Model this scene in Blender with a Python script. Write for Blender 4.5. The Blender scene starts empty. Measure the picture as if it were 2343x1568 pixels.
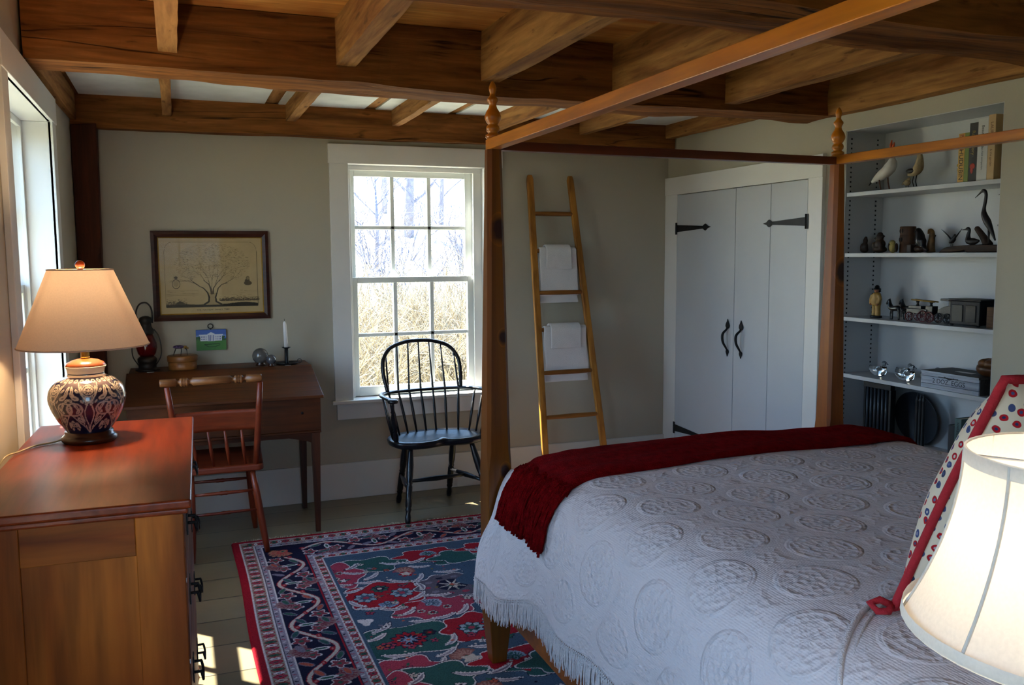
# Bedroom with a four-poster bed, slant-top desk and built-in shelves.
SKY_STRENGTH, SUN_STRENGTH = 5.6, 30.0
LAMP1, LAMP2 = 27.0, 3.0
EXPOSURE = 0.82
import bpy, math, random
import numpy as np
from mathutils import Vector, Matrix, noise

random.seed(7)
PI = math.pi
C = bpy.context.scene.collection
SC = bpy.context.scene


# ---------------------------------------------------------------- helpers
def lin(h):
    h = h.lstrip('#')
    o = []
    for i in (0, 2, 4):
        c = int(h[i:i + 2], 16) / 255
        o.append(c / 12.92 if c <= 0.04045 else ((c + 0.055) / 1.055) ** 2.4)
    return (o[0], o[1], o[2], 1.0)


def tag(o, label=None, cat=None, group=None, kind=None):
    if label: o['label'] = label
    if cat: o['category'] = cat
    if group: o['group'] = group
    if kind: o['kind'] = kind
    return o


def thing(name, loc, label, cat, group=None):
    o = bpy.data.objects.new(name, None)
    o.empty_display_size = 0.05
    C.objects.link(o)
    o.location = loc
    return tag(o, label, cat, group)


def world_loc(o):
    v = Vector((0, 0, 0))
    while o is not None:
        v = v + Vector(o.location)
        o = o.parent
    return v


def catmull(pts, n):
    """n+1 samples of a Catmull-Rom curve through pts (tuples of any size)"""
    P = [np.array(p, float) for p in pts]
    P = [2 * P[0] - P[1]] + P + [2 * P[-1] - P[-2]]
    m = len(pts) - 1
    out = []
    for k in range(n + 1):
        t = k / n * m
        i = min(int(t), m - 1)
        f = t - i
        a, b, c, d = P[i], P[i + 1], P[i + 2], P[i + 3]
        out.append(0.5 * (2 * b + (c - a) * f + (2 * a - 5 * b + 4 * c - d) * f * f + (3 * b - a - 3 * c + d) * f ** 3))
    return out


def smooth01(a, b, x):
    t = max(0.0, min(1.0, (x - a) / (b - a)))
    return t * t * (3 - 2 * t)


class MB:
    """collects shapes and links them as one mesh object"""
    def __init__(self):
        self.v = []; self.f = []; self.s = []; self.mi = []; self.m = 0; self.uv = None

    def add(self, vs, fs, smooth=False, M=None):
        b = len(self.v)
        if M is not None:
            vs = [M @ Vector(p) for p in vs]
        self.v.extend([tuple(p) for p in vs])
        for f in fs:
            self.f.append([b + i for i in f]); self.s.append(smooth); self.mi.append(self.m)
        return self

    def box(self, x0, x1, y0, y1, z0, z1, M=None):
        vs = [(x0, y0, z0), (x1, y0, z0), (x1, y1, z0), (x0, y1, z0), (x0, y0, z1), (x1, y0, z1), (x1, y1, z1), (x0, y1, z1)]
        return self.add(vs, [(0, 3, 2, 1), (4, 5, 6, 7), (0, 1, 5, 4), (1, 2, 6, 5), (2, 3, 7, 6), (3, 0, 4, 7)], False, M)

    def hexa(self, p):
        return self.add(p, [(0, 3, 2, 1), (4, 5, 6, 7), (0, 1, 5, 4), (1, 2, 6, 5), (2, 3, 7, 6), (3, 0, 4, 7)])

    def taper(self, c0, w0, d0, c1, w1, d1):
        """square leg from centre c0 (w0 x d0) to c1 (w1 x d1)"""
        p = []
        for c, w, d in ((c0, w0, d0), (c1, w1, d1)):
            p += [(c[0] - w / 2, c[1] - d / 2, c[2]), (c[0] + w / 2, c[1] - d / 2, c[2]), (c[0] + w / 2, c[1] + d / 2, c[2]), (c[0] - w / 2, c[1] + d / 2, c[2])]
        return self.hexa(p)

    def lathe(self, prof, o=(0, 0, 0), seg=32, M=None, smooth=True, sx=1, sy=1, caps=True):
        vs = []; fs = []
        n = len(prof)
        for r, z in prof:
            for k in range(seg):
                a = 2 * PI * k / seg
                vs.append((o[0] + r * sx * math.cos(a), o[1] + r * sy * math.sin(a), o[2] + z))
        for i in range(n - 1):
            for k in range(seg):
                k2 = (k + 1) % seg
                fs.append((i * seg + k, i * seg + k2, (i + 1) * seg + k2, (i + 1) * seg + k))
        self.add(vs, fs, smooth, M)
        if caps:
            b = len(self.v) - len(vs)
            if prof[0][0] > 1e-6:
                self.f.append([b + k for k in range(seg)][::-1]); self.s.append(False); self.mi.append(self.m)
            if prof[-1][0] > 1e-6:
                self.f.append([b + (n - 1) * seg + k for k in range(seg)]); self.s.append(False); self.mi.append(self.m)
        return self

    def tube(self, pts, r, seg=10, caps=True, flat=1.0, closed=False, smooth=True):
        P = [Vector(p) for p in pts]
        n = len(P)
        R = r if hasattr(r, '__len__') else [r] * n
        T = []
        for i in range(n):
            if closed:
                t = P[(i + 1) % n] - P[(i - 1) % n]
            else:
                t = P[min(i + 1, n - 1)] - P[max(i - 1, 0)]
            T.append(t.normalized() if t.length > 1e-9 else Vector((0, 0, 1)))
        up = Vector((0, 0, 1)) if abs(T[0].z) < 0.9 else Vector((0, 1, 0))
        N = (up - T[0] * up.dot(T[0])).normalized()
        vs = []
        for i in range(n):
            N = N - T[i] * N.dot(T[i])
            N = N.normalized() if N.length > 1e-9 else T[i].orthogonal().normalized()
            B = T[i].cross(N)
            for k in range(seg):
                a = 2 * PI * k / seg
                vs.append(P[i] + N * (R[i] * math.cos(a) * flat) + B * (R[i] * math.sin(a)))
        fs = []
        m = n if closed else n - 1
        for i in range(m):
            j = (i + 1) % n
            for k in range(seg):
                k2 = (k + 1) % seg
                fs.append((i * seg + k, i * seg + k2, j * seg + k2, j * seg + k))
        b = len(self.v)
        self.add(vs, fs, smooth)
        if caps and not closed:
            self.f.append([b + k for k in range(seg)][::-1]); self.s.append(False); self.mi.append(self.m)
            self.f.append([b + (n - 1) * seg + k for k in range(seg)]); self.s.append(False); self.mi.append(self.m)
        return self

    def turned(self, a, b, prof, seg=14):
        """turned spindle from a to b; prof = list of (t, r)"""
        A = Vector(a); D = Vector(b) - A
        return self.tube([A + D * t for t, r in prof], [r for t, r in prof], seg)

    def prism(self, poly, d0, d1, M=None, smooth=False):
        """polygon (x, y) extruded along z from d0 to d1"""
        n = len(poly)
        vs = [(x, y, d0) for x, y in poly] + [(x, y, d1) for x, y in poly]
        fs = [tuple(range(n))[::-1], tuple(range(n, 2 * n))]
        fs += [(i, (i + 1) % n, n + (i + 1) % n, n + i) for i in range(n)]
        return self.add(vs, fs, smooth, M)

    def ball(self, c, r, seg=20, rings=12, M=None):
        rx, ry, rz = r if hasattr(r, '__len__') else (r, r, r)
        vs = []
        for i in range(rings + 1):
            t = PI * i / rings
            for k in range(seg):
                a = 2 * PI * k / seg
                vs.append((c[0] + rx * math.sin(t) * math.cos(a), c[1] + ry * math.sin(t) * math.sin(a), c[2] - rz * math.cos(t)))
        fs = []
        for i in range(rings):
            for k in range(seg):
                k2 = (k + 1) % seg
                fs.append((i * seg + k, i * seg + k2, (i + 1) * seg + k2, (i + 1) * seg + k))
        return self.add(vs, fs, True, M)

    def grid(self, fn, nu, nv, uv=None, smooth=True, flip=False):
        vs = []; fs = []
        for i in range(nu + 1):
            for j in range(nv + 1):
                vs.append(fn(i / nu, j / nv))
        w = nv + 1
        for i in range(nu):
            for j in range(nv):
                q = (i * w + j, (i + 1) * w + j, (i + 1) * w + j + 1, i * w + j + 1)
                fs.append(q[::-1] if flip else q)
        if uv is not None:
            if self.uv is None: self.uv = {}
            b = len(self.v)
            for i in range(nu + 1):
                for j in range(nv + 1):
                    self.uv[b + i * w + j] = uv(i / nu, j / nv)
        return self.add(vs, fs, smooth)

    def build(self, name, mat, parent=None, loc=None, bevel=0.0, sub=0, remesh=0.0, bseg=2, solid=0.0):
        me = bpy.data.meshes.new(name)
        if parent is not None:
            L = world_loc(parent)
        else:
            L = Vector(loc) if loc is not None else Vector((0, 0, 0))
        V = np.array(self.v, dtype=np.float64).reshape(-1, 3) - np.array(L)
        me.from_pydata([tuple(p) for p in V], [], self.f)
        me.polygons.foreach_set('use_smooth', self.s)
        mats = mat if isinstance(mat, (list, tuple)) else [mat]
        for m in mats: me.materials.append(m)
        me.polygons.foreach_set('material_index', self.mi)
        if self.uv:
            ul = me.uv_layers.new(name='UVMap')
            li = np.zeros(len(me.loops), dtype=np.int32); me.loops.foreach_get('vertex_index', li)
            ul.data.foreach_set('uv', np.array([self.uv.get(int(i), (0, 0)) for i in li], dtype=np.float32).ravel())
        me.validate(clean_customdata=False); me.update()
        o = bpy.data.objects.new(name, me)
        C.objects.link(o)
        if parent is not None: o.parent = parent
        else: o.location = L
        if remesh:
            m = o.modifiers.new('remesh', 'REMESH'); m.mode = 'VOXEL'; m.voxel_size = remesh; m.use_smooth_shade = True
            m = o.modifiers.new('smooth', 'SMOOTH'); m.iterations = 3; m.factor = 0.5
        if solid:
            m = o.modifiers.new('solid', 'SOLIDIFY'); m.thickness = solid; m.offset = 0
        if bevel:
            m = o.modifiers.new('bevel', 'BEVEL'); m.width = bevel; m.segments = bseg; m.limit_method = 'ANGLE'; m.angle_limit = 0.6
            m.harden_normals = False
        if sub:
            m = o.modifiers.new('sub', 'SUBSURF'); m.levels = sub; m.render_levels = sub
        return o


def structure(o):
    o['kind'] = 'structure'
    return o


def colour_mesh(name, X, Y, Z, rgb, mat, parent=None, loc=None):
    """grid mesh from 2-D arrays with a point colour attribute 'pattern'"""
    nr, nc = X.shape
    L = np.array(world_loc(parent)) if parent is not None else np.array(loc if loc is not None else (0, 0, 0), float)
    co = np.stack([X - L[0], Y - L[1], Z - L[2]], -1).reshape(-1, 3).astype(np.float32)
    idx = np.arange(nr * nc).reshape(nr, nc)
    q = np.stack([idx[:-1, :-1], idx[:-1, 1:], idx[1:, 1:], idx[1:, :-1]], -1).reshape(-1, 4)
    me = bpy.data.meshes.new(name)
    me.vertices.add(nr * nc); me.vertices.foreach_set('co', co.ravel())
    me.loops.add(q.size); me.loops.foreach_set('vertex_index', q.ravel().astype(np.int32))
    me.polygons.add(len(q)); me.polygons.foreach_set('loop_start', (np.arange(len(q)) * 4).astype(np.int32))
    me.polygons.foreach_set('use_smooth', np.ones(len(q), dtype=bool))
    me.update(calc_edges=True)
    a = me.color_attributes.new('pattern', 'FLOAT_COLOR', 'POINT')
    col = np.concatenate([rgb.reshape(-1, 3), np.ones((nr * nc, 1))], 1).astype(np.float32)
    a.data.foreach_set('color', col.ravel())
    me.materials.append(mat)
    o = bpy.data.objects.new(name, me); C.objects.link(o)
    if parent is not None: o.parent = parent
    else: o.location = Vector(L)
    return o


class Canvas:
    """tiny raster painter for woven and glazed patterns; coordinates in metres"""
    def __init__(self, x0, x1, y0, y1, res, base):
        self.x0, self.y0, self.res = x0, y0, res
        self.w = int(round((x1 - x0) / res)); self.h = int(round((y1 - y0) / res))
        self.a = np.empty((self.h, self.w, 3), np.float32); self.a[:] = base[:3]

    def _win(self, xa, xb, ya, yb):
        i0 = max(0, int((xa - self.x0) / self.res) - 1); i1 = min(self.w, int((xb - self.x0) / self.res) + 2)
        j0 = max(0, int((ya - self.y0) / self.res) - 1); j1 = min(self.h, int((yb - self.y0) / self.res) + 2)
        if i1 <= i0 or j1 <= j0: return None
        xs = self.x0 + (np.arange(i0, i1) + 0.5) * self.res; ys = self.y0 + (np.arange(j0, j1) + 0.5) * self.res
        return i0, i1, j0, j1, xs[None, :], ys[:, None]

    def _put(self, w, m, c):
        self.a[w[2]:w[3], w[0]:w[1]][m] = c[:3]

    def rect(self, xa, xb, ya, yb, c):
        w = self._win(xa, xb, ya, yb)
        if w is None: return
        self._put(w, (w[4] >= xa) & (w[4] < xb) & (w[5] >= ya) & (w[5] < yb), c)

    def ell(self, cx, cy, rx, ry, c, ang=0.0, lobes=0, amp=0.0, ph=0.0):
        R = max(rx, ry) * (1 + abs(amp))
        w = self._win(cx - R, cx + R, cy - R, cy + R)
        if w is None: return
        dx, dy = w[4] - cx, w[5] - cy
        ca, sa = math.cos(ang), math.sin(ang)
        u = (dx * ca + dy * sa) / rx; v = (-dx * sa + dy * ca) / ry
        r = np.sqrt(u * u + v * v)
        lim = 1.0
        if lobes: lim = 1.0 + amp * np.cos(lobes * (np.arctan2(v, u) + ph))
        self._put(w, r < lim, c)

    def ring(self, cx, cy, rx, ry, t, c, a0=None, a1=None):
        w = self._win(cx - rx - t, cx + rx + t, cy - ry - t, cy + ry + t)
        if w is None: return
        u = (w[4] - cx) / rx; v = (w[5] - cy) / ry
        r = np.sqrt(u * u + v * v)
        m = np.abs(r - 1) < t / min(rx, ry) / 2
        if a0 is not None:
            a = np.arctan2(v, u)
            m &= (a > a0) & (a < a1)
        self._put(w, m, c)

    def poly(self, pts, c):
        xs = [p[0] for p in pts]; ys = [p[1] for p in pts]
        w = self._win(min(xs), max(xs), min(ys), max(ys))
        if w is None: return
        ins = np.zeros((w[3] - w[2], w[1] - w[0]), bool)
        n = len(pts)
        for i in range(n):
            xa, ya = pts[i]; xb, yb = pts[(i + 1) % n]
            if ya == yb: continue
            cond = ((ya > w[5]) != (yb > w[5])) & (w[4] < (xb - xa) * (w[5] - ya) / (yb - ya) + xa)
            ins ^= cond
        self._put(w, ins, c)

    def line(self, pts, t, c):
        """stroke; t may be a number or a list of widths"""
        n = len(pts)
        T = t if hasattr(t, '__len__') else [t] * n
        for i in range(n - 1):
            xa, ya = pts[i]; xb, yb = pts[i + 1]
            h = max(T[i], T[i + 1]) / 2
            w = self._win(min(xa, xb) - h, max(xa, xb) + h, min(ya, yb) - h, max(ya, yb) + h)
            if w is None: continue
            dx, dy = xb - xa, yb - ya
            L = dx * dx + dy * dy + 1e-12
            s = np.clip(((w[4] - xa) * dx + (w[5] - ya) * dy) / L, 0, 1)
            d = np.sqrt((w[4] - xa - s * dx) ** 2 + (w[5] - ya - s * dy) ** 2)
            self._put(w, d < (T[i] + (T[i + 1] - T[i]) * s) / 2, c)

    def sample(self, X, Y):
        i = np.clip(((X - self.x0) / self.res).astype(int), 0, self.w - 1)
        j = np.clip(((Y - self.y0) / self.res).astype(int), 0, self.h - 1)
        return self.a[j, i]


# ---------------------------------------------------------------- materials
def new_mat(name):
    m = bpy.data.materials.new(name); m.use_nodes = True
    nt = m.node_tree
    b = nt.nodes.get('Principled BSDF')
    return m, nt, b


def node(nt, t, **kw):
    n = nt.nodes.new(t)
    for k, v in kw.items():
        if k.startswith('in_'):
            key = k[3:]
            key = int(key) if key.isdigit() else key
            n.inputs[key].default_value = v
        else:
            setattr(n, k, v)
    return n


def ramp(nt, stops, fac):
    r = nt.nodes.new('ShaderNodeValToRGB')
    e = r.color_ramp.elements
    e[0].position, e[0].color = stops[0]
    e[1].position, e[1].color = stops[-1]
    for p, c in stops[1:-1]:
        x = e.new(p); x.color = c
    nt.links.new(fac, r.inputs[0])
    return r.outputs[0]


def mixc(nt, fac, a, b, mode='MIX'):
    n = nt.nodes.new('ShaderNodeMix'); n.data_type = 'RGBA'; n.blend_type = mode
    for sock, val in ((n.inputs[0], fac), (n.inputs[6], a), (n.inputs[7], b)):
        if hasattr(val, 'is_output'): nt.links.new(val, sock)
        else: sock.default_value = val
    return n.outputs[2]


def math_n(nt, op, a, b=None, clamp=False):
    n = nt.nodes.new('ShaderNodeMath'); n.operation = op; n.use_clamp = clamp
    for i, v in enumerate((a, b)):
        if v is None: continue
        if hasattr(v, 'is_output'): nt.links.new(v, n.inputs[i])
        else: n.inputs[i].default_value = v
    return n.outputs[0]


def plain(name, col, rough=0.5, metal=0.0, spec=0.5, vary=0.06, vscale=4.0, bump=0.0, bscale=60.0, coat=0.0, sheen=0.0):
    """a plain coloured surface with a little procedural unevenness"""
    m, nt, b = new_mat(name)
    tc = node(nt, 'ShaderNodeTexCoord')
    n1 = node(nt, 'ShaderNodeTexNoise', in_Scale=vscale, in_Detail=4.0)
    nt.links.new(tc.outputs['Object'], n1.inputs['Vector'])
    d = tuple(c * (1 - vary) for c in col[:3]) + (1,); l = tuple(min(1, c * (1 + vary)) for c in col[:3]) + (1,)
    nt.links.new(ramp(nt, [(0.3, d), (0.7, l)], n1.outputs[0]), b.inputs['Base Color'])
    b.inputs['Roughness'].default_value = rough
    b.inputs['Metallic'].default_value = metal
    b.inputs['Specular IOR Level'].default_value = spec
    b.inputs['Coat Weight'].default_value = coat
    b.inputs['Sheen Weight'].default_value = sheen
    if bump:
        n2 = node(nt, 'ShaderNodeTexNoise', in_Scale=bscale, in_Detail=3.0)
        nt.links.new(tc.outputs['Object'], n2.inputs['Vector'])
        bp = node(nt, 'ShaderNodeBump', in_Strength=bump, in_Distance=0.01)
        nt.links.new(n2.outputs[0], bp.inputs['Height'])
        nt.links.new(bp.outputs[0], b.inputs['Normal'])
    return m


def wood(name, dark, light, axis='x', scale=1.0, rough=0.45, cracks=0.0, knots=0.0, spec=0.4, coat=0.0, bump=0.15, stain=None, grain=0.72):
    """wood with the grain along one axis; optional dark cracks, knots and patchy stain"""
    m, nt, b = new_mat(name)
    tc = node(nt, 'ShaderNodeTexCoord')
    s = {'x': (1.2, 14, 14), 'y': (14, 1.2, 14), 'z': (14, 14, 1.2)}[axis]
    mp = node(nt, 'ShaderNodeMapping'); mp.inputs['Scale'].default_value = tuple(k * scale for k in s)
    nt.links.new(tc.outputs['Object'], mp.inputs['Vector'])
    n1 = node(nt, 'ShaderNodeTexNoise', in_Scale=1.0, in_Detail=6.0, in_Roughness=0.6, in_Distortion=0.8)
    nt.links.new(mp.outputs[0], n1.inputs['Vector'])
    n2 = node(nt, 'ShaderNodeTexNoise', in_Scale=5.0, in_Detail=3.0, in_Distortion=0.2)
    nt.links.new(mp.outputs[0], n2.inputs['Vector'])
    mid = tuple((a + c) / 2 for a, c in zip(dark, light))
    col = ramp(nt, [(0.32, dark), (0.5, mid), (0.68, light)], n1.outputs[0])
    g = ramp(nt, [(0.35, (grain, grain, grain, 1)), (0.6, (1, 1, 1, 1))], n2.outputs[0])
    col = mixc(nt, 1.0, col, g, 'MULTIPLY')
    big = node(nt, 'ShaderNodeTexNoise', in_Scale=1.7, in_Detail=3.0)
    nt.links.new(tc.outputs['Object'], big.inputs['Vector'])
    if stain:
        col = mixc(nt, ramp(nt, [(0.42, (0, 0, 0, 1)), (0.62, (1, 1, 1, 1))], big.outputs[0]), col, stain)
    if knots:
        v = node(nt, 'ShaderNodeTexVoronoi', in_Scale=knots, in_Randomness=1.0)
        kmp = node(nt, 'ShaderNodeMapping')
        ks = {'x': (0.7, 1.3, 1.3), 'y': (1.3, 0.7, 1.3), 'z': (1.3, 1.3, 0.7)}[axis]
        kmp.inputs['Scale'].default_value = ks
        nt.links.new(tc.outputs['Object'], kmp.inputs['Vector']); nt.links.new(kmp.outputs[0], v.inputs['Vector'])
        kd = ramp(nt, [(0.06, (1, 1, 1, 1)), (0.12, (0.45, 0.45, 0.45, 1)), (0.2, (0, 0, 0, 1))], v.outputs['Distance'])
        col = mixc(nt, kd, col, tuple(c * 0.25 for c in dark[:3]) + (1,))
    h = n2.outputs[0]
    if cracks:
        cm = node(nt, 'ShaderNodeMapping')
        cs = {'x': (0.55, 9, 9), 'y': (9, 0.55, 9), 'z': (9, 9, 0.55)}[axis]
        cm.inputs['Scale'].default_value = cs
        nt.links.new(tc.outputs['Object'], cm.inputs['Vector'])
        n3 = node(nt, 'ShaderNodeTexNoise', in_Scale=1.3, in_Detail=2.0, in_Distortion=0.5)
        nt.links.new(cm.outputs[0], n3.inputs['Vector'])
        k = ramp(nt, [(0.485, (0, 0, 0, 1)), (0.5, (1, 1, 1, 1)), (0.515, (0, 0, 0, 1))], n3.outputs[0])
        gate = ramp(nt, [(0.5, (0, 0, 0, 1)), (0.6, (cracks, cracks, cracks, 1))], big.outputs[0])
        kk = mixc(nt, 1.0, k, gate, 'MULTIPLY')
        col = mixc(nt, kk, col, tuple(c * 0.12 for c in dark[:3]) + (1,))
        # weathered pits
        n4 = node(nt, 'ShaderNodeTexNoise', in_Scale=22.0, in_Detail=4.0)
        am = node(nt, 'ShaderNodeMapping'); am.inputs['Scale'].default_value = tuple(0.25 if q < 1 else 1 for q in cs)
        nt.links.new(tc.outputs['Object'], am.inputs['Vector']); nt.links.new(am.outputs[0], n4.inputs['Vector'])
        col = mixc(nt, ramp(nt, [(0.3, (0.6, 0.6, 0.6, 1)), (0.36, (0, 0, 0, 1))], n4.outputs[0]), col, tuple(c * 0.35 for c in dark[:3]) + (1,))
        h = math_n(nt, 'SUBTRACT', h, kk)
    nt.links.new(col, b.inputs['Base Color'])
    b.inputs['Roughness'].default_value = rough
    b.inputs['Specular IOR Level'].default_value = spec
    b.inputs['Coat Weight'].default_value = coat
    b.inputs['Coat Roughness'].default_value = 0.25
    if bump:
        bp = node(nt, 'ShaderNodeBump', in_Strength=bump, in_Distance=0.004)
        nt.links.new(h, bp.inputs['Height']); nt.links.new(bp.outputs[0], b.inputs['Normal'])
    return m


def pattern_mat(name, rough=0.5, spec=0.5, coat=0.0, pile=0.0):
    m, nt, b = new_mat(name)
    a = node(nt, 'ShaderNodeAttribute', attribute_name='pattern')
    col = a.outputs['Color']
    tc = node(nt, 'ShaderNodeTexCoord')
    n = node(nt, 'ShaderNodeTexNoise', in_Scale=180.0 if pile else 20.0, in_Detail=2.0)
    nt.links.new(tc.outputs['Object'], n.inputs['Vector'])
    k = 0.35 if pile else 0.08
    g = ramp(nt, [(0.3, (1 - k,) * 3 + (1,)), (0.7, (1, 1, 1, 1))], n.outputs[0])
    nt.links.new(mixc(nt, 1.0, col, g, 'MULTIPLY'), b.inputs['Base Color'])
    b.inputs['Roughness'].default_value = rough; b.inputs['Specular IOR Level'].default_value = spec
    b.inputs['Coat Weight'].default_value = coat; b.inputs['Coat Roughness'].default_value = 0.08
    if pile:
        bp = node(nt, 'ShaderNodeBump', in_Strength=0.6, in_Distance=0.004)
        nt.links.new(n.outputs[0], bp.inputs['Height']); nt.links.new(bp.outputs[0], b.inputs['Normal'])
    return m


def glass_mat(name, col=(1, 1, 1, 1), rough=0.0, ior=1.45):
    m, nt, b = new_mat(name)
    b.inputs['Base Color'].default_value = col
    b.inputs['Roughness'].default_value = rough
    b.inputs['IOR'].default_value = ior
    b.inputs['Transmission Weight'].default_value = 1.0
    return m


def pane_mat(name, mirror):
    """thin window glass: mostly clear with a faint mirror"""
    m, nt, b = new_mat(name)
    out = nt.nodes.get('Material Output')
    tr = node(nt, 'ShaderNodeBsdfTransparent'); tr.inputs[0].default_value = (0.97, 0.99, 0.98, 1)
    gl = node(nt, 'ShaderNodeBsdfGlossy', in_Roughness=0.02)
    lw = node(nt, 'ShaderNodeLayerWeight', in_Blend=0.5)
    fr = math_n(nt, 'ADD', math_n(nt, 'MULTIPLY', math_n(nt, 'POWER', lw.outputs['Facing'], 5.0), 0.5), mirror)
    mx = node(nt, 'ShaderNodeMixShader')
    nt.links.new(fr, mx.inputs[0]); nt.links.new(tr.outputs[0], mx.inputs[1]); nt.links.new(gl.outputs[0], mx.inputs[2])
    nt.links.new(mx.outputs[0], out.inputs[0])
    return m


def shade_mat(name, col, trans=0.55):
    """lamp shade cloth: lets part of the bulb's light through"""
    m, nt, b = new_mat(name)
    out = nt.nodes.get('Material Output')
    tc = node(nt, 'ShaderNodeTexCoord')
    n = node(nt, 'ShaderNodeTexNoise', in_Scale=260.0, in_Detail=2.0)
    nt.links.new(tc.outputs['Object'], n.inputs['Vector'])
    c = ramp(nt, [(0.3, tuple(x * 0.93 for x in col[:3]) + (1,)), (0.7, col)], n.outputs[0])
    di = node(nt, 'ShaderNodeBsdfDiffuse'); tl = node(nt, 'ShaderNodeBsdfTranslucent')
    nt.links.new(c, di.inputs[0]); nt.links.new(c, tl.inputs[0])
    mx = node(nt, 'ShaderNodeMixShader'); mx.inputs[0].default_value = trans
    nt.links.new(di.outputs[0], mx.inputs[1]); nt.links.new(tl.outputs[0], mx.inputs[2])
    nt.links.new(mx.outputs[0], out.inputs[0])
    return m


def glow_mat(name, col, strength):
    m, nt, b = new_mat(name)
    b.inputs['Base Color'].default_value = col
    b.inputs['Emission Color'].default_value = col
    b.inputs['Emission Strength'].default_value = strength
    return m


WALL = plain('wall_paint', lin('#b0a998'), 0.75, vary=0.02, vscale=1.5, bump=0.04, bscale=90, spec=0.25)
TRIM = plain('trim_paint', lin('#dcdad6'), 0.4, vary=0.02, bump=0.02, bscale=40)
WHITE = plain('white_paint', lin('#d2d2d0'), 0.35, vary=0.02, bump=0.02, bscale=30)
RECESS_SHADED = plain('recess_paint_shaded', lin('#b6b8ba'), 0.4, vary=0.02, bump=0.02, bscale=30)  # darker copy of the white paint; the recess's shade is put into its colour
SASHW = plain('sash_paint', lin('#e2e6e2'), 0.35, vary=0.02)
BEAM_X = wood('hewn_beam_x', lin('#5f3518'), lin('#a06632'), 'x', 0.8, 0.8, cracks=1.0, spec=0.15, bump=0.5)
BEAM_Y = wood('sawn_joist_y', lin('#7a4c27'), lin('#b8854c'), 'y', 0.8, 0.8, cracks=0.5, spec=0.15, bump=0.4)
BEAM_Z = wood('post_z', lin('#3a1d0f'), lin('#5c301a'), 'z', 0.8, 0.7, cracks=0.6, spec=0.2, bump=0.3)
BOARD_C = wood('ceiling_boards', lin('#b0682a'), lin('#eaae58'), 'x', 0.7, 0.75, cracks=0.5, spec=0.2, bump=0.4, stain=lin('#9a5a26'))
PINE_Z = wood('honey_pine_z', lin('#a85a0e'), lin('#e08c1e'), 'z', 0.5, 0.32, knots=0, spec=0.5, coat=0.1, bump=0.05)
PINE_X = wood('honey_pine_x', lin('#7a3c0c'), lin('#b06416'), 'x', 0.5, 0.32, spec=0.5, coat=0.3, bump=0.05)
PINE_Y = wood('honey_pine_y', lin('#a85a0c'), lin('#e08c1c'), 'y', 0.5, 0.32, spec=0.5, coat=0.1, bump=0.05)
CHEST_T = wood('cherry_top', lin('#6a220a'), lin('#9e4016'), 'y', 0.6, 0.36, spec=0.35, coat=0.12, bump=0.03)
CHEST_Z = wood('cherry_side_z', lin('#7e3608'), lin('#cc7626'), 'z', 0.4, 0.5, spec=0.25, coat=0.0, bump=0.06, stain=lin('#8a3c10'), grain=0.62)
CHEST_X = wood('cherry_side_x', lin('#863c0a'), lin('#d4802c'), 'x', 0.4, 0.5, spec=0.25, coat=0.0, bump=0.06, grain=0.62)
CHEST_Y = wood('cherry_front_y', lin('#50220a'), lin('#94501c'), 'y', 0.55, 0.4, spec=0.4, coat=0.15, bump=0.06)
DESK_X = wood('old_desk_x', lin('#3a1a09'), lin('#703a14'), 'x', 0.7, 0.45, spec=0.25, coat=0.0, bump=0.08, stain=lin('#42200c'))
DESK_Z = wood('old_desk_z', lin('#341808'), lin('#5e3012'), 'z', 0.7, 0.45, spec=0.4, bump=0.08)
RED_Z = wood('red_stain_z', lin('#5a1d0e'), lin('#863718'), 'z', 0.8, 0.4, spec=0.4, coat=0.1, bump=0.05)
RED_X = wood('red_stain_x', lin('#5a1d0e'), lin('#863718'), 'x', 0.8, 0.4, spec=0.4, coat=0.1, bump=0.05)
BLACKP = plain('black_paint', lin('#121215'), 0.3, vary=0.25, vscale=9, bump=0.05)
IRON = plain('black_iron', lin('#151416'), 0.5, metal=0.3, vary=0.3, vscale=20, bump=0.1)
LADDER_Z = wood('ladder_wood', lin('#85521c'), lin('#b98032'), 'z', 0.7, 0.5, spec=0.3, bump=0.08)
LADDER_X = wood('ladder_rung_wood', lin('#6d3f17'), lin('#9a6528'), 'x', 0.7, 0.5, spec=0.3, bump=0.08)
TOWEL = plain('white_terry', lin('#e8e6e6'), 0.95, spec=0.1, vary=0.03, bump=0.7, bscale=420, sheen=0.3)
BRASS = plain('brass', lin('#c89b4a'), 0.22, metal=1.0, vary=0.05)
GILT = plain('gilt', lin('#b8913e'), 0.35, metal=0.8, vary=0.1, vscale=30)
FRAMEM = wood('mahogany_frame', lin('#2c120c'), lin('#4a2014'), 'x', 1.5, 0.35, spec=0.4, coat=0.2, bump=0.03)
CARVED = wood('dark_carving', lin('#1c120c'), lin('#3a271a'), 'z', 2.0, 0.5, spec=0.3, bump=0.15)
PANE = pane_mat('window_glass', 0.03)
GLAZING = pane_mat('picture_glass', 0.006)
# ---------------------------------------------------------------- the setting
XL, XR, YB, YF = -0.49, 3.21, 5.31, -1.10
FLOOR_M = None


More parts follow.
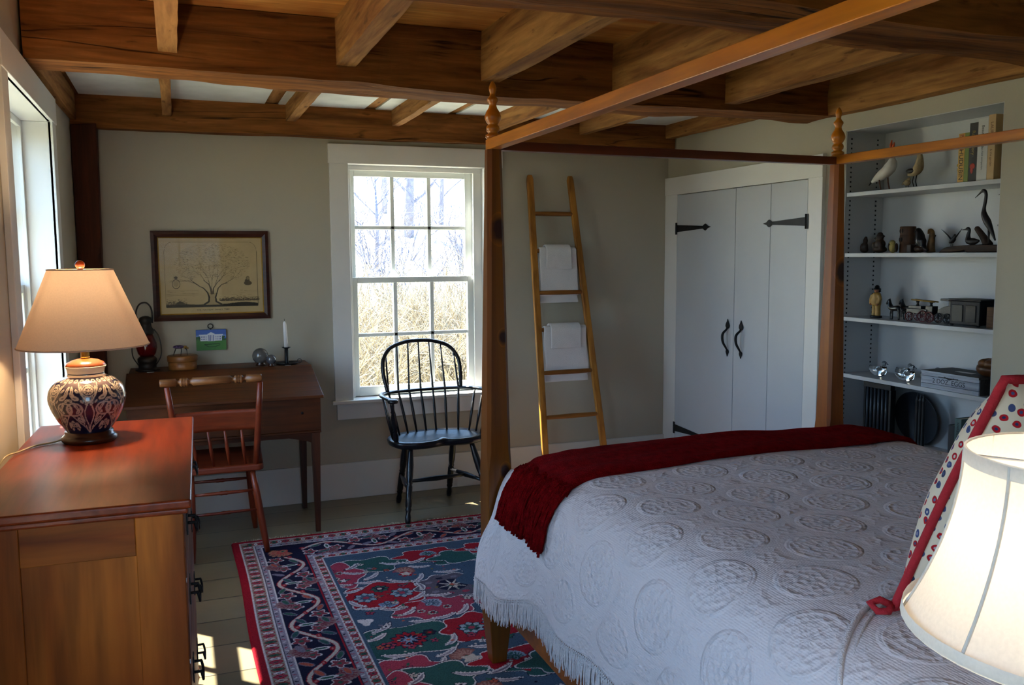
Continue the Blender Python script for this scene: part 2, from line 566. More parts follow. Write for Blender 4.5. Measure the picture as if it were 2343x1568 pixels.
def floor_material():
    m, nt, b = new_mat('painted_floor_boards')
    tc = node(nt, 'ShaderNodeTexCoord')
    sep = node(nt, 'ShaderNodeSeparateXYZ'); nt.links.new(tc.outputs['Object'], sep.inputs[0])
    y = math_n(nt, 'MULTIPLY', sep.outputs[1], 1 / 0.245)
    fr = math_n(nt, 'FRACT', y)
    d = math_n(nt, 'ABSOLUTE', math_n(nt, 'SUBTRACT', fr, 0.5))
    seam = math_n(nt, 'GREATER_THAN', d, 0.488)
    fl = math_n(nt, 'FLOOR', y)
    wn = node(nt, 'ShaderNodeTexWhiteNoise', noise_dimensions='1D'); nt.links.new(fl, wn.inputs['W'])
    base = ramp(nt, [(0.0, lin('#70654c')), (1.0, lin('#80745a'))], wn.outputs['Value'])
    n = node(nt, 'ShaderNodeTexNoise', in_Scale=3.0, in_Detail=5.0)
    nt.links.new(tc.outputs['Object'], n.inputs['Vector'])
    col = mixc(nt, ramp(nt, [(0.35, (0, 0, 0, 1)), (0.7, (0.5, 0.5, 0.5, 1))], n.outputs[0]), base, lin('#645a45'))
    col = mixc(nt, seam, col, lin('#26241c'))
    nt.links.new(col, b.inputs['Base Color'])
    b.inputs['Roughness'].default_value = 0.33
    bp = node(nt, 'ShaderNodeBump', in_Strength=0.4, in_Distance=0.004)
    mp = node(nt, 'ShaderNodeMapping'); mp.inputs['Scale'].default_value = (2, 25, 1)
    nt.links.new(tc.outputs['Object'], mp.inputs['Vector'])
    n2 = node(nt, 'ShaderNodeTexNoise', in_Scale=1.0, in_Detail=3.0); nt.links.new(mp.outputs[0], n2.inputs['Vector'])
    nt.links.new(math_n(nt, 'SUBTRACT', math_n(nt, 'MULTIPLY', n2.outputs[0], 0.3), seam), bp.inputs['Height'])
    nt.links.new(bp.outputs[0], b.inputs['Normal'])
    return m


structure(MB().box(XL - 0.19, XR + 0.5, YF - 0.19, YB + 0.19, -0.12, 0.0).build('floor', floor_material()))


def wall_x(name, X0, X1, ya, yb, holes, z1=2.6):
    """wall of constant X from X0 to X1 with rectangular holes (y0, y1, z0, z1)"""
    mb = MB(); y = ya
    for h in sorted(holes):
        mb.box(X0, X1, y, h[0], 0, z1)
        if h[2] > 0.001: mb.box(X0, X1, h[0], h[1], 0, h[2])
        mb.box(X0, X1, h[0], h[1], h[3], z1)
        y = h[1]
    mb.box(X0, X1, y, yb, 0, z1)
    return structure(mb.build(name, WALL))


W2 = (3.215, 4.30, 0.62, 2.085)      # near-view side window
W3 = (0.45, 1.45, 0.62, 2.085)       # second side window, outside the frame
J = 0.014      # room for the jamb boards
wall_x('wall_left', XL - 0.19, XL, YF - 0.19, YB + 0.19, [(W[0] - J, W[1] + J, W[2] - 0.03, W[3] + J) for W in (W2, W3)])
mb = MB()
mb.box(XL, 0.99 - J, YB, YB + 0.19, 0, 2.6); mb.box(1.86 + J, XR + 0.5, YB, YB + 0.19, 0, 2.6)
mb.box(0.99 - J, 1.86 + J, YB, YB + 0.19, 0, 0.587); mb.box(0.99 - J, 1.86 + J, YB, YB + 0.19, 2.05 + J, 2.6)
structure(mb.build('wall_back', WALL))
# right wall: solid, with a shelf recess
NY0, NY1, NZ1, NX = 2.684, 3.592, 2.115, 3.462
mb = MB()
mb.box(XR, XR + 0.5, NY1, YB, 0, 2.6); mb.box(XR, XR + 0.5, YF, NY0, 0, 2.6)
mb.box(XR, XR + 0.5, NY0, NY1, NZ1, 2.6); mb.box(XR, XR + 0.5, NY0, NY1, 0, 0.12)
structure(mb.build('wall_right', WALL))
mb = MB()
mb.box(NX, NX + 0.02, NY0, NY1, 0.12, NZ1)
mb.box(XR + 0.002, NX, NY1 - 0.004, NY1 + 0.0, 0.12, NZ1); mb.box(XR + 0.002, NX, NY0, NY0 + 0.004, 0.12, NZ1)
mb.box(XR + 0.002, NX, NY0, NY1, NZ1 - 0.004, NZ1)
mb.box(XR + 0.0, NX, NY0 + 0.004, NY1 - 0.004, 0.12, 0.14)
structure(mb.build('trim_1', RECESS_SHADED))
# drilled pin holes in the recess sides
mb = MB()
for yy in (NY1 - 0.0045, NY0 + 0.0045):
    for xx in (3.243, 3.412):
        z = 0.2
        while z < 2.08:
            mb.box(xx - 0.004, xx + 0.004, yy - 0.0008, yy + 0.0008, z, z + 0.008); z += 0.024
structure(mb.build('trim_2', IRON))
W4 = (-0.25, 0.60, 0.62, 2.085)      # window behind the camera
mb = MB()
mb.box(XL, W4[0] - J, YF - 0.19, YF, 0, 2.6); mb.box(W4[1] + J, XR + 0.5, YF - 0.19, YF, 0, 2.6)
mb.box(W4[0] - J, W4[1] + J, YF - 0.19, YF, 0, 0.59); mb.box(W4[0] - J, W4[1] + J, YF - 0.19, YF, W4[3] + J, 2.6)
structure(mb.build('wall_front', WALL))

# ceiling: brown boards in the near bays, white boards in the far bay
mb = MB(); y = YF; k = 0
rnd = random.Random(3)
while y < 3.66:
    w = rnd.choice((0.20, 0.24, 0.28, 0.22)); y1 = min(y + w, 3.68)
    z = 2.452 + rnd.uniform(-0.005, 0.005)
    mb.box(XL, XR, y + 0.003, y1 - 0.003, z, z + 0.025); y = y1; k += 1
mb.m = 1
mb.box(XL, XR, 3.68, YB, 2.370, 2.47)
mb.m = 0
mb.box(XL, XR, YF, YB, 2.48, 2.6)
mb.m = 2
for xa, xb in ((-0.44, 0.512), (0.588, 1.08), (1.15, 1.595), (1.65, 2.3), (2.36, 3.2)):
    mb.box(xa, xb, 3.70, YB, 2.362, 2.371)
structure(mb.build('ceiling', [BOARD_C, BEAM_Y, plain('whitewashed_boards', lin('#d6d8d2'), 0.7, vary=0.08, vscale=9)]))


def hewn(name, axis, a0, a1, lo, hi, mat, wob=0.012, seed=0, n=40, shear=0.0, sag=None):
    """rough timber along x or y; lo/hi = ((across, z), (across, z)) corners; edges wander"""
    mb = MB()
    (p0, z0), (p1, z1) = lo, hi
    prof = []
    m = 5
    for i in range(m): prof.append((p0 + (p1 - p0) * i / m, z0))
    for i in range(m): prof.append((p1, z0 + (z1 - z0) * i / m))
    for i in range(m): prof.append((p1 + (p0 - p1) * i / m, z1))
    for i in range(m): prof.append((p0, z1 + (z0 - z1) * i / m))
    k = len(prof)
    vs = []
    for j in range(n + 1):
        t = j / n; a = a0 + (a1 - a0) * t
        for p, z in prof:
            w = noise.noise_vector(Vector((a * 1.6 + seed * 9.1, p * 6, z * 6))) * wob + noise.noise_vector(Vector((a * 7 + seed * 3.3, p * 14, z * 14))) * wob * 0.35
            q = p + shear * (a - a0) + w.x
            zz = z + (w.z if z < z1 - 0.01 else 0)
            if sag and z < z1 - 0.01: zz += float(np.interp(a, sag[0], sag[1])) * (z1 - z) / (z1 - z0)
            vs.append((a, q, zz) if axis == 'x' else (q, a, zz))
    fs = []
    for j in range(n):
        for i in range(k):
            i2 = (i + 1) % k
            f = (j * k + i, j * k + i2, (j + 1) * k + i2, (j + 1) * k + i)
            fs.append(f if axis == 'y' else f[::-1])
    fs.append(tuple(range(k))); fs.append(tuple(n * k + i for i in range(k))[::-1])
    mb.add(vs, fs, False)
    return structure(mb.build(name, mat))


hewn('ceiling_beam', 'x', XL + 0.01, XR - 0.02, (3.632, 2.19), (3.862, 2.452), BEAM_X, 0.016, 1, 90, 0.0, ((-0.5, 0.4, 1.0, 1.4, 2.4, 3.2), (0.030, 0.018, 0.002, -0.006, -0.002, 0.002)))
hewn('ceiling_beam', 'x', XL + 0.01, XR - 0.01, (2.02, 2.185), (2.33, 2.452), BEAM_X, 0.02, 2, 60, 0.02)
hewn('ceiling_beam', 'x', XL + 0.003, XR - 0.01, (5.215, 2.192), (5.31, 2.365), BEAM_X, 0.010, 3, 60)
hewn('ceiling_beam', 'y', 3.78, 5.24, (XL, 2.225), (XL + 0.03, 2.365), BEAM_Y, 0.006, 4, 24)
for i, x in enumerate((-0.028, 0.635, 1.262, 1.90, 2.505, 3.125)):
    w = (0.070, 0.078, 0.085, 0.08, 0.08, 0.075)[i]
    hewn('ceiling_joist', 'y', 2.30, 3.66, (x, (2.272, 2.267, 2.243, 2.232, 2.22, 2.195)[i]), (x + w, 2.452), BEAM_Y, 0.007, 10 + i, 26, 0.006 if i == 1 else 0)
    if i > 1:
        hewn('ceiling_joist', 'y', YF, 2.06, (x, 2.268), (x + w, 2.452), BEAM_Y, 0.008, 20 + i, 26)
for i, x in enumerate((-0.032, 0.627, 1.243, 1.88, 2.49, 3.13)):
    hewn('ceiling_joist', 'y', 3.80, 5.24, (x, 2.272), (x + 0.046 + 0.008 * (i % 2), 2.365), BEAM_Y, 0.006, 30 + i, 24)
mb = MB()
mb.hexa([(-0.487, 5.205, 0), (-0.385, 5.205, 0), (-0.385, 5.309, 0), (-0.487, 5.309, 0), (-0.487, 5.2, 2.20), (-0.362, 5.2, 2.21), (-0.362, 5.309, 2.21), (-0.487, 5.309, 2.21)])
structure(mb.build('corner_post', BEAM_Z, bevel=0.004))

# baseboards
BB = plain('baseboard_paint', lin('#d3d0ca'), 0.4, vary=0.02)
mb = MB(); mb.box(XL + 0.0, XR, YB - 0.018, YB, 0, 0.225)
structure(mb.build('baseboard_back', BB, bevel=0.003))
mb = MB(); mb.box(XL, XL + 0.018, YF, YB - 0.12, 0, 0.225)
structure(mb.build('baseboard_left', BB, bevel=0.003))
mb = MB(); mb.box(XR - 0.018, XR, YF, 3.72, 0, 0.12)
structure(mb.build('baseboard_right', BB, bevel=0.003))


# ---------------------------------------------------------------- windows
def window(name, W, axis, wall, out, sx0, sx1, gx0, gx1, casing, jambs):
    """double-hung 6 over 6 window. Frame coordinates: a along the wall, d outwards from the room face, z up."""
    a0, a1, z0, z1 = W
    def P(a, d, z):
        return (a, wall + d * out, z) if axis == 'x' else (wall + d * out, a, z)
    def bx(mb, aa, ab, da, db, za, zb):
        p = P(aa, da, za); q = P(ab, db, zb)
        mb.box(min(p[0], q[0]), max(p[0], q[0]), min(p[1], q[1]), max(p[1], q[1]), za, zb)
    mb = MB(); cw = 0.112
    bx(mb, a0 - cw, a0, -0.02, 0.0, z0 - 0.005, z1 + 0.005); bx(mb, a1, a1 + cw, -0.02, 0.0, z0 - 0.005, z1 + 0.005)
    bx(mb, a0 - cw - 0.006, a1 + cw + 0.006, -0.024, 0.0, z1, z1 + 0.115)
    root = structure(mb.build(name, casing, bevel=0.002))
    mb = MB()
    bx(mb, a0 - cw - 0.02, a1 + cw + 0.02, -0.045, 0.10, z0 - 0.022, z0 + 0.0)
    mb.build('sill', casing, root, bevel=0.004)
    mb = MB(); bx(mb, a0 - cw + 0.01, a1 + cw - 0.01, -0.018, 0.0, z0 - 0.12, z0 - 0.022)
    mb.build('apron', casing, root, bevel=0.002)
    mb = MB()
    bx(mb, a0 - 0.012, a0, -0.012, 0.185, z0, z1); bx(mb, a1, a1 + 0.012, -0.012, 0.185, z0, z1); bx(mb, a0, a1, -0.012, 0.185, z1, z1 + 0.012)
    for d in jambs:
        bx(mb, a0, sx0 + 0.008, d, d + 0.014, z0, z1 - 0.03); bx(mb, sx1 - 0.008, a1, d, d + 0.014, z0, z1 - 0.03); bx(mb, a0, a1, d, d + 0.014, z1 - 0.03, z1)
    bx(mb, a0, sx0, jambs[0] + 0.014, 0.185, z0 + 0.012, z1 - 0.012); bx(mb, sx1, a1, jambs[0] + 0.014, 0.185, z0 + 0.012, z1 - 0.012); bx(mb, a0, a1, jambs[0] + 0.014, 0.185, z1 - 0.012, z1)
    bx(mb, a0, a1, 0.102, 0.20, z0 - 0.03, z0 + 0.012)
    mb.build('jamb', casing, root, bevel=0.0015)
    zm = z0 + (z1 - z0) * 0.51
    for nm, d, za, zb, gb, gt in (('upper_sash', jambs[0] + 0.062, zm - 0.018, z1 - 0.011, zm + 0.012, z1 - 0.062), ('lower_sash', jambs[0] + 0.022, z0 + 0.005, zm + 0.018, z0 + 0.062, zm - 0.018)):
        mb = MB()
        bx(mb, sx0, gx0, d, d + 0.036, za, zb); bx(mb, gx1, sx1, d, d + 0.036, za, zb)
        bx(mb, gx0, gx1, d, d + 0.036, za, gb); bx(mb, gx0, gx1, d, d + 0.036, gt, zb)
        sash = mb.build(nm, SASHW, root, bevel=0.003)
        mb = MB()
        for k in (1, 2):
            a = gx0 + (gx1 - gx0) * k / 3
            bx(mb, a - 0.0125, a + 0.0125, d + 0.004, d + 0.030, gb, gt)
        zc = (gb + gt) / 2
        bx(mb, gx0, gx1, d + 0.004, d + 0.030, zc - 0.0115, zc + 0.0115)
        mb.build('muntins', SASHW, sash, bevel=0.003)
        mb = MB(); bx(mb, gx0 - 0.004, gx1 + 0.004, d + 0.016, d + 0.019, gb - 0.004, gt + 0.004)
        mb.build('pane', PANE, sash)
    return root


w1 = window('window_1', (0.99, 1.86, 0.617, 2.05), 'x', YB, 1, 1.008, 1.812, 1.050, 1.766, TRIM, (0.055,))
w2 = window('window_2', W2, 'y', XL, -1, W2[0] + 0.02, W2[1] - 0.02, W2[0] + 0.06, W2[1] - 0.06, WHITE, (0.10,))
w3 = window('window_3', W3, 'y', XL, -1, W3[0] + 0.02, W3[1] - 0.02, W3[0] + 0.06, W3[1] - 0.06, WHITE, (0.10,))
w4 = window('window_4', W4, 'x', YF, -1, W4[0] + 0.02, W4[1] - 0.02, W4[0] + 0.06, W4[1] - 0.06, WHITE, (0.10,))
# roof eave over the side windows, and the outer siding
structure(MB().box(-1.185, XL - 0.19, YF - 0.4, YB + 0.3, 2.50, 2.62).build('eave', WHITE))

# ---------------------------------------------------------------- closet doors in the right wall
CY0, CY1, CZ = 3.844, 5.155, 1.897
mb = MB()
mb.box(XR - 0.022, XR, CY0 - 0.112, CY0, 0, CZ + 0.004); mb.box(XR - 0.022, XR, CY1, YB - 0.001, 0, CZ + 0.004)
mb.box(XR - 0.026, XR, CY0 - 0.114, YB - 0.001, CZ, CZ + 0.119)
structure(mb.build('trim_3', TRIM, bevel=0.002))
DOORM = plain('door_paint', lin('#bcbfc3'), 0.38, vary=0.02, bump=0.03, bscale=25)
SPLIT, BRD = 4.491, 4.156


def strap_hinge(yh, z, dirn, length, parent):
    """T hinge: butt plate at yh, strap tapering towards dirn with a spear end"""
    mb = MB(); X = XR - 0.024
    def pr(poly, t=0.003):
        n = len(poly)
        vs = [(X, yh + dirn * a, z + b) for a, b in poly] + [(X - t, yh + dirn * a, z + b) for a, b in poly]
        fs = [tuple(range(n)), tuple(range(n, 2 * n))[::-1]] + [(i, n + i, n + (i + 1) % n, (i + 1) % n) for i in range(n)]
        if dirn < 0: fs = [f[::-1] for f in fs]
        mb.add(vs, fs)
    pr([(-0.016, -0.04), (0.002, -0.04), (0.002, 0.04), (-0.016, 0.04)])
    L = length
    pr([(0.0, -0.024), (L * 0.78, -0.009), (L * 0.78, 0.009), (0.0, 0.024)])
    sp = []
    for a, b in ((0.78, 0.009), (0.815, 0.018), (0.85, 0.022), (0.885, 0.016), (0.91, 0.008), (1.0, 0.0)): sp.append((a * L, b))
    pr([(a, -b) for a, b in sp] + [(a, b) for a, b in sp[::-1][1:]])
    mb.tube([(X - 0.003, yh - dirn * 0.0, z - 0.04), (X - 0.003, yh, z + 0.04)], 0.005, 8)
    return mb.build('strap_hinge', IRON, parent)


def pull_handle(yh, z, parent):
    """wrought thumb pull: two spade plates and a bowed grip"""
    mb = MB(); X = XR - 0.0235
    def spade(zc, h, w, up):
        pts = []
        for t, b in ((0, 0.18), (0.12, 0.75), (0.3, 1.0), (0.5, 0.85), (0.75, 0.35), (1.0, 0.0)): pts.append((b * w / 2, zc + up * t * h))
        poly = [(yh - b, q) for b, q in pts] + [(yh + b, q) for b, q in pts[::-1][1:]]
        n = len(poly)
        vs = [(X, a, b) for a, b in poly] + [(X - 0.004, a, b) for a, b in poly]
        fs = [tuple(range(n)), tuple(range(n, 2 * n))[::-1]] + [(i, n + i, n + (i + 1) % n, (i + 1) % n) for i in range(n)]
        mb.add(vs, fs)
    spade(z + 0.055, 0.062, 0.042, 1); spade(z - 0.072, 0.045, 0.030, -1)
    pts = catmull([(X - 0.004, yh, z + 0.066), (X - 0.010, yh, z + 0.052), (X - 0.034, yh, z + 0.03), (X - 0.040, yh, z + 0.005), (X - 0.034, yh, z - 0.028), (X - 0.014, yh, z - 0.06), (X - 0.004, yh, z - 0.078)], 20)
    mb.tube(pts, [0.0045 + 0.004 * math.sin(PI * i / 20) for i in range(21)], 8)
    return mb.build('pull_handle', IRON, parent)


def door(name, ya, yb, hinge_y, dirn, hl, hy, boards=()):
    mb = MB(); e = [ya + 0.002] + [q for v in boards for q in (v - 0.0015, v + 0.0015)] + [yb - 0.002]
    for i in range(0, len(e), 2): mb.box(XR - 0.021, XR - 0.001, e[i], e[i + 1], 0.012, CZ - 0.004)
    r = structure(mb.build(name, DOORM, bevel=0.002))
    for z in (1.669, 0.30): strap_hinge(hinge_y, z, dirn, hl, r)
    pull_handle(hy, 0.978, r)
    return r


d1 = door('door_1', SPLIT, CY1, CY1 - 0.004, -1, 0.405, 4.546)
d2 = door('door_2', CY0, SPLIT, CY0 + 0.004, 1, 0.37, 4.408, (BRD,))
mb = MB(); mb.box(XR - 0.020, XR - 0.012, SPLIT - 0.06, SPLIT + 0.03, CZ - 0.004, CZ + 0.0)
mb.build('catch', IRON, d2)
# ---------------------------------------------------------------- four-poster bed
def knotty(name, base_dark, base_light, knots):
    """honey pine with dark knots at given object-space points (x, y, z, radius)"""
    m = wood(name, base_dark, base_light, 'z', 0.5, 0.35, spec=0.4, coat=0.1, bump=0.04)
    nt = m.node_tree; b = nt.nodes['Principled BSDF']
    src = b.inputs['Base Color'].links[0].from_socket
    tc = node(nt, 'ShaderNodeTexCoord')
    nz = node(nt, 'ShaderNodeTexNoise', in_Scale=30.0); nt.links.new(tc.outputs['Object'], nz.inputs['Vector'])
    for (x, y, z, r) in knots:
        mp = node(nt, 'ShaderNodeMapping'); mp.inputs['Location'].default_value = (-x / r, -y / r, -z / r / 1.5); mp.inputs['Scale'].default_value = (1 / r, 1 / r, 1 / r / 1.5)
        nt.links.new(tc.outputs['Object'], mp.inputs['Vector'])
        ln = node(nt, 'ShaderNodeVectorMath', operation='LENGTH'); nt.links.new(mp.outputs[0], ln.inputs[0])
        d = math_n(nt, 'ADD', ln.outputs['Value'], math_n(nt, 'MULTIPLY', math_n(nt, 'SUBTRACT', nz.outputs[0], 0.5), 0.35))
        src = mixc(nt, ramp(nt, [(0.55, (1, 1, 1, 1)), (1.0, (0.35, 0.35, 0.35, 1)), (1.0001, (0, 0, 0, 1))], math_n(nt, 'MULTIPLY', d, 0.8)), src, lin('#2a0e0a'))
    nt.links.new(src, b.inputs['Base Color'])
    return m


bed = thing('four_poster_bed', (1.05, 2.90, 0), 'honey pine four-poster bed with slim canopy rails and turned finials', 'bed')
POST_A = knotty('pine_post_knots', lin('#ac5c0e'), lin('#e4901e'), [(0.01, -0.045, 1.59, 0.034), (0.02, -0.045, 1.21, 0.020), (0.02, -0.045, 0.73, 0.019)])
POST_B = knotty('pine_post_knots_dark', lin('#98480c'), lin('#cc7416'), [(1.55, 0.0, 1.42, 0.034)])
RAILZ = 1.864
FIN = [(0.0, 0.0), (0.021, 0.0), (0.026, 0.006), (0.026, 0.014), (0.018, 0.019), (0.016, 0.023), (0.022, 0.028), (0.024, 0.036), (0.021, 0.045), (0.016, 0.050), (0.021, 0.056), (0.0275, 0.068), (0.0285, 0.078), (0.024, 0.092), (0.015, 0.106), (0.0125, 0.116), (0.015, 0.124), (0.0195, 0.130), (0.0195, 0.137), (0.014, 0.143), (0.0095, 0.150), (0.0095, 0.156), (0.0125, 0.166), (0.013, 0.175), (0.0095, 0.187), (0.004, 0.196), (0.0, 0.198)]


def bed_post(x, y, mat):
    mb = MB()
    # eight-sided post: chamfer grows towards the top
    st = [(0.0118 if y > 1.2 else 0.0, 0.054, 0.0), (0.20, 0.088, 0.0), (0.72, 0.090, 0.0), (0.80, 0.089, 0.012), (RAILZ, 0.052, 0.013)]
    vs = []; fs = []
    for z, w, c in st:
        h = w / 2; c = max(c, 0.002)
        for px_, py_ in ((-h + c, -h), (h - c, -h), (h, -h + c), (h, h - c), (h - c, h), (-h + c, h), (-h, h - c), (-h, -h + c)):
            vs.append((x + px_, y + py_, z))
    for i in range(len(st) - 1):
        for k in range(8): fs.append((i * 8 + k, i * 8 + (k + 1) % 8, (i + 1) * 8 + (k + 1) % 8, (i + 1) * 8 + k))
    fs.append(tuple(range(8))[::-1]); fs.append(tuple(range(32, 40)))
    mb.add(vs, fs)
    p = mb.build('post', mat, bed)
    f = MB(); f.lathe([(r, z) for r, z in FIN], (x, y, RAILZ + 0.036), 24)
    f.build('finial', PINE_Z, p)
    return p


PC = [(1.05, 2.90), (2.585, 2.94), (1.03, 0.62), (2.66, 0.62)]
for i, (x, y) in enumerate(PC): bed_post(x, y, POST_A if i == 0 else POST_B)


def rail(a, b, z0, z1, w, mat, over=0.02, name='rail'):
    A = Vector((a[0], a[1], 0)); B = Vector((b[0], b[1], 0)); d = (B - A).normalized(); n = Vector((-d.y, d.x, 0)) * (w / 2)
    A = A - d * over; B = B + d * over
    pts = [A - n, B - n, B + n, A + n]
    pts = [(p.x, p.y, z0) for p in pts] + [(p.x, p.y, z1) for p in pts]
    return MB().hexa(pts).build(name, mat, bed, bevel=0.002)


rail(PC[0], PC[2], RAILZ, RAILZ + 0.036, 0.042, PINE_Y, name='canopy_rail'); rail(PC[1], PC[3], RAILZ, RAILZ + 0.036, 0.042, PINE_Y, name='canopy_rail')
DARKP_X = wood('red_pine_x', lin('#4e1c0c'), lin('#7d3616'), 'x', 0.5, 0.35, spec=0.5, coat=0.3, bump=0.04)
rail(PC[0], PC[1], RAILZ - 0.002, RAILZ + 0.030, 0.036, DARKP_X, -0.02, 'canopy_rail'); rail(PC[2], PC[3], RAILZ - 0.002, RAILZ + 0.030, 0.036, DARKP_X, -0.02, 'canopy_rail')
rail((1.06, 2.86), (1.04, 0.66), 0.215, 0.40, 0.03, PINE_X, 0.0, 'side_rail'); rail((2.585, 2.90), (2.65, 0.66), 0.215, 0.40, 0.03, PINE_X, 0.0, 'side_rail')
rail((1.09, 2.90), (2.54, 2.94), 0.20, 0.36, 0.03, PINE_X, 0.0, 'foot_rail')
mb = MB(); mb.prism([(1.06, 0.3), (2.62, 0.3), (2.62, 0.95)] + [(1.06 + 1.56 * (1 - t), 0.95 + 0.12 * math.sin(PI * t)) for t in [k / 12 for k in range(1, 12)]] + [(1.06, 0.95)], -0.635, -0.605, Matrix.Rotation(PI / 2, 4, 'X'))
mb.build('headboard', PINE_X, bed, bevel=0.004)
mb = MB(); mb.box(1.125, 2.56, 0.68, 2.80, 0.26, 0.745)
mb.build('mattress', plain('ticking', lin('#c9c6bd'), 0.9), bed, bevel=0.05, bseg=3)

# ---------------------------------------------------------------- white bedspread
SEC = [(0.980, 0.343), (0.988, 0.42), (1.002, 0.51), (1.020, 0.60), (1.046, 0.685), (1.083, 0.742), (1.14, 0.779), (1.225, 0.797), (1.40, 0.803), (1.85, 0.808), (2.25, 0.803), (2.46, 0.796), (2.575, 0.778), (2.645, 0.742), (2.70, 0.685), (2.725, 0.60), (2.74, 0.50), (2.75, 0.42), (2.758, 0.343)]
NS = 220
SECP = catmull(SEC, NS)
ARC = [0.0]
for i in range(NS): ARC.append(ARC[-1] + float(np.linalg.norm(SECP[i + 1] - SECP[i])))
T0, R0 = 2.715, 0.125


def sec(s):
    f = min(max(s, 0.0), 1.0) * NS; i = min(int(f), NS - 1); f -= i
    return SECP[i] * (1 - f) + SECP[i + 1] * f


def cover(s, t, off=0.0):
    """point of the bedspread: s across (0..1), t along the bed towards the foot; t > T0 bends over the foot"""
    x, z = sec(s)
    a, b = sec(min(1, s + 0.004)), sec(max(0, s - 0.004))
    tx, tz = a[0] - b[0], a[1] - b[1]; L = math.hypot(tx, tz) + 1e-9
    nx, nz = -tz / L, tx / L
    low = max(0.0, min(1.0, (0.72 - z) / 0.45))
    fold = 0.010 * math.sin(t * 9.0 + 1.0) + 0.006 * math.sin(t * 21.0)
    fold += 0.030 * math.exp(-((t - 2.63) / 0.09) ** 2) - 0.012 * math.exp(-((t - 2.46) / 0.10) ** 2)
    bumpy = 0.004 * math.sin(x * 7 + t * 3) * (1 - low)
    x += nx * (low * fold + off) ; z += nz * off + bumpy
    if z < 0.53 and x < 1.5:                            # the hem lifts towards the head of the bed
        z += min(1.0, (0.53 - z) / 0.187) * (0.082 * smooth01(2.70, 2.40, t) + 0.005 * math.sin(t * 17))
    if t <= T0: return (x, t, z)
    u = t - T0
    # foot drop
    q = R0 * PI / 2
    if u < q:
        an = u / R0; fy = T0 + (R0 + off) * math.sin(an) - 0.0; fz = z - (R0) * (1 - math.cos(an))
    else:
        fy = T0 + R0 + off + 0.01 * math.sin(x * 11); fz = z - R0 - (u - q)
    fz = max(fz, 0.33)
    w = smooth01(0.742, 0.792, z)
    zz = sec(s)[1]
    yend = 2.888 - 0.048 * smooth01(0.42, 0.60, zz)
    um = q + 0.40
    sy = T0 + (yend - T0) * min(1.0, u / (um * 0.55))
    sx = x - (0.016 * smooth01(2.80, 2.88, sy) * smooth01(0.62, 0.5, zz) if x < 1.5 else 0)
    return (sx * (1 - w) + x * w, sy * (1 - w) + fy * w, z * (1 - w) + fz * w)


def spread_material():
    m, nt, b = new_mat('matelasse_cotton')
    uv = node(nt, 'ShaderNodeUVMap')
    # lattice of round medallions set on the diagonal
    rot = node(nt, 'ShaderNodeMapping'); rot.inputs['Rotation'].default_value = (0, 0, PI / 4); rot.inputs['Scale'].default_value = (1 / 0.212,) * 3
    nt.links.new(uv.outputs[0], rot.inputs['Vector'])
    sp = node(nt, 'ShaderNodeSeparateXYZ'); nt.links.new(rot.outputs[0], sp.inputs[0])
    ax = math_n(nt, 'SUBTRACT', math_n(nt, 'FRACT', sp.outputs[0]), 0.5)
    ay = math_n(nt, 'SUBTRACT', math_n(nt, 'FRACT', sp.outputs[1]), 0.5)
    r = math_n(nt, 'SQRT', math_n(nt, 'ADD', math_n(nt, 'MULTIPLY', ax, ax), math_n(nt, 'MULTIPLY', ay, ay)))
    an = math_n(nt, 'ARCTAN2', ay, ax)
    rings = math_n(nt, 'SINE', math_n(nt, 'MULTIPLY', r, 75.0))
    pet = math_n(nt, 'SINE', math_n(nt, 'MULTIPLY', an, 14.0))
    inner = math_n(nt, 'ADD', math_n(nt, 'MULTIPLY', rings, 0.6), math_n(nt, 'MULTIPLY', pet, 0.5))
    mask = ramp(nt, [(0.38, (1, 1, 1, 1)), (0.42, (0, 0, 0, 1))], r)
    rim = ramp(nt, [(0.33, (0, 0, 0, 1)), (0.36, (1, 1, 1, 1)), (0.375, (0.2, 0.2, 0.2, 1)), (0.395, (1, 1, 1, 1)), (0.42, (0, 0, 0, 1))], r)
    n1 = node(nt, 'ShaderNodeTexNoise', in_Scale=95.0, in_Detail=3.0); nt.links.new(uv.outputs[0], n1.inputs['Vector'])
    n2 = node(nt, 'ShaderNodeTexVoronoi', in_Scale=60.0); nt.links.new(uv.outputs[0], n2.inputs['Vector'])
    wv = node(nt, 'ShaderNodeTexWave', in_Scale=55.0, in_Distortion=1.5); nt.links.new(uv.outputs[0], wv.inputs['Vector'])
    # sprigs between the medallions
    sm = ramp(nt, [(0.52, (0, 0, 0, 1)), (0.60, (1, 1, 1, 1))], r)
    leaf = math_n(nt, 'MULTIPLY', n2.outputs['Distance'], 1.2)
    h = math_n(nt, 'ADD', math_n(nt, 'MULTIPLY', math_n(nt, 'MULTIPLY', inner, mask), 0.22), math_n(nt, 'MULTIPLY', rim, 0.42))
    h = math_n(nt, 'ADD', h, math_n(nt, 'MULTIPLY', math_n(nt, 'MULTIPLY', leaf, math_n(nt, 'ADD', mask, sm)), 1.5))
    h = math_n(nt, 'ADD', h, math_n(nt, 'MULTIPLY', n1.outputs[0], 0.9))
    h = math_n(nt, 'ADD', h, math_n(nt, 'MULTIPLY', wv.outputs[1], 0.12))
    # only the middle of the spread carries the pattern strongly
    bp = node(nt, 'ShaderNodeBump', in_Strength=0.7, in_Distance=0.0042)
    nt.links.new(h, bp.inputs['Height']); nt.links.new(bp.outputs[0], b.inputs['Normal'])
    b.inputs['Base Color'].default_value = lin('#d4cdd0')
    b.inputs['Roughness'].default_value = 0.95; b.inputs['Specular IOR Level'].default_value = 0.1
    b.inputs['Sheen Weight'].default_value = 0.15
    return m


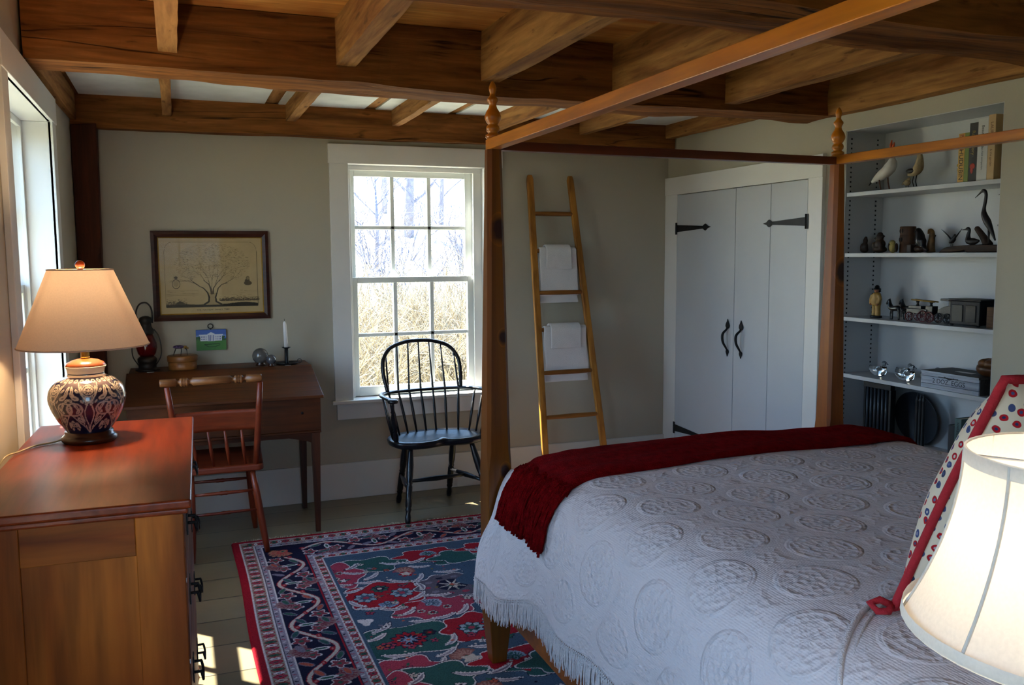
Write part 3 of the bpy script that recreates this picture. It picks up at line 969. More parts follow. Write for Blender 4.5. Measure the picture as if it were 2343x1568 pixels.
SPREAD = spread_material()
COTTON = plain('plain_cotton', lin('#d6d0d2'), 0.95, spec=0.1, vary=0.02, bump=0.5, bscale=260)
mb = MB(); TE = T0 + R0 * PI / 2 + 0.40
mb.grid(lambda u, v: cover(u, 0.70 + v * (TE - 0.70)), NS, 190, uv=lambda u, v: (ARC[int(round(u * NS))], v * (TE - 0.70)))
spread = mb.build('bedspread', SPREAD, None, (1.05, 2.90, 0.26))
tag(spread, 'white matelasse bedspread with raised medallions and knotted fringe on the bed', 'bedspread')


def strands(mb, paths, r, seg=4):
    for p in paths: mb.tube(p, r, seg, caps=False)


# knotted fringe along the side hem
rnd = random.Random(5)
mb = MB()
tt = 1.15
while tt < 2.885:
    if tt <= T0: t = tt
    else: t = T0 + (tt - T0) / (2.888 - T0) * (R0 * PI / 2 + 0.40) * 0.55
    x, y, z = cover(0.0, t)
    for q in range(3):
        yy = y + rnd.uniform(-0.006, 0.006)
        l = 0.085 + rnd.uniform(-0.014, 0.012)
        x0 = x - 0.001 + rnd.uniform(-0.003, 0.002)
        mb.tube([(x, y, z + 0.004), (x0, (y + yy) / 2, z - 0.018), (x0 + rnd.uniform(-0.004, 0.003), yy, z - l * 0.6), (x0 + rnd.uniform(-0.006, 0.004), yy + rnd.uniform(-0.005, 0.005), z - l)], [0.0012, 0.0022, 0.0026, 0.0012], 4, caps=False)
    # open-work knots
    for zz in (0.0, -0.011):
        mb.ball((x - 0.0015, y + (0.004 if zz else 0), z + zz - 0.004), 0.0032, 6, 4)
    tt += 0.0085
fr = mb.build('fringe', COTTON, spread); fr['kind'] = 'stuff'; fr['label'] = 'white knotted fringe'
# corded edge of the patterned field where the plain border begins
cp = []
for xx, yy in catmull([(1.60, 1.345), (1.358, 1.321), (1.26, 1.302), (1.163, 1.25), (1.083, 1.185), (1.030, 1.10), (1.003, 0.98)], 60):
    best = min(range(NS + 1), key=lambda i: abs(SECP[i][0] - xx)) / NS
    p = cover(best, yy, 0.003); cp.append((xx, yy, p[2]))
mb = MB(); mb.tube(cp, 0.006, 8); mb.tube([(a + 0.012, b - 0.016, c + 0.001) for a, b, c in cp], 0.003, 6)
mb.build('hem_cord', COTTON, spread)

# ---------------------------------------------------------------- red throw over the foot
THROW = plain('red_chenille', lin('#7a0b10'), 1.0, spec=0.02, vary=0.3, vscale=40, bump=1.0, bscale=220)


def s_of_x(xx, left=True):
    return min(range(NS + 1), key=lambda i: abs(SECP[i][0] - xx)) / NS


def s_of_z(zz):
    return min(range(NS // 2), key=lambda i: abs(SECP[i][1] - zz)) / NS


SA, SB = s_of_z(0.752), s_of_x(2.735)
NEAR = catmull([(0.98, 2.325), (1.04, 2.335), (1.09, 2.375), (1.18, 2.41), (1.34, 2.425), (1.60, 2.435), (1.8, 2.44), (2.2, 2.45), (2.4, 2.46), (2.6, 2.51), (2.76, 2.54)], 80)


def near_t(s):
    x = sec(s)[0]
    if s > 0.5: x = max(x, 1.5)
    return float(np.interp(x, [p[0] for p in NEAR], [p[1] for p in NEAR]))


def far_t(s):
    z = sec(s)[1]
    side = T0 + 0.10
    return side + smooth01(0.742, 0.795, z) * (R0 * PI / 2 + 0.10 - 0.10)


def throw_pt(u, v):
    s = SA + (SB - SA) * u
    a, b = near_t(s), far_t(s)
    rip = 0.003 * math.sin(v * 30 + 5 * math.sin(u * 9)) + 0.0035 * noise.noise(Vector((u * 22, v * 9, 2.0)))
    edge = 0.010 * smooth01(0.0, 0.05, v)
    return cover(s, a + (b - a) * v, 0.004 + edge + rip)


mb = MB(); mb.grid(throw_pt, 240, 60)
throw = mb.build('throw_blanket', THROW, None, (1.05, 2.80, 0.7), solid=0.006)
tag(throw, 'dark red chenille throw with long fringe across the foot of the bed', 'blanket')
mb = MB()
for k in range(330):
    v = rnd.uniform(0.0, 0.985)
    t = near_t(SA) + (far_t(SA) - near_t(SA)) * v
    s0 = SA + rnd.uniform(-0.004, 0.03)
    zend = rnd.uniform(0.588, 0.622) - 0.02 * (1 - v)
    s1 = s_of_z(zend)
    pts = []
    dt = rnd.uniform(-0.012, 0.012); o = rnd.uniform(0.005, 0.019)
    for q in range(7):
        f = q / 6
        p = cover(s0 + (s1 - s0) * f, t + dt * f, o + 0.004 * math.sin(f * 9 + k))
        pts.append(p)
    mb.tube(pts, [0.0036 + 0.0013 * math.sin(q * 2.4 + k) for q in range(7)], 5, caps=True)
f2 = mb.build('fringe', THROW, throw); f2['kind'] = 'stuff'


# ---------------------------------------------------------------- pillow
def dots_material():
    m, nt, b = new_mat('dotted_cotton')
    uv = node(nt, 'ShaderNodeUVMap')
    v = node(nt, 'ShaderNodeTexVoronoi', voronoi_dimensions='2D', in_Scale=38.0, in_Randomness=0.5)
    nz = node(nt, 'ShaderNodeTexNoise', in_Scale=30.0); nt.links.new(uv.outputs[0], nz.inputs['Vector'])
    wob = mixc(nt, 0.012, uv.outputs[0], nz.outputs['Color'], 'ADD')
    nt.links.new(wob, v.inputs['Vector'])
    d = v.outputs['Distance']
    sp = node(nt, 'ShaderNodeSeparateColor'); nt.links.new(v.outputs['Color'], sp.inputs[0])
    rb = ramp(nt, [(0.0, lin('#a81d28')), (0.48, lin('#b5202a')), (0.49, lin('#3a4a78')), (0.85, lin('#4a5378')), (0.86, lin('#2c3550')), (1.0, lin('#2c3550'))], sp.outputs[0])
    ctr = ramp(nt, [(0.0, lin('#d9d0c4')), (0.5, lin('#5a6390')), (1.0, lin('#27335c'))], sp.outputs[1])
    col = mixc(nt, ramp(nt, [(0.27, (1, 1, 1, 1)), (0.30, (0, 0, 0, 1))], d), lin('#dfd2bb'), rb)
    col = mixc(nt, ramp(nt, [(0.10, (1, 1, 1, 1)), (0.13, (0, 0, 0, 1))], d), col, ctr)
    nt.links.new(col, b.inputs['Base Color'])
    b.inputs['Roughness'].default_value = 0.9; b.inputs['Specular IOR Level'].default_value = 0.15
    return m


DOTS = dots_material()
PIPING = plain('red_piping', lin('#b01f2c'), 0.85, vary=0.08, vscale=30, bump=0.3, bscale=200)
PB, PT = Vector((1.27, 1.252, 0.815)), Vector((1.27, 1.036, 1.290))
PV = PT - PB; PN = Vector((0, PV.z, -PV.y)).normalized(); PU = Vector((0.62, 0.0, 0.0))


def pil(u, v, side):
    """u, v in 0..1; side +1 front (foot of the bed), -1 back"""
    a, c = 2 * u - 1, 2 * v - 1
    pinch = 0.05 * (1 - (1 - abs(c) ** 3) ) * 1.0
    a2 = a * (1 - 0.06 * (1 - c * c) ** 1.0 * (abs(a) ** 4)); c2 = c * (1 - 0.05 * (1 - a * a) * abs(c) ** 4)
    t = 0.115 * max(0.0, (1 - abs(a) ** 2.6)) ** 0.62 * max(0.0, (1 - abs(c) ** 2.6)) ** 0.62
    wr = 0.006 * noise.noise(Vector((u * 6, v * 6, side * 3.0))) * (t / 0.115)
    p = PB + PU * ((a2 + 1) / 2) + PV * ((c2 + 1) / 2) + PN * (side * (t + wr))
    sag = 0.018 * math.sin(PI * v) * (1 - u)
    return p + PN * sag


def pil_uv(side):
    n = 40
    P = [[pil(i / n, j / n, side) for j in range(n + 1)] for i in range(n + 1)]
    U = [[0.0] * (n + 1) for _ in range(n + 1)]; W_u = [[0.0] * (n + 1) for _ in range(n + 1)]
    for i in range(n + 1):
        for j in range(n + 1):
            if i: U[i][j] = U[i - 1][j] + (P[i][j] - P[i - 1][j]).length
            if j: W_u[i][j] = W_u[i][j - 1] + (P[i][j] - P[i][j - 1]).length
    return lambda u, v: (U[round(u * n)][round(v * n)] + (3 if side < 0 else 0), W_u[round(u * n)][round(v * n)])


pillow = thing('pillow', PB + PU * 0.5, 'large cream pillow with red and blue ring dots and red piping against the headboard', 'pillow')
mb = MB(); mb.grid(lambda u, v: pil(u, v, 1), 40, 40, uv=pil_uv(1)); mb.grid(lambda u, v: pil(u, v, -1), 40, 40, uv=pil_uv(-1), flip=True)
mb.build('cushion', DOTS, pillow)
path = [pil(0, k / 24, 1) for k in range(25)] + [pil(k / 24, 1, 1) for k in range(1, 25)] + [pil(1, 1 - k / 24, 1) for k in range(1, 25)] + [pil(1 - k / 24, 0, 1) for k in range(1, 24)]
mb = MB(); mb.tube(path, 0.0085, 8, closed=True)
mb.build('piping', PIPING, pillow)
mb = MB()
c0 = PB + Vector((-0.006, 0.0, 0.006))
mb.tube([c0 + Vector((0.0, 0.0, 0)), c0 + Vector((-0.015, 0.014, 0.008)), c0 + Vector((-0.034, 0.02, 0.002)), c0 + Vector((-0.03, 0.004, -0.009)), c0 + Vector((-0.012, -0.006, -0.008)), c0], 0.0075, 8)
mb.build('corner_tie', PIPING, pillow)

# ---------------------------------------------------------------- bedside lamp and its nightstand (stand is below the frame)
LX, LY = 0.807, 0.560
ns = thing('nightstand', (0.79, 0.56, 0), 'honey pine nightstand beside the bed under the bell-shaded lamp', 'nightstand')
mb = MB(); mb.box(0.62, 0.955, 0.38, 0.74, 0.70, 0.725); mb.build('top', PINE_X, ns, bevel=0.004)
mb = MB(); mb.box(0.64, 0.935, 0.40, 0.72, 0.56, 0.70); mb.build('apron', PINE_X, ns, bevel=0.002)
for sx in (0.655, 0.92):
    for sy in (0.415, 0.705):
        mb = MB(); mb.taper((sx, sy, 0), 0.024, 0.024, (sx, sy, 0.57), 0.036, 0.036); mb.build('leg', PINE_Z, ns, bevel=0.002)

lamp2 = thing('bedside_lamp', (LX, LY, 0.725), 'lit lamp with white bell shade and turned wood body beside the bed', 'lamp')
mb = MB(); mb.lathe([(0.0, 0), (0.07, 0), (0.072, 0.012), (0.055, 0.022), (0.03, 0.035), (0.022, 0.06), (0.03, 0.09), (0.05, 0.13), (0.068, 0.19), (0.072, 0.24), (0.062, 0.285), (0.04, 0.318), (0.022, 0.335), (0.016, 0.35), (0.0, 0.352)], (LX, LY, 0.725), 32)
mb.build('lamp_body', PINE_Z, lamp2)
mb = MB(); mb.lathe([(0.010, 0.0), (0.010, 0.05), (0.014, 0.055), (0.014, 0.085), (0.0, 0.087)], (LX, LY, 1.07), 16)
mb.build('socket', BRASS, lamp2)
ZB, ZT, RB, RT = 1.130, 1.305, 0.159, 0.108
SHADE2 = shade_mat('white_shade_cloth', lin('#e9e0d6'), 0.34)
prof = []
for k in range(25):
    t = k / 24
    prof.append((RT + (RB - RT) * (1 - t) ** 1.9, ZB + (ZT - ZB) * t))


def bell(mb, scale, seg=48):
    vs = []; fs = []
    for r, z in prof:
        for k in range(seg):
            a = 2 * PI * k / seg
            sc = 1 - 0.010 * abs(math.sin(a * 4)) * scale
            vs.append((LX + r * sc * math.cos(a), LY + r * sc * math.sin(a), z))
    for i in range(len(prof) - 1):
        for k in range(seg):
            k2 = (k + 1) % seg
            fs.append((i * seg + k, i * seg + k2, (i + 1) * seg + k2, (i + 1) * seg + k))
    mb.add(vs, fs, True)


mb = MB(); bell(mb, 1.0)
sh2 = mb.build('lamp_shade', SHADE2, lamp2)
TRIMC = shade_mat('shade_trim_tape', lin('#e2ddd6'), 0.25)
mb = MB()
mb.lathe([(RT + 0.002, ZT - 0.012), (RT + 0.0015, ZT + 0.002), (RT - 0.001, ZT + 0.002)], (LX, LY, 0), 48, caps=False)
mb.lathe([(RB + 0.001, ZB + 0.010), (RB + 0.003, ZB), (RB + 0.001, ZB - 0.003)], (LX, LY, 0), 48, caps=False)
mb.build('trim_tape', TRIMC, sh2)
for k in range(8):
    a = PI * k / 4 + 0.0
    mb = MB(); mb.tube([(LX + (r + 0.0008) * math.cos(a), LY + (r + 0.0008) * math.sin(a), z) for r, z in prof], 0.0016, 6)
    mb.build('rib', TRIMC, sh2)
mb = MB(); mb.ball((LX, LY, 1.205), (0.028, 0.028, 0.038), 20, 12)
mb.build('bulb', glow_mat('lit_bulb', (1.0, 0.86, 0.62, 1), 30.0), lamp2)
mb = MB()
for k in range(3):
    a = 2 * PI * k / 3 + 0.4
    mb.tube([(LX, LY, ZT - 0.012), (LX + RT * math.cos(a), LY + RT * math.sin(a), ZT - 0.004)], 0.0015, 6)
mb.tube([(LX + 0.05 * math.cos(q), LY + 0.05 * math.sin(q), 1.155 + (0.14) * abs(math.sin(q / 2 + 0.0))) for q in [PI * j / 12 for j in range(0, 13)]], 0.0015, 6)
mb.build('harp', WHITE, lamp2)

# ---------------------------------------------------------------- chest of drawers
CM = Matrix.Translation((0.0, 2.065, 0)) @ Matrix.Rotation(math.radians(-1.3), 4, 'Z')
CZT = 0.952
chest = thing('chest_of_drawers', (-0.22, 2.6, 0), 'reddish brown wooden chest of drawers under the blue and white lamp', 'chest of drawers')
mb = MB(); mb.box(-0.462, 0.012, 0.0, 1.10, CZT - 0.022, CZT, CM)
mb.build('top', CHEST_T, chest, bevel=0.006, bseg=3)
mb = MB(); mb.box(-0.452, 0.004, 0.010, 1.09, CZT - 0.036, CZT - 0.022, CM); mb.build('moulding', CHEST_T, chest, bevel=0.005, bseg=3)
for xa, xb in ((-0.442, -0.343), (-0.110, -0.008)):
    mb = MB(); mb.box(xa, xb, 0.020, 0.042, 0.03, CZT - 0.036, CM); mb.build('stile', CHEST_Z, chest, bevel=0.0025)
for za, zb in ((CZT - 0.125, CZT - 0.036), (0.08, 0.17)):
    mb = MB(); mb.box(-0.343, -0.110, 0.0215, 0.042, za, zb, CM); mb.build('end_rail', CHEST_X, chest, bevel=0.002)
mb = MB(); mb.box(-0.347, -0.106, 0.030, 0.04, 0.15, CZT - 0.12, CM); mb.build('end_panel', CHEST_Z, chest)
mb = MB(); mb.box(-0.442, -0.03, 0.04, 1.08, 0.06, CZT - 0.036, CM); mb.build('carcass', CHEST_Z, chest)
zt = [(0.745, 0.90), (0.545, 0.735), (0.325, 0.535), (0.095, 0.315)]
for za, zb in zt:
    mb = MB(); mb.box(-0.032, -0.006, 0.065, 1.055, za, zb, CM)
    dr = mb.build('drawer', CHEST_Y, chest, bevel=0.003)
    for yy in (0.25, 0.87):
        mb = MB(); zc = (za + zb) / 2 + 0.012
        X = -0.006
        mb.box(X, X + 0.003, yy - 0.045, yy + 0.045, zc - 0.018, zc + 0.018, CM); mb.box(X, X + 0.003, yy - 0.016, yy + 0.016, zc - 0.036, zc + 0.034, CM)
        for q in (-0.032, 0.032): mb.tube([CM @ Vector((X, yy + q, zc)), CM @ Vector((X + 0.022, yy + q, zc))], 0.004, 8)
        mb.tube([CM @ Vector(p) for p in catmull([(X + 0.02, yy - 0.032, zc), (X + 0.024, yy - 0.03, zc - 0.02), (X + 0.024, yy, zc - 0.034), (X + 0.024, yy + 0.03, zc - 0.02), (X + 0.02, yy + 0.032, zc)], 16)], 0.0035, 8)
        mb.build('drawer_pull', IRON, dr)
for x, y in ((-0.42, 0.04), (-0.03, 0.04), (-0.42, 1.06), (-0.03, 1.06)):
    mb = MB(); p = CM @ Vector((x, y, 0)); mb.lathe([(0.0, 0), (0.018, 0), (0.026, 0.03), (0.02, 0.05), (0.026, 0.062), (0, 0.062)], (p.x, p.y, 0), 16); mb.build('foot', CHEST_Z, chest)

# ---------------------------------------------------------------- table lamp on the chest
TX, TY, TZ = -0.262, 2.86, CZT
lamp = thing('table_lamp', (TX, TY, TZ), 'lit table lamp with navy and white floral ginger jar and tan cone shade', 'lamp')
WOODB = wood('lamp_base_wood', lin('#2a120a'), lin('#4a2413'), 'x', 1, 0.3, coat=0.3, bump=0.02)
mb = MB(); mb.lathe([(0.0, 0), (0.070, 0.0), (0.076, 0.006), (0.077, 0.014), (0.071, 0.020), (0.066, 0.024), (0.067, 0.032), (0.0, 0.034)], (TX, TY, TZ), 40)
mb.build('lamp_base', WOODB, lamp)
jar = [(0.056, 0.030), (0.062, 0.036), (0.080, 0.062), (0.096, 0.092), (0.1055, 0.122), (0.106, 0.142), (0.099, 0.165), (0.083, 0.183), (0.064, 0.194), (0.053, 0.199), (0.0505, 0.205), (0.052, 0.216), (0.056, 0.224), (0.056, 0.227), (0.05, 0.228)]


def jar_pattern():
    cv = Canvas(0, 6, 0, 1, 0.004, lin('#15183c'))
    W = lin('#b9ae9e')
    def P(pts, dx, flip):
        return [((dx + (1 - x if flip else x)), y) for x, y in pts]
    for k in range(-1, 7):
        d = k
        for fl in (False, True):
            cv.line(P([(0.0, 0.02), (0.03, 0.18), (0.10, 0.30), (0.12, 0.42), (0.06, 0.55), (-0.10, 0.66), (-0.22, 0.80), (-0.28, 0.93)], d, fl), 0.030, W)
            cv.line(P([(0.0, 0.0), (0.10, 0.12), (0.30, 0.24), (0.5, 0.40)], d, fl), 0.022, W)
            cv.ring(d + (0.63 if fl else 0.37), 0.48, 0.20, 0.115, 0.026, W)
            # leaves
            for (x, y, a, l) in ((0.30, 0.52, 0.9, 0.075), (0.28, 0.44, -0.5, 0.07), (0.22, 0.50, 2.3, 0.06), (0.36, 0.57, 1.2, 0.05), (0.20, 0.34, 1.1, 0.08), (0.25, 0.28, 0.5, 0.09), (0.16, 0.24, 1.8, 0.06), (0.36, 0.18, 0.9, 0.08), (0.40, 0.10, 0.2, 0.06), (0.10, 0.13, 1.2, 0.05), (0.40, 0.72, 0.6, 0.10), (0.33, 0.68, 0.2, 0.10), (0.43, 0.80, 1.1, 0.09), (0.30, 0.80, 0.4, 0.06), (0.18, 0.80, 1.3, 0.09), (0.45, 0.64, 0.3, 0.06), (0.08, 0.60, 1.2, 0.05), (0.17, 0.62, 0.6, 0.045), (0.08, 0.67, 1.5, 0.045), (0.44, 0.46, 1.5, 0.05), (0.47, 0.24, 0.4, 0.05)):
                xx = d + (1 - x if fl else x); aa = PI - a if fl else a
                cv.ell(xx, y, l, l * 0.42, W, aa)
                cv.ell(xx, y, l * 0.5, l * 0.08, lin('#15183c'), aa)
            # scrolls
            q = [(0.44 - 0.085 * (1 - i / 16) * math.cos(i * 0.62), 0.17 + 0.045 * (1 - i / 16) * math.sin(i * 0.62)) for i in range(16)]
            cv.line(P(q, d, fl), 0.018, W)
        cv.ell(d + 0.5, 0.47, 0.062, 0.055, W, 0, 6, 0.25); cv.ell(d + 0.5, 0.47, 0.024, 0.024, lin('#15183c')); cv.ell(d + 0.5, 0.47, 0.011, 0.011, W)
        # paisley drops near the shoulder
        cv.ell(d + 0.0, 0.80, 0.17, 0.105, W); cv.ell(d + 0.0, 0.80, 0.15, 0.088, lin('#15183c')); cv.ell(d + 0.0, 0.80, 0.125, 0.072, W); cv.ell(d + 0.0, 0.80, 0.075, 0.04, lin('#15183c'), 0, 8, 0.3); cv.ell(d, 0.80, 0.04, 0.02, W, 0, 5, 0.3)
        cv.ell(d + 0.0, 0.60, 0.05, 0.03, W, 0, 5, 0.5); cv.ell(d + 0.0, 0.57, 0.02, 0.02, lin('#15183c'))
        for i in range(5): cv.ell(d + i / 5, 0.955, 0.07, 0.028, W); cv.ell(d + i / 5, 0.955, 0.04, 0.012, lin('#15183c'))
    return cv


cv = jar_pattern()
JP = catmull(jar, 160)
seg = 420
ang = np.linspace(0, 2 * PI, seg + 1)
A, Rr = np.meshgrid(ang, [p[0] for p in JP]); _, Zz = np.meshgrid(ang, [p[1] for p in JP])
hh = np.clip((Zz - 0.032) / (0.197 - 0.032), 0, 0.999)
rgb = cv.sample(np.mod(A / (2 * PI) * 6 + 0.38, 6.0), hh)
cream = np.array(lin('#cfc5b2')[:3]); navy = np.array(lin('#15183c')[:3])
neck = Zz > 0.1975
rgb[neck] = cream
rgb[(Zz > 0.204) & (Zz < 0.2065)] = navy
rgb[Zz < 0.036] = navy
colour_mesh('ginger_jar', TX + Rr * np.cos(A), TY + Rr * np.sin(A), TZ + Zz, rgb, pattern_mat('glazed_jar', 0.18, 0.5, 0.8), lamp)
mb = MB(); mb.lathe([(0.0, 0.224), (0.054, 0.224), (0.0555, 0.228), (0.050, 0.237), (0.036, 0.244), (0.020, 0.248), (0.0, 0.249)], (TX, TY, TZ), 36)
mb.build('jar_lid', wood('lid_wood', lin('#6a2c0c'), lin('#8a4416'), 'x', 1, 0.3, coat=0.3, bump=0.02), lamp)
mb = MB(); mb.lathe([(0.0135, 0.246), (0.0135, 0.252), (0.0125, 0.254), (0.0125, 0.300), (0.010, 0.302), (0.010, 0.34), (0.0, 0.342)], (TX, TY, TZ), 8, smooth=False)
mb.build('stem', BRASS, lamp)
SB_, ST_, RB_, RT_ = 0.287, 0.512, 0.179, 0.0885
SHADE1 = shade_mat('tan_shade_cloth', lin('#dcc6b2'), 0.08)
mb = MB(); mb.lathe([(RB_ + (RT_ - RB_) * k / 12, SB_ + (ST_ - SB_) * k / 12) for k in range(13)], (TX, TY, TZ), 72, caps=False)
sh1 = mb.build('lamp_shade', SHADE1, lamp)
for r, z in ((RB_, SB_), (RT_, ST_)):
    mb = MB(); mb.tube([(TX + r * math.cos(2 * PI * k / 48), TY + r * math.sin(2 * PI * k / 48), TZ + z) for k in range(48)], 0.0022, 6, closed=True)
    mb.build('shade_rim', SHADE1, sh1)
mb = MB()
for k in range(3):
    a = 2 * PI * k / 3
    mb.tube([(TX, TY, TZ + ST_ - 0.010), (TX + RT_ * math.cos(a), TY + RT_ * math.sin(a), TZ + ST_ - 0.002)], 0.0014, 6)
mb.tube([(TX + 0.045 * math.cos(q), TY, TZ + 0.31 + 0.19 * math.sin(q) ** 0.7) for q in [PI * j / 16 for j in range(17)]], 0.0015, 6)
mb.build('harp', BRASS, lamp)
mb = MB(); mb.lathe([(0.004, 0.49), (0.004, 0.512), (0.009, 0.514)], (TX, TY, TZ), 12); mb.ball((TX, TY, TZ + 0.5265), 0.0135, 20, 12)
mb.build('finial', wood('finial_wood', lin('#7a2d12'), lin('#9c451d'), 'x', 2, 0.25, coat=0.4, bump=0.0), lamp)
mb = MB(); mb.ball((TX, TY, TZ + 0.435), (0.024, 0.024, 0.034), 18, 10)
mb.build('bulb', glow_mat('warm_bulb', (1.0, 0.70, 0.38, 1), 12.0), lamp)
cord = catmull([(TX - 0.07, TY + 0.01, TZ + 0.008), (TX - 0.10, TY - 0.01, TZ + 0.004), (TX - 0.14, TY - 0.04, TZ + 0.004), (TX - 0.168, TY - 0.12, TZ + 0.006), (TX - 0.196, TY - 0.20, TZ + 0.004), (TX - 0.214, TY - 0.24, TZ - 0.06), (TX - 0.214, TY - 0.24, TZ - 0.2)], 40)
mb = MB(); mb.tube(cord, 0.0026, 8); mb.build('power_cord', plain('clear_gold_cord', lin('#b5a67e'), 0.35, vary=0.1), lamp)
# ---------------------------------------------------------------- slant-top desk
desk = thing('slant_top_desk', (0.215, 4.93, 0), 'old dark brown slant-top schoolmaster desk on tapered legs against the back wall', 'desk')
DX0, DX1 = -0.268, 0.704
mb = MB()
mb.hexa([(DX0, 4.605, 0.752), (DX1, 4.605, 0.752), (DX1, 5.04, 0.866), (DX0, 5.04, 0.866), (DX0, 4.605, 0.768), (DX1, 4.605, 0.768), (DX1, 5.04, 0.882), (DX0, 5.04, 0.882)])
mb.build('slant_lid', DESK_X, desk, bevel=0.003)
mb = MB(); mb.box(DX0 + 0.01, DX1 - 0.004, 5.041, 5.285, 0.862, 0.880); mb.build('top_shelf', DESK_X, desk, bevel=0.003)
mb = MB(); mb.box(DX0 + 0.012, DX1 - 0.012, 4.645, 4.665, 0.575, 0.752); mb.build('front_board', DESK_X, desk, bevel=0.002)
mb = MB(); mb.box(DX0 + 0.012, DX1 - 0.012, 4.638, 4.664, 0.562, 0.575); mb.build('front_moulding', DESK_X, desk, bevel=0.003)
for x in (DX0 + 0.014, DX1 - 0.032):
    mb = MB(); mb.hexa([(x, 4.665, 0.575), (x + 0.018, 4.665, 0.575), (x + 0.018, 5.27, 0.575), (x, 5.27, 0.575), (x, 4.665, 0.762), (x + 0.018, 4.665, 0.762), (x + 0.018, 5.27, 0.862), (x, 5.27, 0.862)])
    mb.build('side_board', DESK_X, desk)
mb = MB(); mb.box(DX0 + 0.03, DX1 - 0.03, 5.255, 5.272, 0.575, 0.862); mb.build('back_board', DESK_X, desk)
mb = MB(); mb.box(DX0 + 0.03, DX1 - 0.03, 4.67, 5.25, 0.576, 0.588); mb.build('bottom_board', DESK_X, desk)
for x in (DX0 + 0.038, DX1 - 0.040):
    for y in (4.672, 5.20):
        mb = MB(); mb.taper((x, y, 0.014 if (x > 0.3 and y < 4.8) else 0.0), 0.026, 0.026, (x, y, 0.578), 0.046, 0.046); mb.build('leg', DESK_Z, desk, bevel=0.002)
# apron below the case, curving down into the legs
ap = [(DX0 + 0.05, 0.565), (DX0 + 0.05, 0.50)] + [(DX0 + 0.05 + 0.13 * t, 0.50 + 0.038 * t ** 0.7) for t in (0.25, 0.5, 0.75, 1)] + [(DX1 - 0.05 - 0.13 * t, 0.50 + 0.038 * t ** 0.7) for t in (1, 0.75, 0.5, 0.25)] + [(DX1 - 0.05, 0.50), (DX1 - 0.05, 0.565)]
mb = MB(); mb.prism(ap, -4.676, -4.660, Matrix.Rotation(PI / 2, 4, 'X')); mb.build('apron', DESK_X, desk)
for x in (DX0 + 0.12, DX1 - 0.13):
    mb = MB(); mb.box(x - 0.017, x + 0.017, 5.032, 5.050, 0.8815, 0.8832); mb.build('hinge', plain('worn_hinge', lin('#8e8a84'), 0.4, metal=0.6), desk)
mb = MB(); mb.lathe([(0.0, 0), (0.007, 0), (0.007, 0.003), (0, 0.0035)], (0, 0, 0), 12, Matrix.Translation((0.595, 4.645, 0.672)) @ Matrix.Rotation(PI / 2, 4, 'X')); mb.build('keyhole_plate', IRON, desk)
DT = 0.880

# things on the desk
lan = thing('railroad_lantern', (-0.165, 5.15, DT), 'dark railroad lantern with red glass globe on the desk behind the lamp', 'lantern')
LXN, LYN = -0.165, 5.15
TIN = plain('blackened_tin', lin('#25201c'), 0.5, metal=0.5, vary=0.3, vscale=15)
mb = MB(); mb.lathe([(0, 0), (0.062, 0), (0.064, 0.006), (0.052, 0.012), (0.046, 0.016), (0.046, 0.045), (0.050, 0.048), (0.050, 0.066), (0.042, 0.074), (0.036, 0.078), (0, 0.078)], (LXN, LYN, DT), 28); mb.build('fount', TIN, lan)
mb = MB(); mb.lathe([(0.034, 0.078), (0.046, 0.095), (0.0535, 0.125), (0.052, 0.150), (0.040, 0.185), (0.032, 0.20)], (LXN, LYN, DT), 32)
RG = glass_mat('red_globe_glass', lin('#7d0a10'), 0.05)
RG.node_tree.nodes['Principled BSDF'].inputs['Transmission Weight'].default_value = 0.6
mb.build('globe', RG, lan, solid=0.002)
mb = MB(); mb.lathe([(0.034, 0.198), (0.040, 0.204), (0.040, 0.222), (0.030, 0.240), (0.028, 0.262), (0.036, 0.268), (0.030, 0.290), (0.016, 0.298), (0, 0.300)], (LXN, LYN, DT), 28); mb.build('chimney_cap', TIN, lan)
for s in (-1, 1):
    mb = MB(); mb.tube(catmull([(LXN + s * 0.045, LYN, DT + 0.03), (LXN + s * 0.070, LYN, DT + 0.075), (LXN + s * 0.074, LYN, DT + 0.13), (LXN + s * 0.062, LYN, DT + 0.19), (LXN + s * 0.040, LYN, DT + 0.225)], 20), 0.003, 8); mb.build('wire_guard', TIN, lan)
mb = MB(); mb.tube(catmull([(LXN - 0.034, LYN, DT + 0.26), (LXN - 0.046, LYN, DT + 0.315), (LXN - 0.028, LYN, DT + 0.362), (LXN + 0.006, LYN, DT + 0.372), (LXN + 0.030, LYN, DT + 0.345), (LXN + 0.036, LYN, DT + 0.30), (LXN + 0.034, LYN, DT + 0.26)], 30), 0.0042, 8); mb.build('bail', TIN, lan)

box = thing('round_wooden_box', (0.016, 5.135, DT), 'round bentwood box with fitted lid on the desk below the framed tree print', 'box')
BENT = wood('bentwood', lin('#7c4a1f'), lin('#a86b31'), 'x', 0.5, 0.45, coat=0.15, bump=0.03)
BO = (0.016, 5.135, DT)
mb = MB(); mb.lathe([(0, 0), (0.073, 0), (0.075, 0.003), (0.075, 0.052), (0, 0.052)], BO, 44); mb.build('box_body', BENT, box)
mb = MB(); mb.lathe([(0.079, 0.046), (0.080, 0.048), (0.080, 0.073), (0.077, 0.077), (0, 0.078)], BO, 44); mb.build('lid', BENT, box)

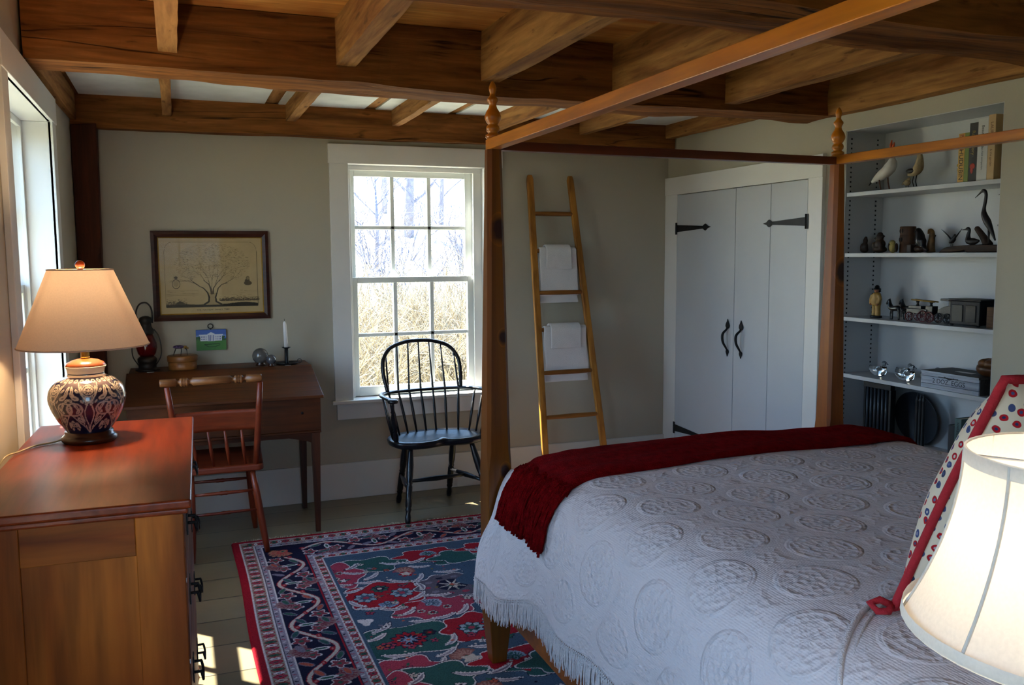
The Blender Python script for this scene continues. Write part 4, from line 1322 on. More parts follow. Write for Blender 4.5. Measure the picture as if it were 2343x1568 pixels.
bug = thing('beetle_figure', (0.02, 5.13, DT + 0.078), 'small purple metal beetle figure standing on the round wooden box', 'figurine')
BZ = DT + 0.078
PUR = plain('purple_shell', lin('#57486e'), 0.35, metal=0.5, vary=0.6, vscale=90)
YEL = plain('ochre_head', lin('#8a6a2c'), 0.4, metal=0.4, vary=0.4, vscale=70)
mb = MB(); mb.ball((-0.002, 5.13, BZ + 0.046), (0.030, 0.015, 0.010), 20, 12, None); mb.build('shell', PUR, bug)
mb = MB(); mb.ball((0.033, 5.13, BZ + 0.043), (0.011, 0.011, 0.009), 14, 8); mb.ball((0.045, 5.13, BZ + 0.038), (0.006, 0.006, 0.005), 10, 6); mb.build('head', YEL, bug)
for i, x in enumerate((-0.014, 0.010, 0.030)):
    for s in (-1, 1):
        mb = MB(); mb.tube([(x, 5.13 + s * 0.008, BZ + 0.042), (x - 0.006 + 0.008 * i, 5.13 + s * 0.026, BZ + 0.028), (x - 0.016 + 0.014 * i, 5.13 + s * 0.034, BZ + 0.0008)], [0.002, 0.0018, 0.001], 6); mb.build('leg', IRON, bug)

MARB = plain('grey_stone_sphere', lin('#5c5a58'), 0.18, vary=0.35, vscale=14, coat=0.5)
GLS = plain('smoky_sphere', lin('#4c4e54'), 0.08, vary=0.3, vscale=18, coat=0.8)


def sphere_on_ring(name, x, y, r, mat, label):
    t = thing(name, (x, y, DT), label, 'sphere', None)
    mb = MB(); mb.lathe([(r * 0.45, 0), (r * 0.62, 0), (r * 0.62, 0.006), (r * 0.5, 0.012), (r * 0.62, 0.021), (r * 0.48, 0.020)], (x, y, DT), 28, caps=False); mb.build('ring_stand', WOODB, t)
    mb = MB(); mb.ball((x, y, DT + 0.012 + r * 0.93), r, 36, 24); mb.build('ball', mat, t)


sphere_on_ring('stone_sphere', 0.432, 5.13, 0.045, MARB, 'larger grey stone sphere on a dark ring stand on the desk')
sphere_on_ring('glass_sphere', 0.484, 5.06, 0.028, GLS, 'smaller glossy smoky sphere beside the larger stone sphere on the desk')

cs = thing('candlestick', (0.577, 5.12, DT), 'black iron chamberstick with round drip tray and ring handle on the desk', 'candlestick')
CO = (0.577, 5.12, DT)
mb = MB(); mb.lathe([(0, 0), (0.052, 0), (0.064, 0.007), (0.066, 0.010), (0.062, 0.010), (0.050, 0.004), (0.0, 0.004)], CO, 36); mb.build('drip_tray', IRON, cs)
mb = MB(); mb.lathe([(0, 0.003), (0.0125, 0.003), (0.0105, 0.012), (0.0105, 0.094), (0.0, 0.094)], CO, 20); mb.lathe([(0.0105, 0.090), (0.024, 0.096), (0.025, 0.099), (0.0105, 0.095)], CO, 24, caps=False); mb.build('stem', IRON, cs)
mb = MB(); mb.tube([(CO[0] + 0.072 + 0.012 * math.cos(a), CO[1], DT + 0.016 + 0.012 * math.sin(a)) for a in [2 * PI * k / 20 for k in range(20)]], 0.0016, 6, closed=True); mb.build('ring_handle', IRON, cs)
cd = thing('taper_candle', (CO[0], CO[1], DT + 0.094), 'white unlit taper candle standing in the black candlestick', 'candle')
mb = MB(); mb.turned((CO[0], CO[1], DT + 0.094), (CO[0] - 0.006, CO[1], DT + 0.248), [(0, 0.0115), (0.88, 0.0098), (0.95, 0.008), (1.0, 0.003)], 18); mb.build('wax', plain('white_wax', lin('#e5e1e0'), 0.4, vary=0.02), cd)
mb = MB(); mb.tube([(CO[0] - 0.006, CO[1], DT + 0.247), (CO[0] - 0.0062, CO[1], DT + 0.262)], 0.0012, 6); mb.build('wick', IRON, cd)

# ---------------------------------------------------------------- framed tree print
fr_ = thing('framed_print', (0.194, 5.29, 1.14), 'framed sepia print of a spreading family tree in a dark wood frame', 'picture')
FX0, FX1, FZ0, FZ1 = -0.124, 0.512, 1.137, 1.646
fw = 0.035
mb = MB()
o = [(FX0, FZ0), (FX1, FZ0), (FX1, FZ1), (FX0, FZ1)]; i_ = [(FX0 + fw, FZ0 + fw), (FX1 - fw, FZ0 + fw), (FX1 - fw, FZ1 - fw), (FX0 + fw, FZ1 - fw)]
for k in range(4):
    a, b, c, d = o[k], o[(k + 1) % 4], i_[(k + 1) % 4], i_[k]
    ad = ((a[0] + d[0]) / 2, (a[1] + d[1]) / 2); bc = ((b[0] + c[0]) / 2, (b[1] + c[1]) / 2)
    yb, yo, ym, yi = 5.309, 5.288, 5.283, 5.292
    mb.add([(a[0], yb, a[1]), (b[0], yb, b[1]), (b[0], yo, b[1]), (a[0], yo, a[1]), (ad[0], ym, ad[1]), (bc[0], ym, bc[1]), (d[0], yi, d[1]), (c[0], yi, c[1]), (d[0], yb, d[1]), (c[0], yb, c[1])],
           [(0, 1, 2, 3), (3, 2, 5, 4), (4, 5, 7, 6), (6, 7, 9, 8)])
mb.build('frame', FRAMEM, fr_)
g = 0.006
mb = MB()
i2 = [(p[0] + (g if k in (0, 3) else -g), p[1] + (g if k < 2 else -g)) for k, p in enumerate(i_)]
for k in range(4):
    a, b, c, d = i_[k], i_[(k + 1) % 4], i2[(k + 1) % 4], i2[k]
    mb.add([(a[0], 5.2925, a[1]), (b[0], 5.2925, b[1]), (c[0], 5.297, c[1]), (d[0], 5.297, d[1])], [(0, 1, 2, 3)])
mb.build('gilt_fillet', GILT, fr_)
PX0, PX1, PZ0, PZ1 = i2[0][0], i2[1][0], i2[0][1], i2[2][1]
PW, PH = PX1 - PX0, PZ1 - PZ0
cv = Canvas(0, PW, 0, PH, 0.0011, lin('#b99f75'))
INK = lin('#3b332a'); INK2 = lin('#5b4d3a'); FAINT = lin('#8d7856')
rnd = random.Random(11)
# paper mottling is left to the material; drawing of the tree
M0 = 0.026
hh_ = [(M0, 0.040), (M0, PH * 0.82)] + [(M0 + 0.045 * (1 - math.cos(t)), PH * 0.82 + 0.055 * math.sin(t)) for t in (0.4, 0.8, 1.2, 1.57)] + [(PW - M0 - 0.045 * (1 - math.cos(t)), PH * 0.82 + 0.055 * math.sin(t)) for t in (1.57, 1.2, 0.8, 0.4)] + [(PW - M0, PH * 0.82), (PW - M0, 0.040)]
cv.line(hh_, 0.0014, INK2)
# ground
cv.poly([(M0, 0.034), (PW - M0, 0.034), (PW - M0, 0.062)] + [(PW - M0 - (PW - 2 * M0) * t, 0.050 + 0.010 * math.sin(t * 9) * (1 - t) + 0.022 * math.exp(-((t - 0.5) / 0.09) ** 2) * 0.6 + 0.020 * math.exp(-((t - 0.85) / 0.04) ** 2)) for t in [k / 40 for k in range(41)]], INK)
for k in range(900):
    x = rnd.uniform(PW * 0.56, PW - M0); z = 0.066 + abs(rnd.gauss(0, 0.010))
    cv.line([(x, z), (x + rnd.uniform(0.003, 0.010), z)], 0.0011, INK2)
for k in range(300):
    x = rnd.uniform(M0, PW * 0.24); z = 0.048 + abs(rnd.gauss(0, 0.012))
    cv.line([(x, z), (x + rnd.uniform(0.003, 0.008), z)], 0.0011, INK2)
for z in (0.130, 0.112, 0.104): cv.line([(M0 + 0.006, z), (PW * 0.36, z)], 0.0012, FAINT)
for k in range(40):
    x = rnd.choice((rnd.uniform(M0, PW * 0.36), rnd.uniform(PW * 0.66, PW - M0 - 0.02))); z = rnd.uniform(0.085, 0.128); cv.line([(x, z), (x + rnd.uniform(0.006, 0.03), z)], 0.0009, FAINT)
# trunk and limbs
cx = PW * 0.495
cv.poly([(cx - 0.055, 0.046), (cx - 0.022, 0.062), (cx - 0.018, 0.085), (cx - 0.022, 0.108), (cx - 0.030, 0.122), (cx - 0.006, 0.112), (cx + 0.012, 0.112), (cx + 0.032, 0.120), (cx + 0.022, 0.104), (cx + 0.020, 0.082), (cx + 0.026, 0.060), (cx + 0.06, 0.046)], lin('#a48c66'))
cv.line([(cx - 0.045, 0.048), (cx - 0.020, 0.064), (cx - 0.016, 0.088), (cx - 0.024, 0.116), (cx - 0.045, 0.142), (cx - 0.070, 0.155), (cx - 0.100, 0.178), (cx - 0.115, 0.20)], [0.010, 0.010, 0.009, 0.007, 0.005, 0.0035, 0.0025, 0.0015], INK)
cv.line([(cx + 0.05, 0.048), (cx + 0.022, 0.064), (cx + 0.018, 0.088), (cx + 0.028, 0.118), (cx + 0.034, 0.14), (cx + 0.055, 0.162), (cx + 0.09, 0.172)], [0.010, 0.010, 0.008, 0.006, 0.005, 0.0035, 0.002], INK)
cv.line([(cx - 0.002, 0.112), (cx - 0.006, 0.14), (cx - 0.016, 0.165), (cx - 0.045, 0.188)], [0.014, 0.010, 0.006, 0.002], INK2)
cv.line([(cx + 0.006, 0.112), (cx + 0.008, 0.14), (cx + 0.028, 0.170), (cx + 0.045, 0.19)], [0.010, 0.006, 0.004, 0.002], INK2)


def twig(x, z, a, l, w, dep):
    x2, z2 = x + l * math.cos(a), z + l * math.sin(a)
    cv.line([(x, z), (x2, z2)], [w, w * 0.7], INK2 if dep > 2 else FAINT)
    if dep:
        for q in range(2): twig(x2, z2, a + rnd.uniform(-0.5, 0.5), l * rnd.uniform(0.6, 0.85), w * 0.7, dep - 1)


for a0, x0, z0 in ((2.5, -0.07, 0.158), (2.1, -0.035, 0.18), (1.8, -0.012, 0.165), (1.5, 0.0, 0.15), (1.2, 0.02, 0.165), (0.9, 0.04, 0.18), (0.5, 0.07, 0.168), (2.8, -0.09, 0.17)): twig(cx + x0, z0, a0, 0.042, 0.0026, 4)
for k in range(1500):      # small foliage labels
    a = rnd.uniform(0, 2 * PI); q = math.sqrt(rnd.uniform(0.0, 1))
    x = cx + 0.005 + 0.205 * q * math.cos(a); z = PH * 0.66 + 0.118 * q * math.sin(a)
    if z < 0.20 and abs(x - cx) < 0.1: continue
    cv.line([(x, z), (x + rnd.uniform(0.003, 0.009), z + rnd.uniform(-0.002, 0.002))], 0.0010, rnd.choice((FAINT, INK2, FAINT)))
# crest and portrait vignette
cv.ring(0.083, 0.168, 0.020, 0.026, 0.003, INK2); cv.poly([(0.068, 0.185), (0.098, 0.185), (0.096, 0.160), (0.083, 0.150), (0.070, 0.160)], lin('#a48c66')); cv.ell(0.083, 0.204, 0.010, 0.008, INK2)
cv.ell(PW - 0.080, 0.168, 0.022, 0.013, INK2); cv.ell(PW - 0.083, 0.180, 0.014, 0.014, INK2); cv.ell(PW - 0.080, 0.196, 0.009, 0.011, FAINT); cv.ring(PW - 0.080, 0.196, 0.009, 0.011, 0.002, INK2)
nx, nz = 390, 310
gx = np.linspace(0, PW - 1e-5, nx); gz = np.linspace(0, PH - 1e-5, nz)
GX, GZ = np.meshgrid(gx, gz)
colour_mesh('print', PX0 + GX, np.full_like(GX, 5.2975), PZ0 + GZ, cv.sample(GX, GZ), pattern_mat('sepia_paper', 0.7, 0.2), fr_)
mb = MB(); mb.box(FX0 + 0.01, FX1 - 0.01, 5.2985, 5.308, FZ0 + 0.01, FZ1 - 0.01); mb.build('backing', FRAMEM, fr_)
mb = MB(); mb.add([(PX0, 5.2962, PZ0), (PX1, 5.2962, PZ0), (PX1, 5.2962, PZ1), (PX0, 5.2962, PZ1)], [(0, 1, 2, 3)]); mb.build('glazing', GLAZING, fr_)


def text_obj(name, body, size, M, mat, parent, extrude=0.0004, align='CENTER', sx=1.0):
    cu = bpy.data.curves.new(name, 'FONT'); cu.body = body; cu.size = size; cu.extrude = extrude; cu.align_x = align; cu.align_y = 'CENTER'
    tmp = bpy.data.objects.new(name + '_outline', cu)
    me = bpy.data.meshes.new_from_object(tmp)
    bpy.data.objects.remove(tmp); bpy.data.curves.remove(cu)
    me.name = name; me.materials.clear(); me.materials.append(mat)
    o = bpy.data.objects.new(name, me); C.objects.link(o); o.parent = parent
    o.matrix_local = Matrix.Translation(-world_loc(parent)) @ M @ Matrix.Diagonal((sx, 1, 1, 1))
    return o


INKM = plain('printing_ink', lin('#2a241e'), 0.8, vary=0.1)
FACE_MINUS_Y = Matrix.Rotation(PI / 2, 4, 'X')
text_obj('caption', 'THE  MAYHEW  FAMILY  TREE', 0.0135, Matrix.Translation((PX0 + PW * 0.50, 5.2971, PZ0 + 0.017)) @ FACE_MINUS_Y, INKM, fr_, 0.0001)

# ---------------------------------------------------------------- painted plaque with a ring
pq = thing('painted_plaque', (0.176, 5.29, 0.962), 'small painted plaque of a white mansion on green lawn, hung by a black ring', 'plaque')
QX0, QX1, QZ0, QZ1 = 0.094, 0.258, 0.962, 1.081
QW, QH = QX1 - QX0, QZ1 - QZ0
cv = Canvas(0, QW, 0, QH, 0.0007, lin('#3f7a38'))
SKY, SKY2 = lin('#3c62b4'), lin('#6f92cf')
cv.rect(0, QW, QH * 0.55, QH, SKY); cv.rect(0, QW, QH * 0.62, QH * 0.74, SKY2)
for k in range(60):
    cv.ell(rnd.uniform(0, QW), QH * 0.56 + rnd.uniform(-0.006, 0.010), 0.007, 0.005, lin(rnd.choice(('#2c5c34', '#3a6b3a', '#24502e'))))
WH = lin('#d6dbe6'); BL = lin('#4a5c9c')
cv.rect(QW * 0.14, QW * 0.86, QH * 0.46, QH * 0.74, WH); cv.rect(QW * 0.10, QW * 0.90, QH * 0.71, QH * 0.77, WH)
cv.rect(QW * 0.38, QW * 0.62, QH * 0.44, QH * 0.80, WH); cv.poly([(QW * 0.36, QH * 0.78), (QW * 0.64, QH * 0.78), (QW * 0.5, QH * 0.88)], WH)
for k in range(4): cv.rect(QW * (0.415 + 0.05 * k), QW * (0.435 + 0.05 * k), QH * 0.46, QH * 0.74, BL)
for zz in (0.51, 0.62):
    for k in range(4):
        for base in (0.17, 0.65): cv.rect(QW * (base + 0.05 * k), QW * (base + 0.022 + 0.05 * k), QH * zz, QH * (zz + 0.06), BL)
DG = lin('#16301c')
cv.line([(QW * 0.28, QH * 0.29), (QW * 0.78, QH * 0.31)], 0.0035, DG); cv.line([(QW * 0.28, QH * 0.27), (QW * 0.42, QH * 0.17), (QW * 0.62, QH * 0.17), (QW * 0.78, QH * 0.25)], 0.003, DG)
gx = np.linspace(0, QW - 1e-5, 220); gz = np.linspace(0, QH - 1e-5, 160); GX, GZ = np.meshgrid(gx, gz)
colour_mesh('painted_face', QX0 + GX, np.full_like(GX, 5.2895), QZ0 + GZ, cv.sample(GX, GZ), pattern_mat('enamel_paint', 0.45, 0.4), pq)
mb = MB(); mb.box(QX0, QX1, 5.29, 5.309, QZ0, QZ1); mb.build('board', plain('plaque_edge', lin('#2f4a3a'), 0.6), pq)
mb = MB(); rc = (0.174, 5.298, QZ1 + 0.019)
mb.tube([(rc[0] + 0.014 * math.cos(a), rc[1], rc[2] + 0.0135 * math.sin(a)) for a in [2 * PI * k / 28 for k in range(28)]], 0.0024, 8, closed=True); mb.tube([(rc[0], rc[1], rc[2] - 0.013), (rc[0], rc[1], QZ1 - 0.003)], 0.004, 8); mb.build('hanging_ring', IRON, pq)

# ---------------------------------------------------------------- red side chair at the desk
ch = thing('side_chair', (0.19, 4.60, 0), 'reddish brown half-spindle side chair with turned crest rail pulled up to the desk', 'chair')
SZ = 0.468
# seat: rounded plank
seat = [(-0.018, 4.440), (0.355, 4.440), (0.372, 4.455), (0.395, 4.86), (0.375, 4.895), (0.19, 4.905), (-0.01, 4.895), (-0.028, 4.86), (-0.012, 4.455)]
mb = MB(); mb.prism([(p[0], p[1]) for p in seat], SZ - 0.035, SZ); mb.build('seat', RED_X, ch, bevel=0.010, bseg=3)
for (a, b) in (((0.030, 4.470, SZ - 0.03), (0.020, 4.430, 0.0)), ((0.318, 4.470, SZ - 0.03), (0.376, 4.438, 0.011)), ((0.035, 4.83, SZ - 0.03), (-0.005, 4.885, 0.0)), ((0.320, 4.83, SZ - 0.03), (0.352, 4.872, 0.012))):
    mb = MB(); mb.turned(a, b, [(0, 0.0135), (0.3, 0.0175), (0.6, 0.0185), (0.85, 0.0165), (1, 0.0125)], 14); mb.build('leg', RED_Z, ch)
for (a, b, r) in (((0.028, 4.462, 0.330), (0.328, 4.460, 0.332), 0.010), ((0.024, 4.448, 0.232), (0.346, 4.451, 0.234), 0.0085), ((0.018, 4.852, 0.30), (0.336, 4.848, 0.30), 0.010), ((0.022, 4.46, 0.26), (0.014, 4.86, 0.26), 0.009), ((0.343, 4.455, 0.26), (0.337, 4.855, 0.26), 0.009)):
    mb = MB(); mb.turned(a, b, [(0, 0.006), (0.25, r * 0.85), (0.42, r * 0.9), (0.46, r * 1.15), (0.5, r), (0.54, r * 1.15), (0.58, r * 0.9), (0.75, r * 0.85), (1, 0.006)], 12); mb.build('stretcher', RED_X, ch)
# back posts lean towards the room
PLb, PLt = (-0.012, 4.462, SZ - 0.005), (-0.062, 4.345, 0.895)
PRb, PRt = (0.338, 4.460, SZ - 0.005), (0.360, 4.343, 0.895)
mb = MB(); mb.turned(PLb, PLt, [(0, 0.016), (0.3, 0.0165), (0.7, 0.015), (1, 0.013)], 14); mb.build('back_post', RED_Z, ch)
mb = MB(); mb.turned(PRb, PRt, [(0, 0.016), (0.3, 0.0165), (0.7, 0.015), (1, 0.013)], 14); mb.build('back_post', RED_Z, ch)
CRW = wood('worn_crest', lin('#56280f'), lin('#925f34'), 'x', 1.2, 0.4, coat=0.1, bump=0.05)
A_, B_ = Vector((-0.092, 4.345, 0.912)), Vector((0.368, 4.343, 0.914))
cp_ = [(0, 0.017), (0.01, 0.0185), (0.155, 0.0190), (0.16, 0.010), (0.185, 0.010), (0.195, 0.019), (0.212, 0.0215), (0.222, 0.016), (0.232, 0.022), (0.246, 0.016), (0.256, 0.021), (0.27, 0.018), (0.28, 0.011), (0.305, 0.013), (0.315, 0.0195)]
mb = MB(); mb.turned(A_, B_, cp_ + [(1 - t, r) for t, r in cp_[::-1]], 18); mb.build('crest_rail', CRW, ch)
# wide slat, gently bowed
def slat(u, v, s):
    x0 = PLb[0] + (PLt[0] - PLb[0]) * ((0.655 + 0.105 * v) - SZ) / 0.43; x1 = PRb[0] + (PRt[0] - PRb[0]) * ((0.655 + 0.105 * v) - SZ) / 0.43
    z = 0.652 + 0.104 * v; y = 4.462 - 0.117 * (z - SZ) / 0.43
    return (x0 + (x1 - x0) * u, y + 0.022 * math.sin(PI * u) + s * 0.006, z)
mb = MB(); mb.grid(lambda u, v: slat(u, v, 0), 24, 6, flip=True); mb.build('back_slat', RED_X, ch, solid=0.011)
for k in range(4):
    u = 0.18 + 0.205 * k
    p1_ = slat(u, 0.03, 0); p0_ = (0.025 + 0.285 * (k + 0.5) / 4 * 1.05, 4.468, SZ - 0.005)
    mb = MB(); mb.turned(p0_, p1_, [(0, 0.006), (0.45, 0.0095), (0.6, 0.009), (1, 0.005)], 10); mb.build('spindle', RED_Z, ch)

# ---------------------------------------------------------------- black Windsor armchair under the window
wc = thing('windsor_armchair', (1.39, 4.86, 0), 'black sack-back Windsor armchair under the back window', 'chair')
WA = math.radians(4.5)
WM = Matrix.Translation((1.385, 4.85, 0)) @ Matrix.Rotation(WA, 4, 'Z')


def W_(x, y, z):
    p = WM @ Vector((x, y, z)); return (p.x, p.y, p.z)


WSZ = 0.450
pts = [(-0.295, -0.02), (-0.285, -0.09), (-0.245, -0.135), (-0.16, -0.165), (-0.07, -0.155), (0.0, -0.135), (0.07, -0.155), (0.16, -0.165), (0.245, -0.135), (0.285, -0.09), (0.295, -0.02), (0.275, 0.07), (0.21, 0.145), (0.11, 0.185), (0.0, 0.195), (-0.11, 0.185), (-0.21, 0.145), (-0.275, 0.07)]
SP = catmull(pts + [pts[0]], 90)[:-1]
mb = MB(); n = len(SP); vs = []; fs = []
for f, z in ((0.90, WSZ - 0.040), (0.985, WSZ - 0.028), (1.0, WSZ - 0.010), (0.985, WSZ), (0.80, WSZ - 0.003), (0.55, WSZ - 0.012), (0.25, WSZ - 0.014), (0.02, WSZ - 0.014)):
    for p in SP:
        ridge = 0.012 * math.exp(-(p[0] * f / 0.03) ** 2) * smooth01(0.0, -0.12, p[1] * f) if f < 0.9 else 0
        vs.append(W_(p[0] * f, p[1] * f, z + ridge))
for r in range(7):
    for k in range(n): fs.append((r * n + k, r * n + (k + 1) % n, (r + 1) * n + (k + 1) % n, (r + 1) * n + k))
fs.append(tuple(range(n))[::-1]); fs.append(tuple(range(7 * n, 8 * n)))
mb.add(vs, fs, True); mb.build('seat', BLACKP, wc)
LEGP = [(0, 0.012), (0.08, 0.015), (0.25, 0.0205), (0.40, 0.0195), (0.47, 0.015), (0.485, 0.019), (0.50, 0.015), (0.53, 0.0185), (0.78, 0.0185), (0.80, 0.015), (0.82, 0.0185), (0.845, 0.0145), (0.87, 0.013), (0.92, 0.017), (0.97, 0.0155), (1, 0.0125)]
for (x, y, x2, y2) in ((-0.185, -0.085, -0.255, -0.215), (0.185, -0.085, 0.262, -0.22), (-0.15, 0.10, -0.155, 0.255), (0.15, 0.10, 0.175, 0.258)):
    mb = MB(); mb.turned(W_(x, y, WSZ - 0.03), W_(x2, y2, 0.012 if y < 0 else 0.0), LEGP, 16); mb.build('leg', BLACKP, wc)
STR = [(0, 0.008), (0.3, 0.0125), (0.5, 0.0165), (0.7, 0.0125), (1, 0.008)]
for s in (-1, 1):
    mb = MB(); mb.turned(W_(s * 0.228, -0.16, 0.19), W_(s * 0.158, 0.185, 0.19), STR, 12); mb.build('stretcher', BLACKP, wc)
mb = MB(); mb.turned(W_(-0.192, 0.01, 0.19), W_(0.192, 0.01, 0.19), STR, 12); mb.build('stretcher', BLACKP, wc)
# arm rail: bent U with flattened hand grips
ARM = [(-0.315, -0.185, 0.700), (-0.320, -0.10, 0.702), (-0.315, 0.02, 0.700), (-0.275, 0.14, 0.695), (-0.17, 0.225, 0.688), (0.0, 0.255, 0.685), (0.17, 0.225, 0.688), (0.275, 0.14, 0.695), (0.315, 0.02, 0.700), (0.320, -0.10, 0.702), (0.315, -0.185, 0.700)]
AP = catmull(ARM, 70)
mb = MB(); mb.tube([W_(*p) for p in AP], [0.0155] * 71, 12, flat=0.62)
for s in (-1, 1): mb.lathe([(0.0, -0.011), (0.026, -0.010), (0.030, 0.0), (0.026, 0.010), (0.0, 0.012)], W_(s * 0.315, -0.175, 0.700), 20, sx=1.0, sy=1.15)
mb.build('arm_rail', BLACKP, wc)


def arm_at(x):
    b = [p for p in AP if p[1] > -0.02]
    return min(b, key=lambda p: abs(p[0] - x))


BOW = [(-0.232, 0.178, 0.695), (-0.245, 0.215, 0.80), (-0.236, 0.242, 0.88), (-0.185, 0.268, 0.945), (-0.09, 0.283, 0.977), (0.0, 0.287, 0.983), (0.09, 0.283, 0.977), (0.185, 0.268, 0.945), (0.236, 0.242, 0.88), (0.245, 0.215, 0.80), (0.232, 0.178, 0.695)]
BP = catmull(BOW, 80)
mb = MB(); mb.tube([W_(*p) for p in BP], [0.0115 + 0.001 * math.sin(PI * k / 80) for k in range(81)], 12); mb.build('bow', BLACKP, wc)
for k in range(7):
    f = (k - 3) / 3
    xs_, ys_ = 0.185 * f, 0.165 - 0.055 * f * f
    a = arm_at(0.225 * f); top = BP[int(round(40 + 31 * f * 0.98))] if abs(f) < 0.99 else BP[40 + (1 if f > 0 else -1) * 27]
    fx = (0.0, 0.0)
    tx = 0.215 * f
    b = min(BP[8:73], key=lambda p: abs(p[0] - tx) + (0 if p[2] > 0.8 else 1))
    mb = MB()
    mb.tube([W_(xs_, ys_, WSZ - 0.01), W_((xs_ + a[0]) / 2, (ys_ + a[1]) / 2, 0.57), W_(a[0], a[1] - 0.002, a[2]), W_((a[0] + b[0]) / 2, (a[1] + b[1]) / 2, (a[2] + b[2]) / 2), W_(b[0], b[1], b[2])], [0.0055, 0.0085, 0.0065, 0.0058, 0.0045], 10)
    mb.build('spindle', BLACKP, wc)
for s in (-1, 1):
    for xs_, ys_, xa, ya in ((0.235, 0.062, 0.292, 0.095), (0.258, 0.01, 0.313, 0.02)):
        mb = MB(); mb.turned(W_(s * xs_, ys_, WSZ - 0.01), W_(s * xa, ya, 0.698), [(0, 0.0055), (0.4, 0.0085), (1, 0.0055)], 10); mb.build('spindle', BLACKP, wc)
    mb = MB(); mb.turned(W_(s * 0.262, -0.062, WSZ - 0.01), W_(s * 0.312, -0.145, 0.695), [(0, 0.011), (0.1, 0.0155), (0.2, 0.0145), (0.26, 0.010), (0.29, 0.014), (0.32, 0.010), (0.42, 0.0165), (0.6, 0.0155), (0.72, 0.0095), (0.75, 0.0135), (0.78, 0.0095), (0.9, 0.0125), (1, 0.009)], 14); mb.build('arm_post', BLACKP, wc)

# ---------------------------------------------------------------- oriental rug
RX0, RX1, RY0, RY1 = 0.215, 2.85, 1.10, 4.648
RED, NAVY, CREAM, LILAC = lin('#9a1626'), lin('#191732'), lin('#c2b4aa'), lin('#968b98')
TEAL, BLUE, ROSE, GREEN, ORNG, GREY, WHT = lin('#2c5452'), lin('#42566c'), lin('#a0384e'), lin('#355c4e'), lin('#b0523f'), lin('#7a7080'), lin('#d2c8ca')
cv = Canvas(RX0, RX1, RY0, RY1, 0.0033, BLUE)
rnd = random.Random(21)


def leafy(x, y, l, a, c, edge=WHT, curve=0.5):
    """serrated curling leaf: light outline over a coloured blade"""
    P = []
    for k in range(9):
        t = k / 8; an = a + curve * (t - 0.5) * 2
        P.append((x + l * (t - 0.5) * math.cos(a) - curve * l * 0.5 * (t - 0.5) ** 2 * math.sin(a) * 4 * 0.5, y + l * (t - 0.5) * math.sin(a) + curve * l * 0.5 * (t - 0.5) ** 2 * math.cos(a) * 4 * 0.5))
    W = [0.005, 0.014, 0.021, 0.025, 0.026, 0.024, 0.019, 0.013, 0.005]
    cv.line(P, [w * 1.0 + 0.006 for w in W], NAVY)
    cv.line(P, W, edge)
    for k in range(1, 8):
        nx_, ny_ = -math.sin(a), math.cos(a); s = 0.011
        cv.ell(P[k][0] + nx_ * s, P[k][1] + ny_ * s, 0.005, 0.005, edge)
    cv.line(P[1:8], [w * 0.45 for w in W[1:8]], c)


def rosette(x, y, r, c1, c2, c3, lob=8):
    cv.ell(x, y, r * 1.12, r * 1.12, NAVY, 0, lob, 0.12); cv.ell(x, y, r, r, c1, 0, lob, 0.14); cv.ell(x, y, r * 0.66, r * 0.66, c2, 0, lob, 0.22, 0.4); cv.ell(x, y, r * 0.30, r * 0.30, c3)


def star(x, y, r, c):
    for k in range(8):
        a = PI * k / 4 + 0.2; cv.line([(x + r * 0.2 * math.cos(a), y + r * 0.2 * math.sin(a)), (x + r * 0.92 * math.cos(a), y + r * 0.92 * math.sin(a))], [0.012, 0.005], c)
    cv.ell(x, y, r * 0.22, r * 0.22, ORNG)


def palmette(x, y, r, a, c1, c2):
    for k in range(-4, 5):
        b = a + k * 0.33
        cv.line([(x, y), (x + r * (1.25 - 0.09 * abs(k)) * math.cos(b), y + r * (1.25 - 0.09 * abs(k)) * math.sin(b))], [0.008, 0.020], c1)
        cv.line([(x, y), (x + r * (1.12 - 0.09 * abs(k)) * math.cos(b), y + r * (1.12 - 0.09 * abs(k)) * math.sin(b))], [0.004, 0.009], c2)
    cv.ell(x + r * 0.1 * math.cos(a), y + r * 0.1 * math.sin(a), r * 0.55, r * 0.4, c2, a); cv.ell(x, y, r * 0.36, r * 0.24, c1, a); cv.ell(x, y, r * 0.18, r * 0.12, GREEN, a)


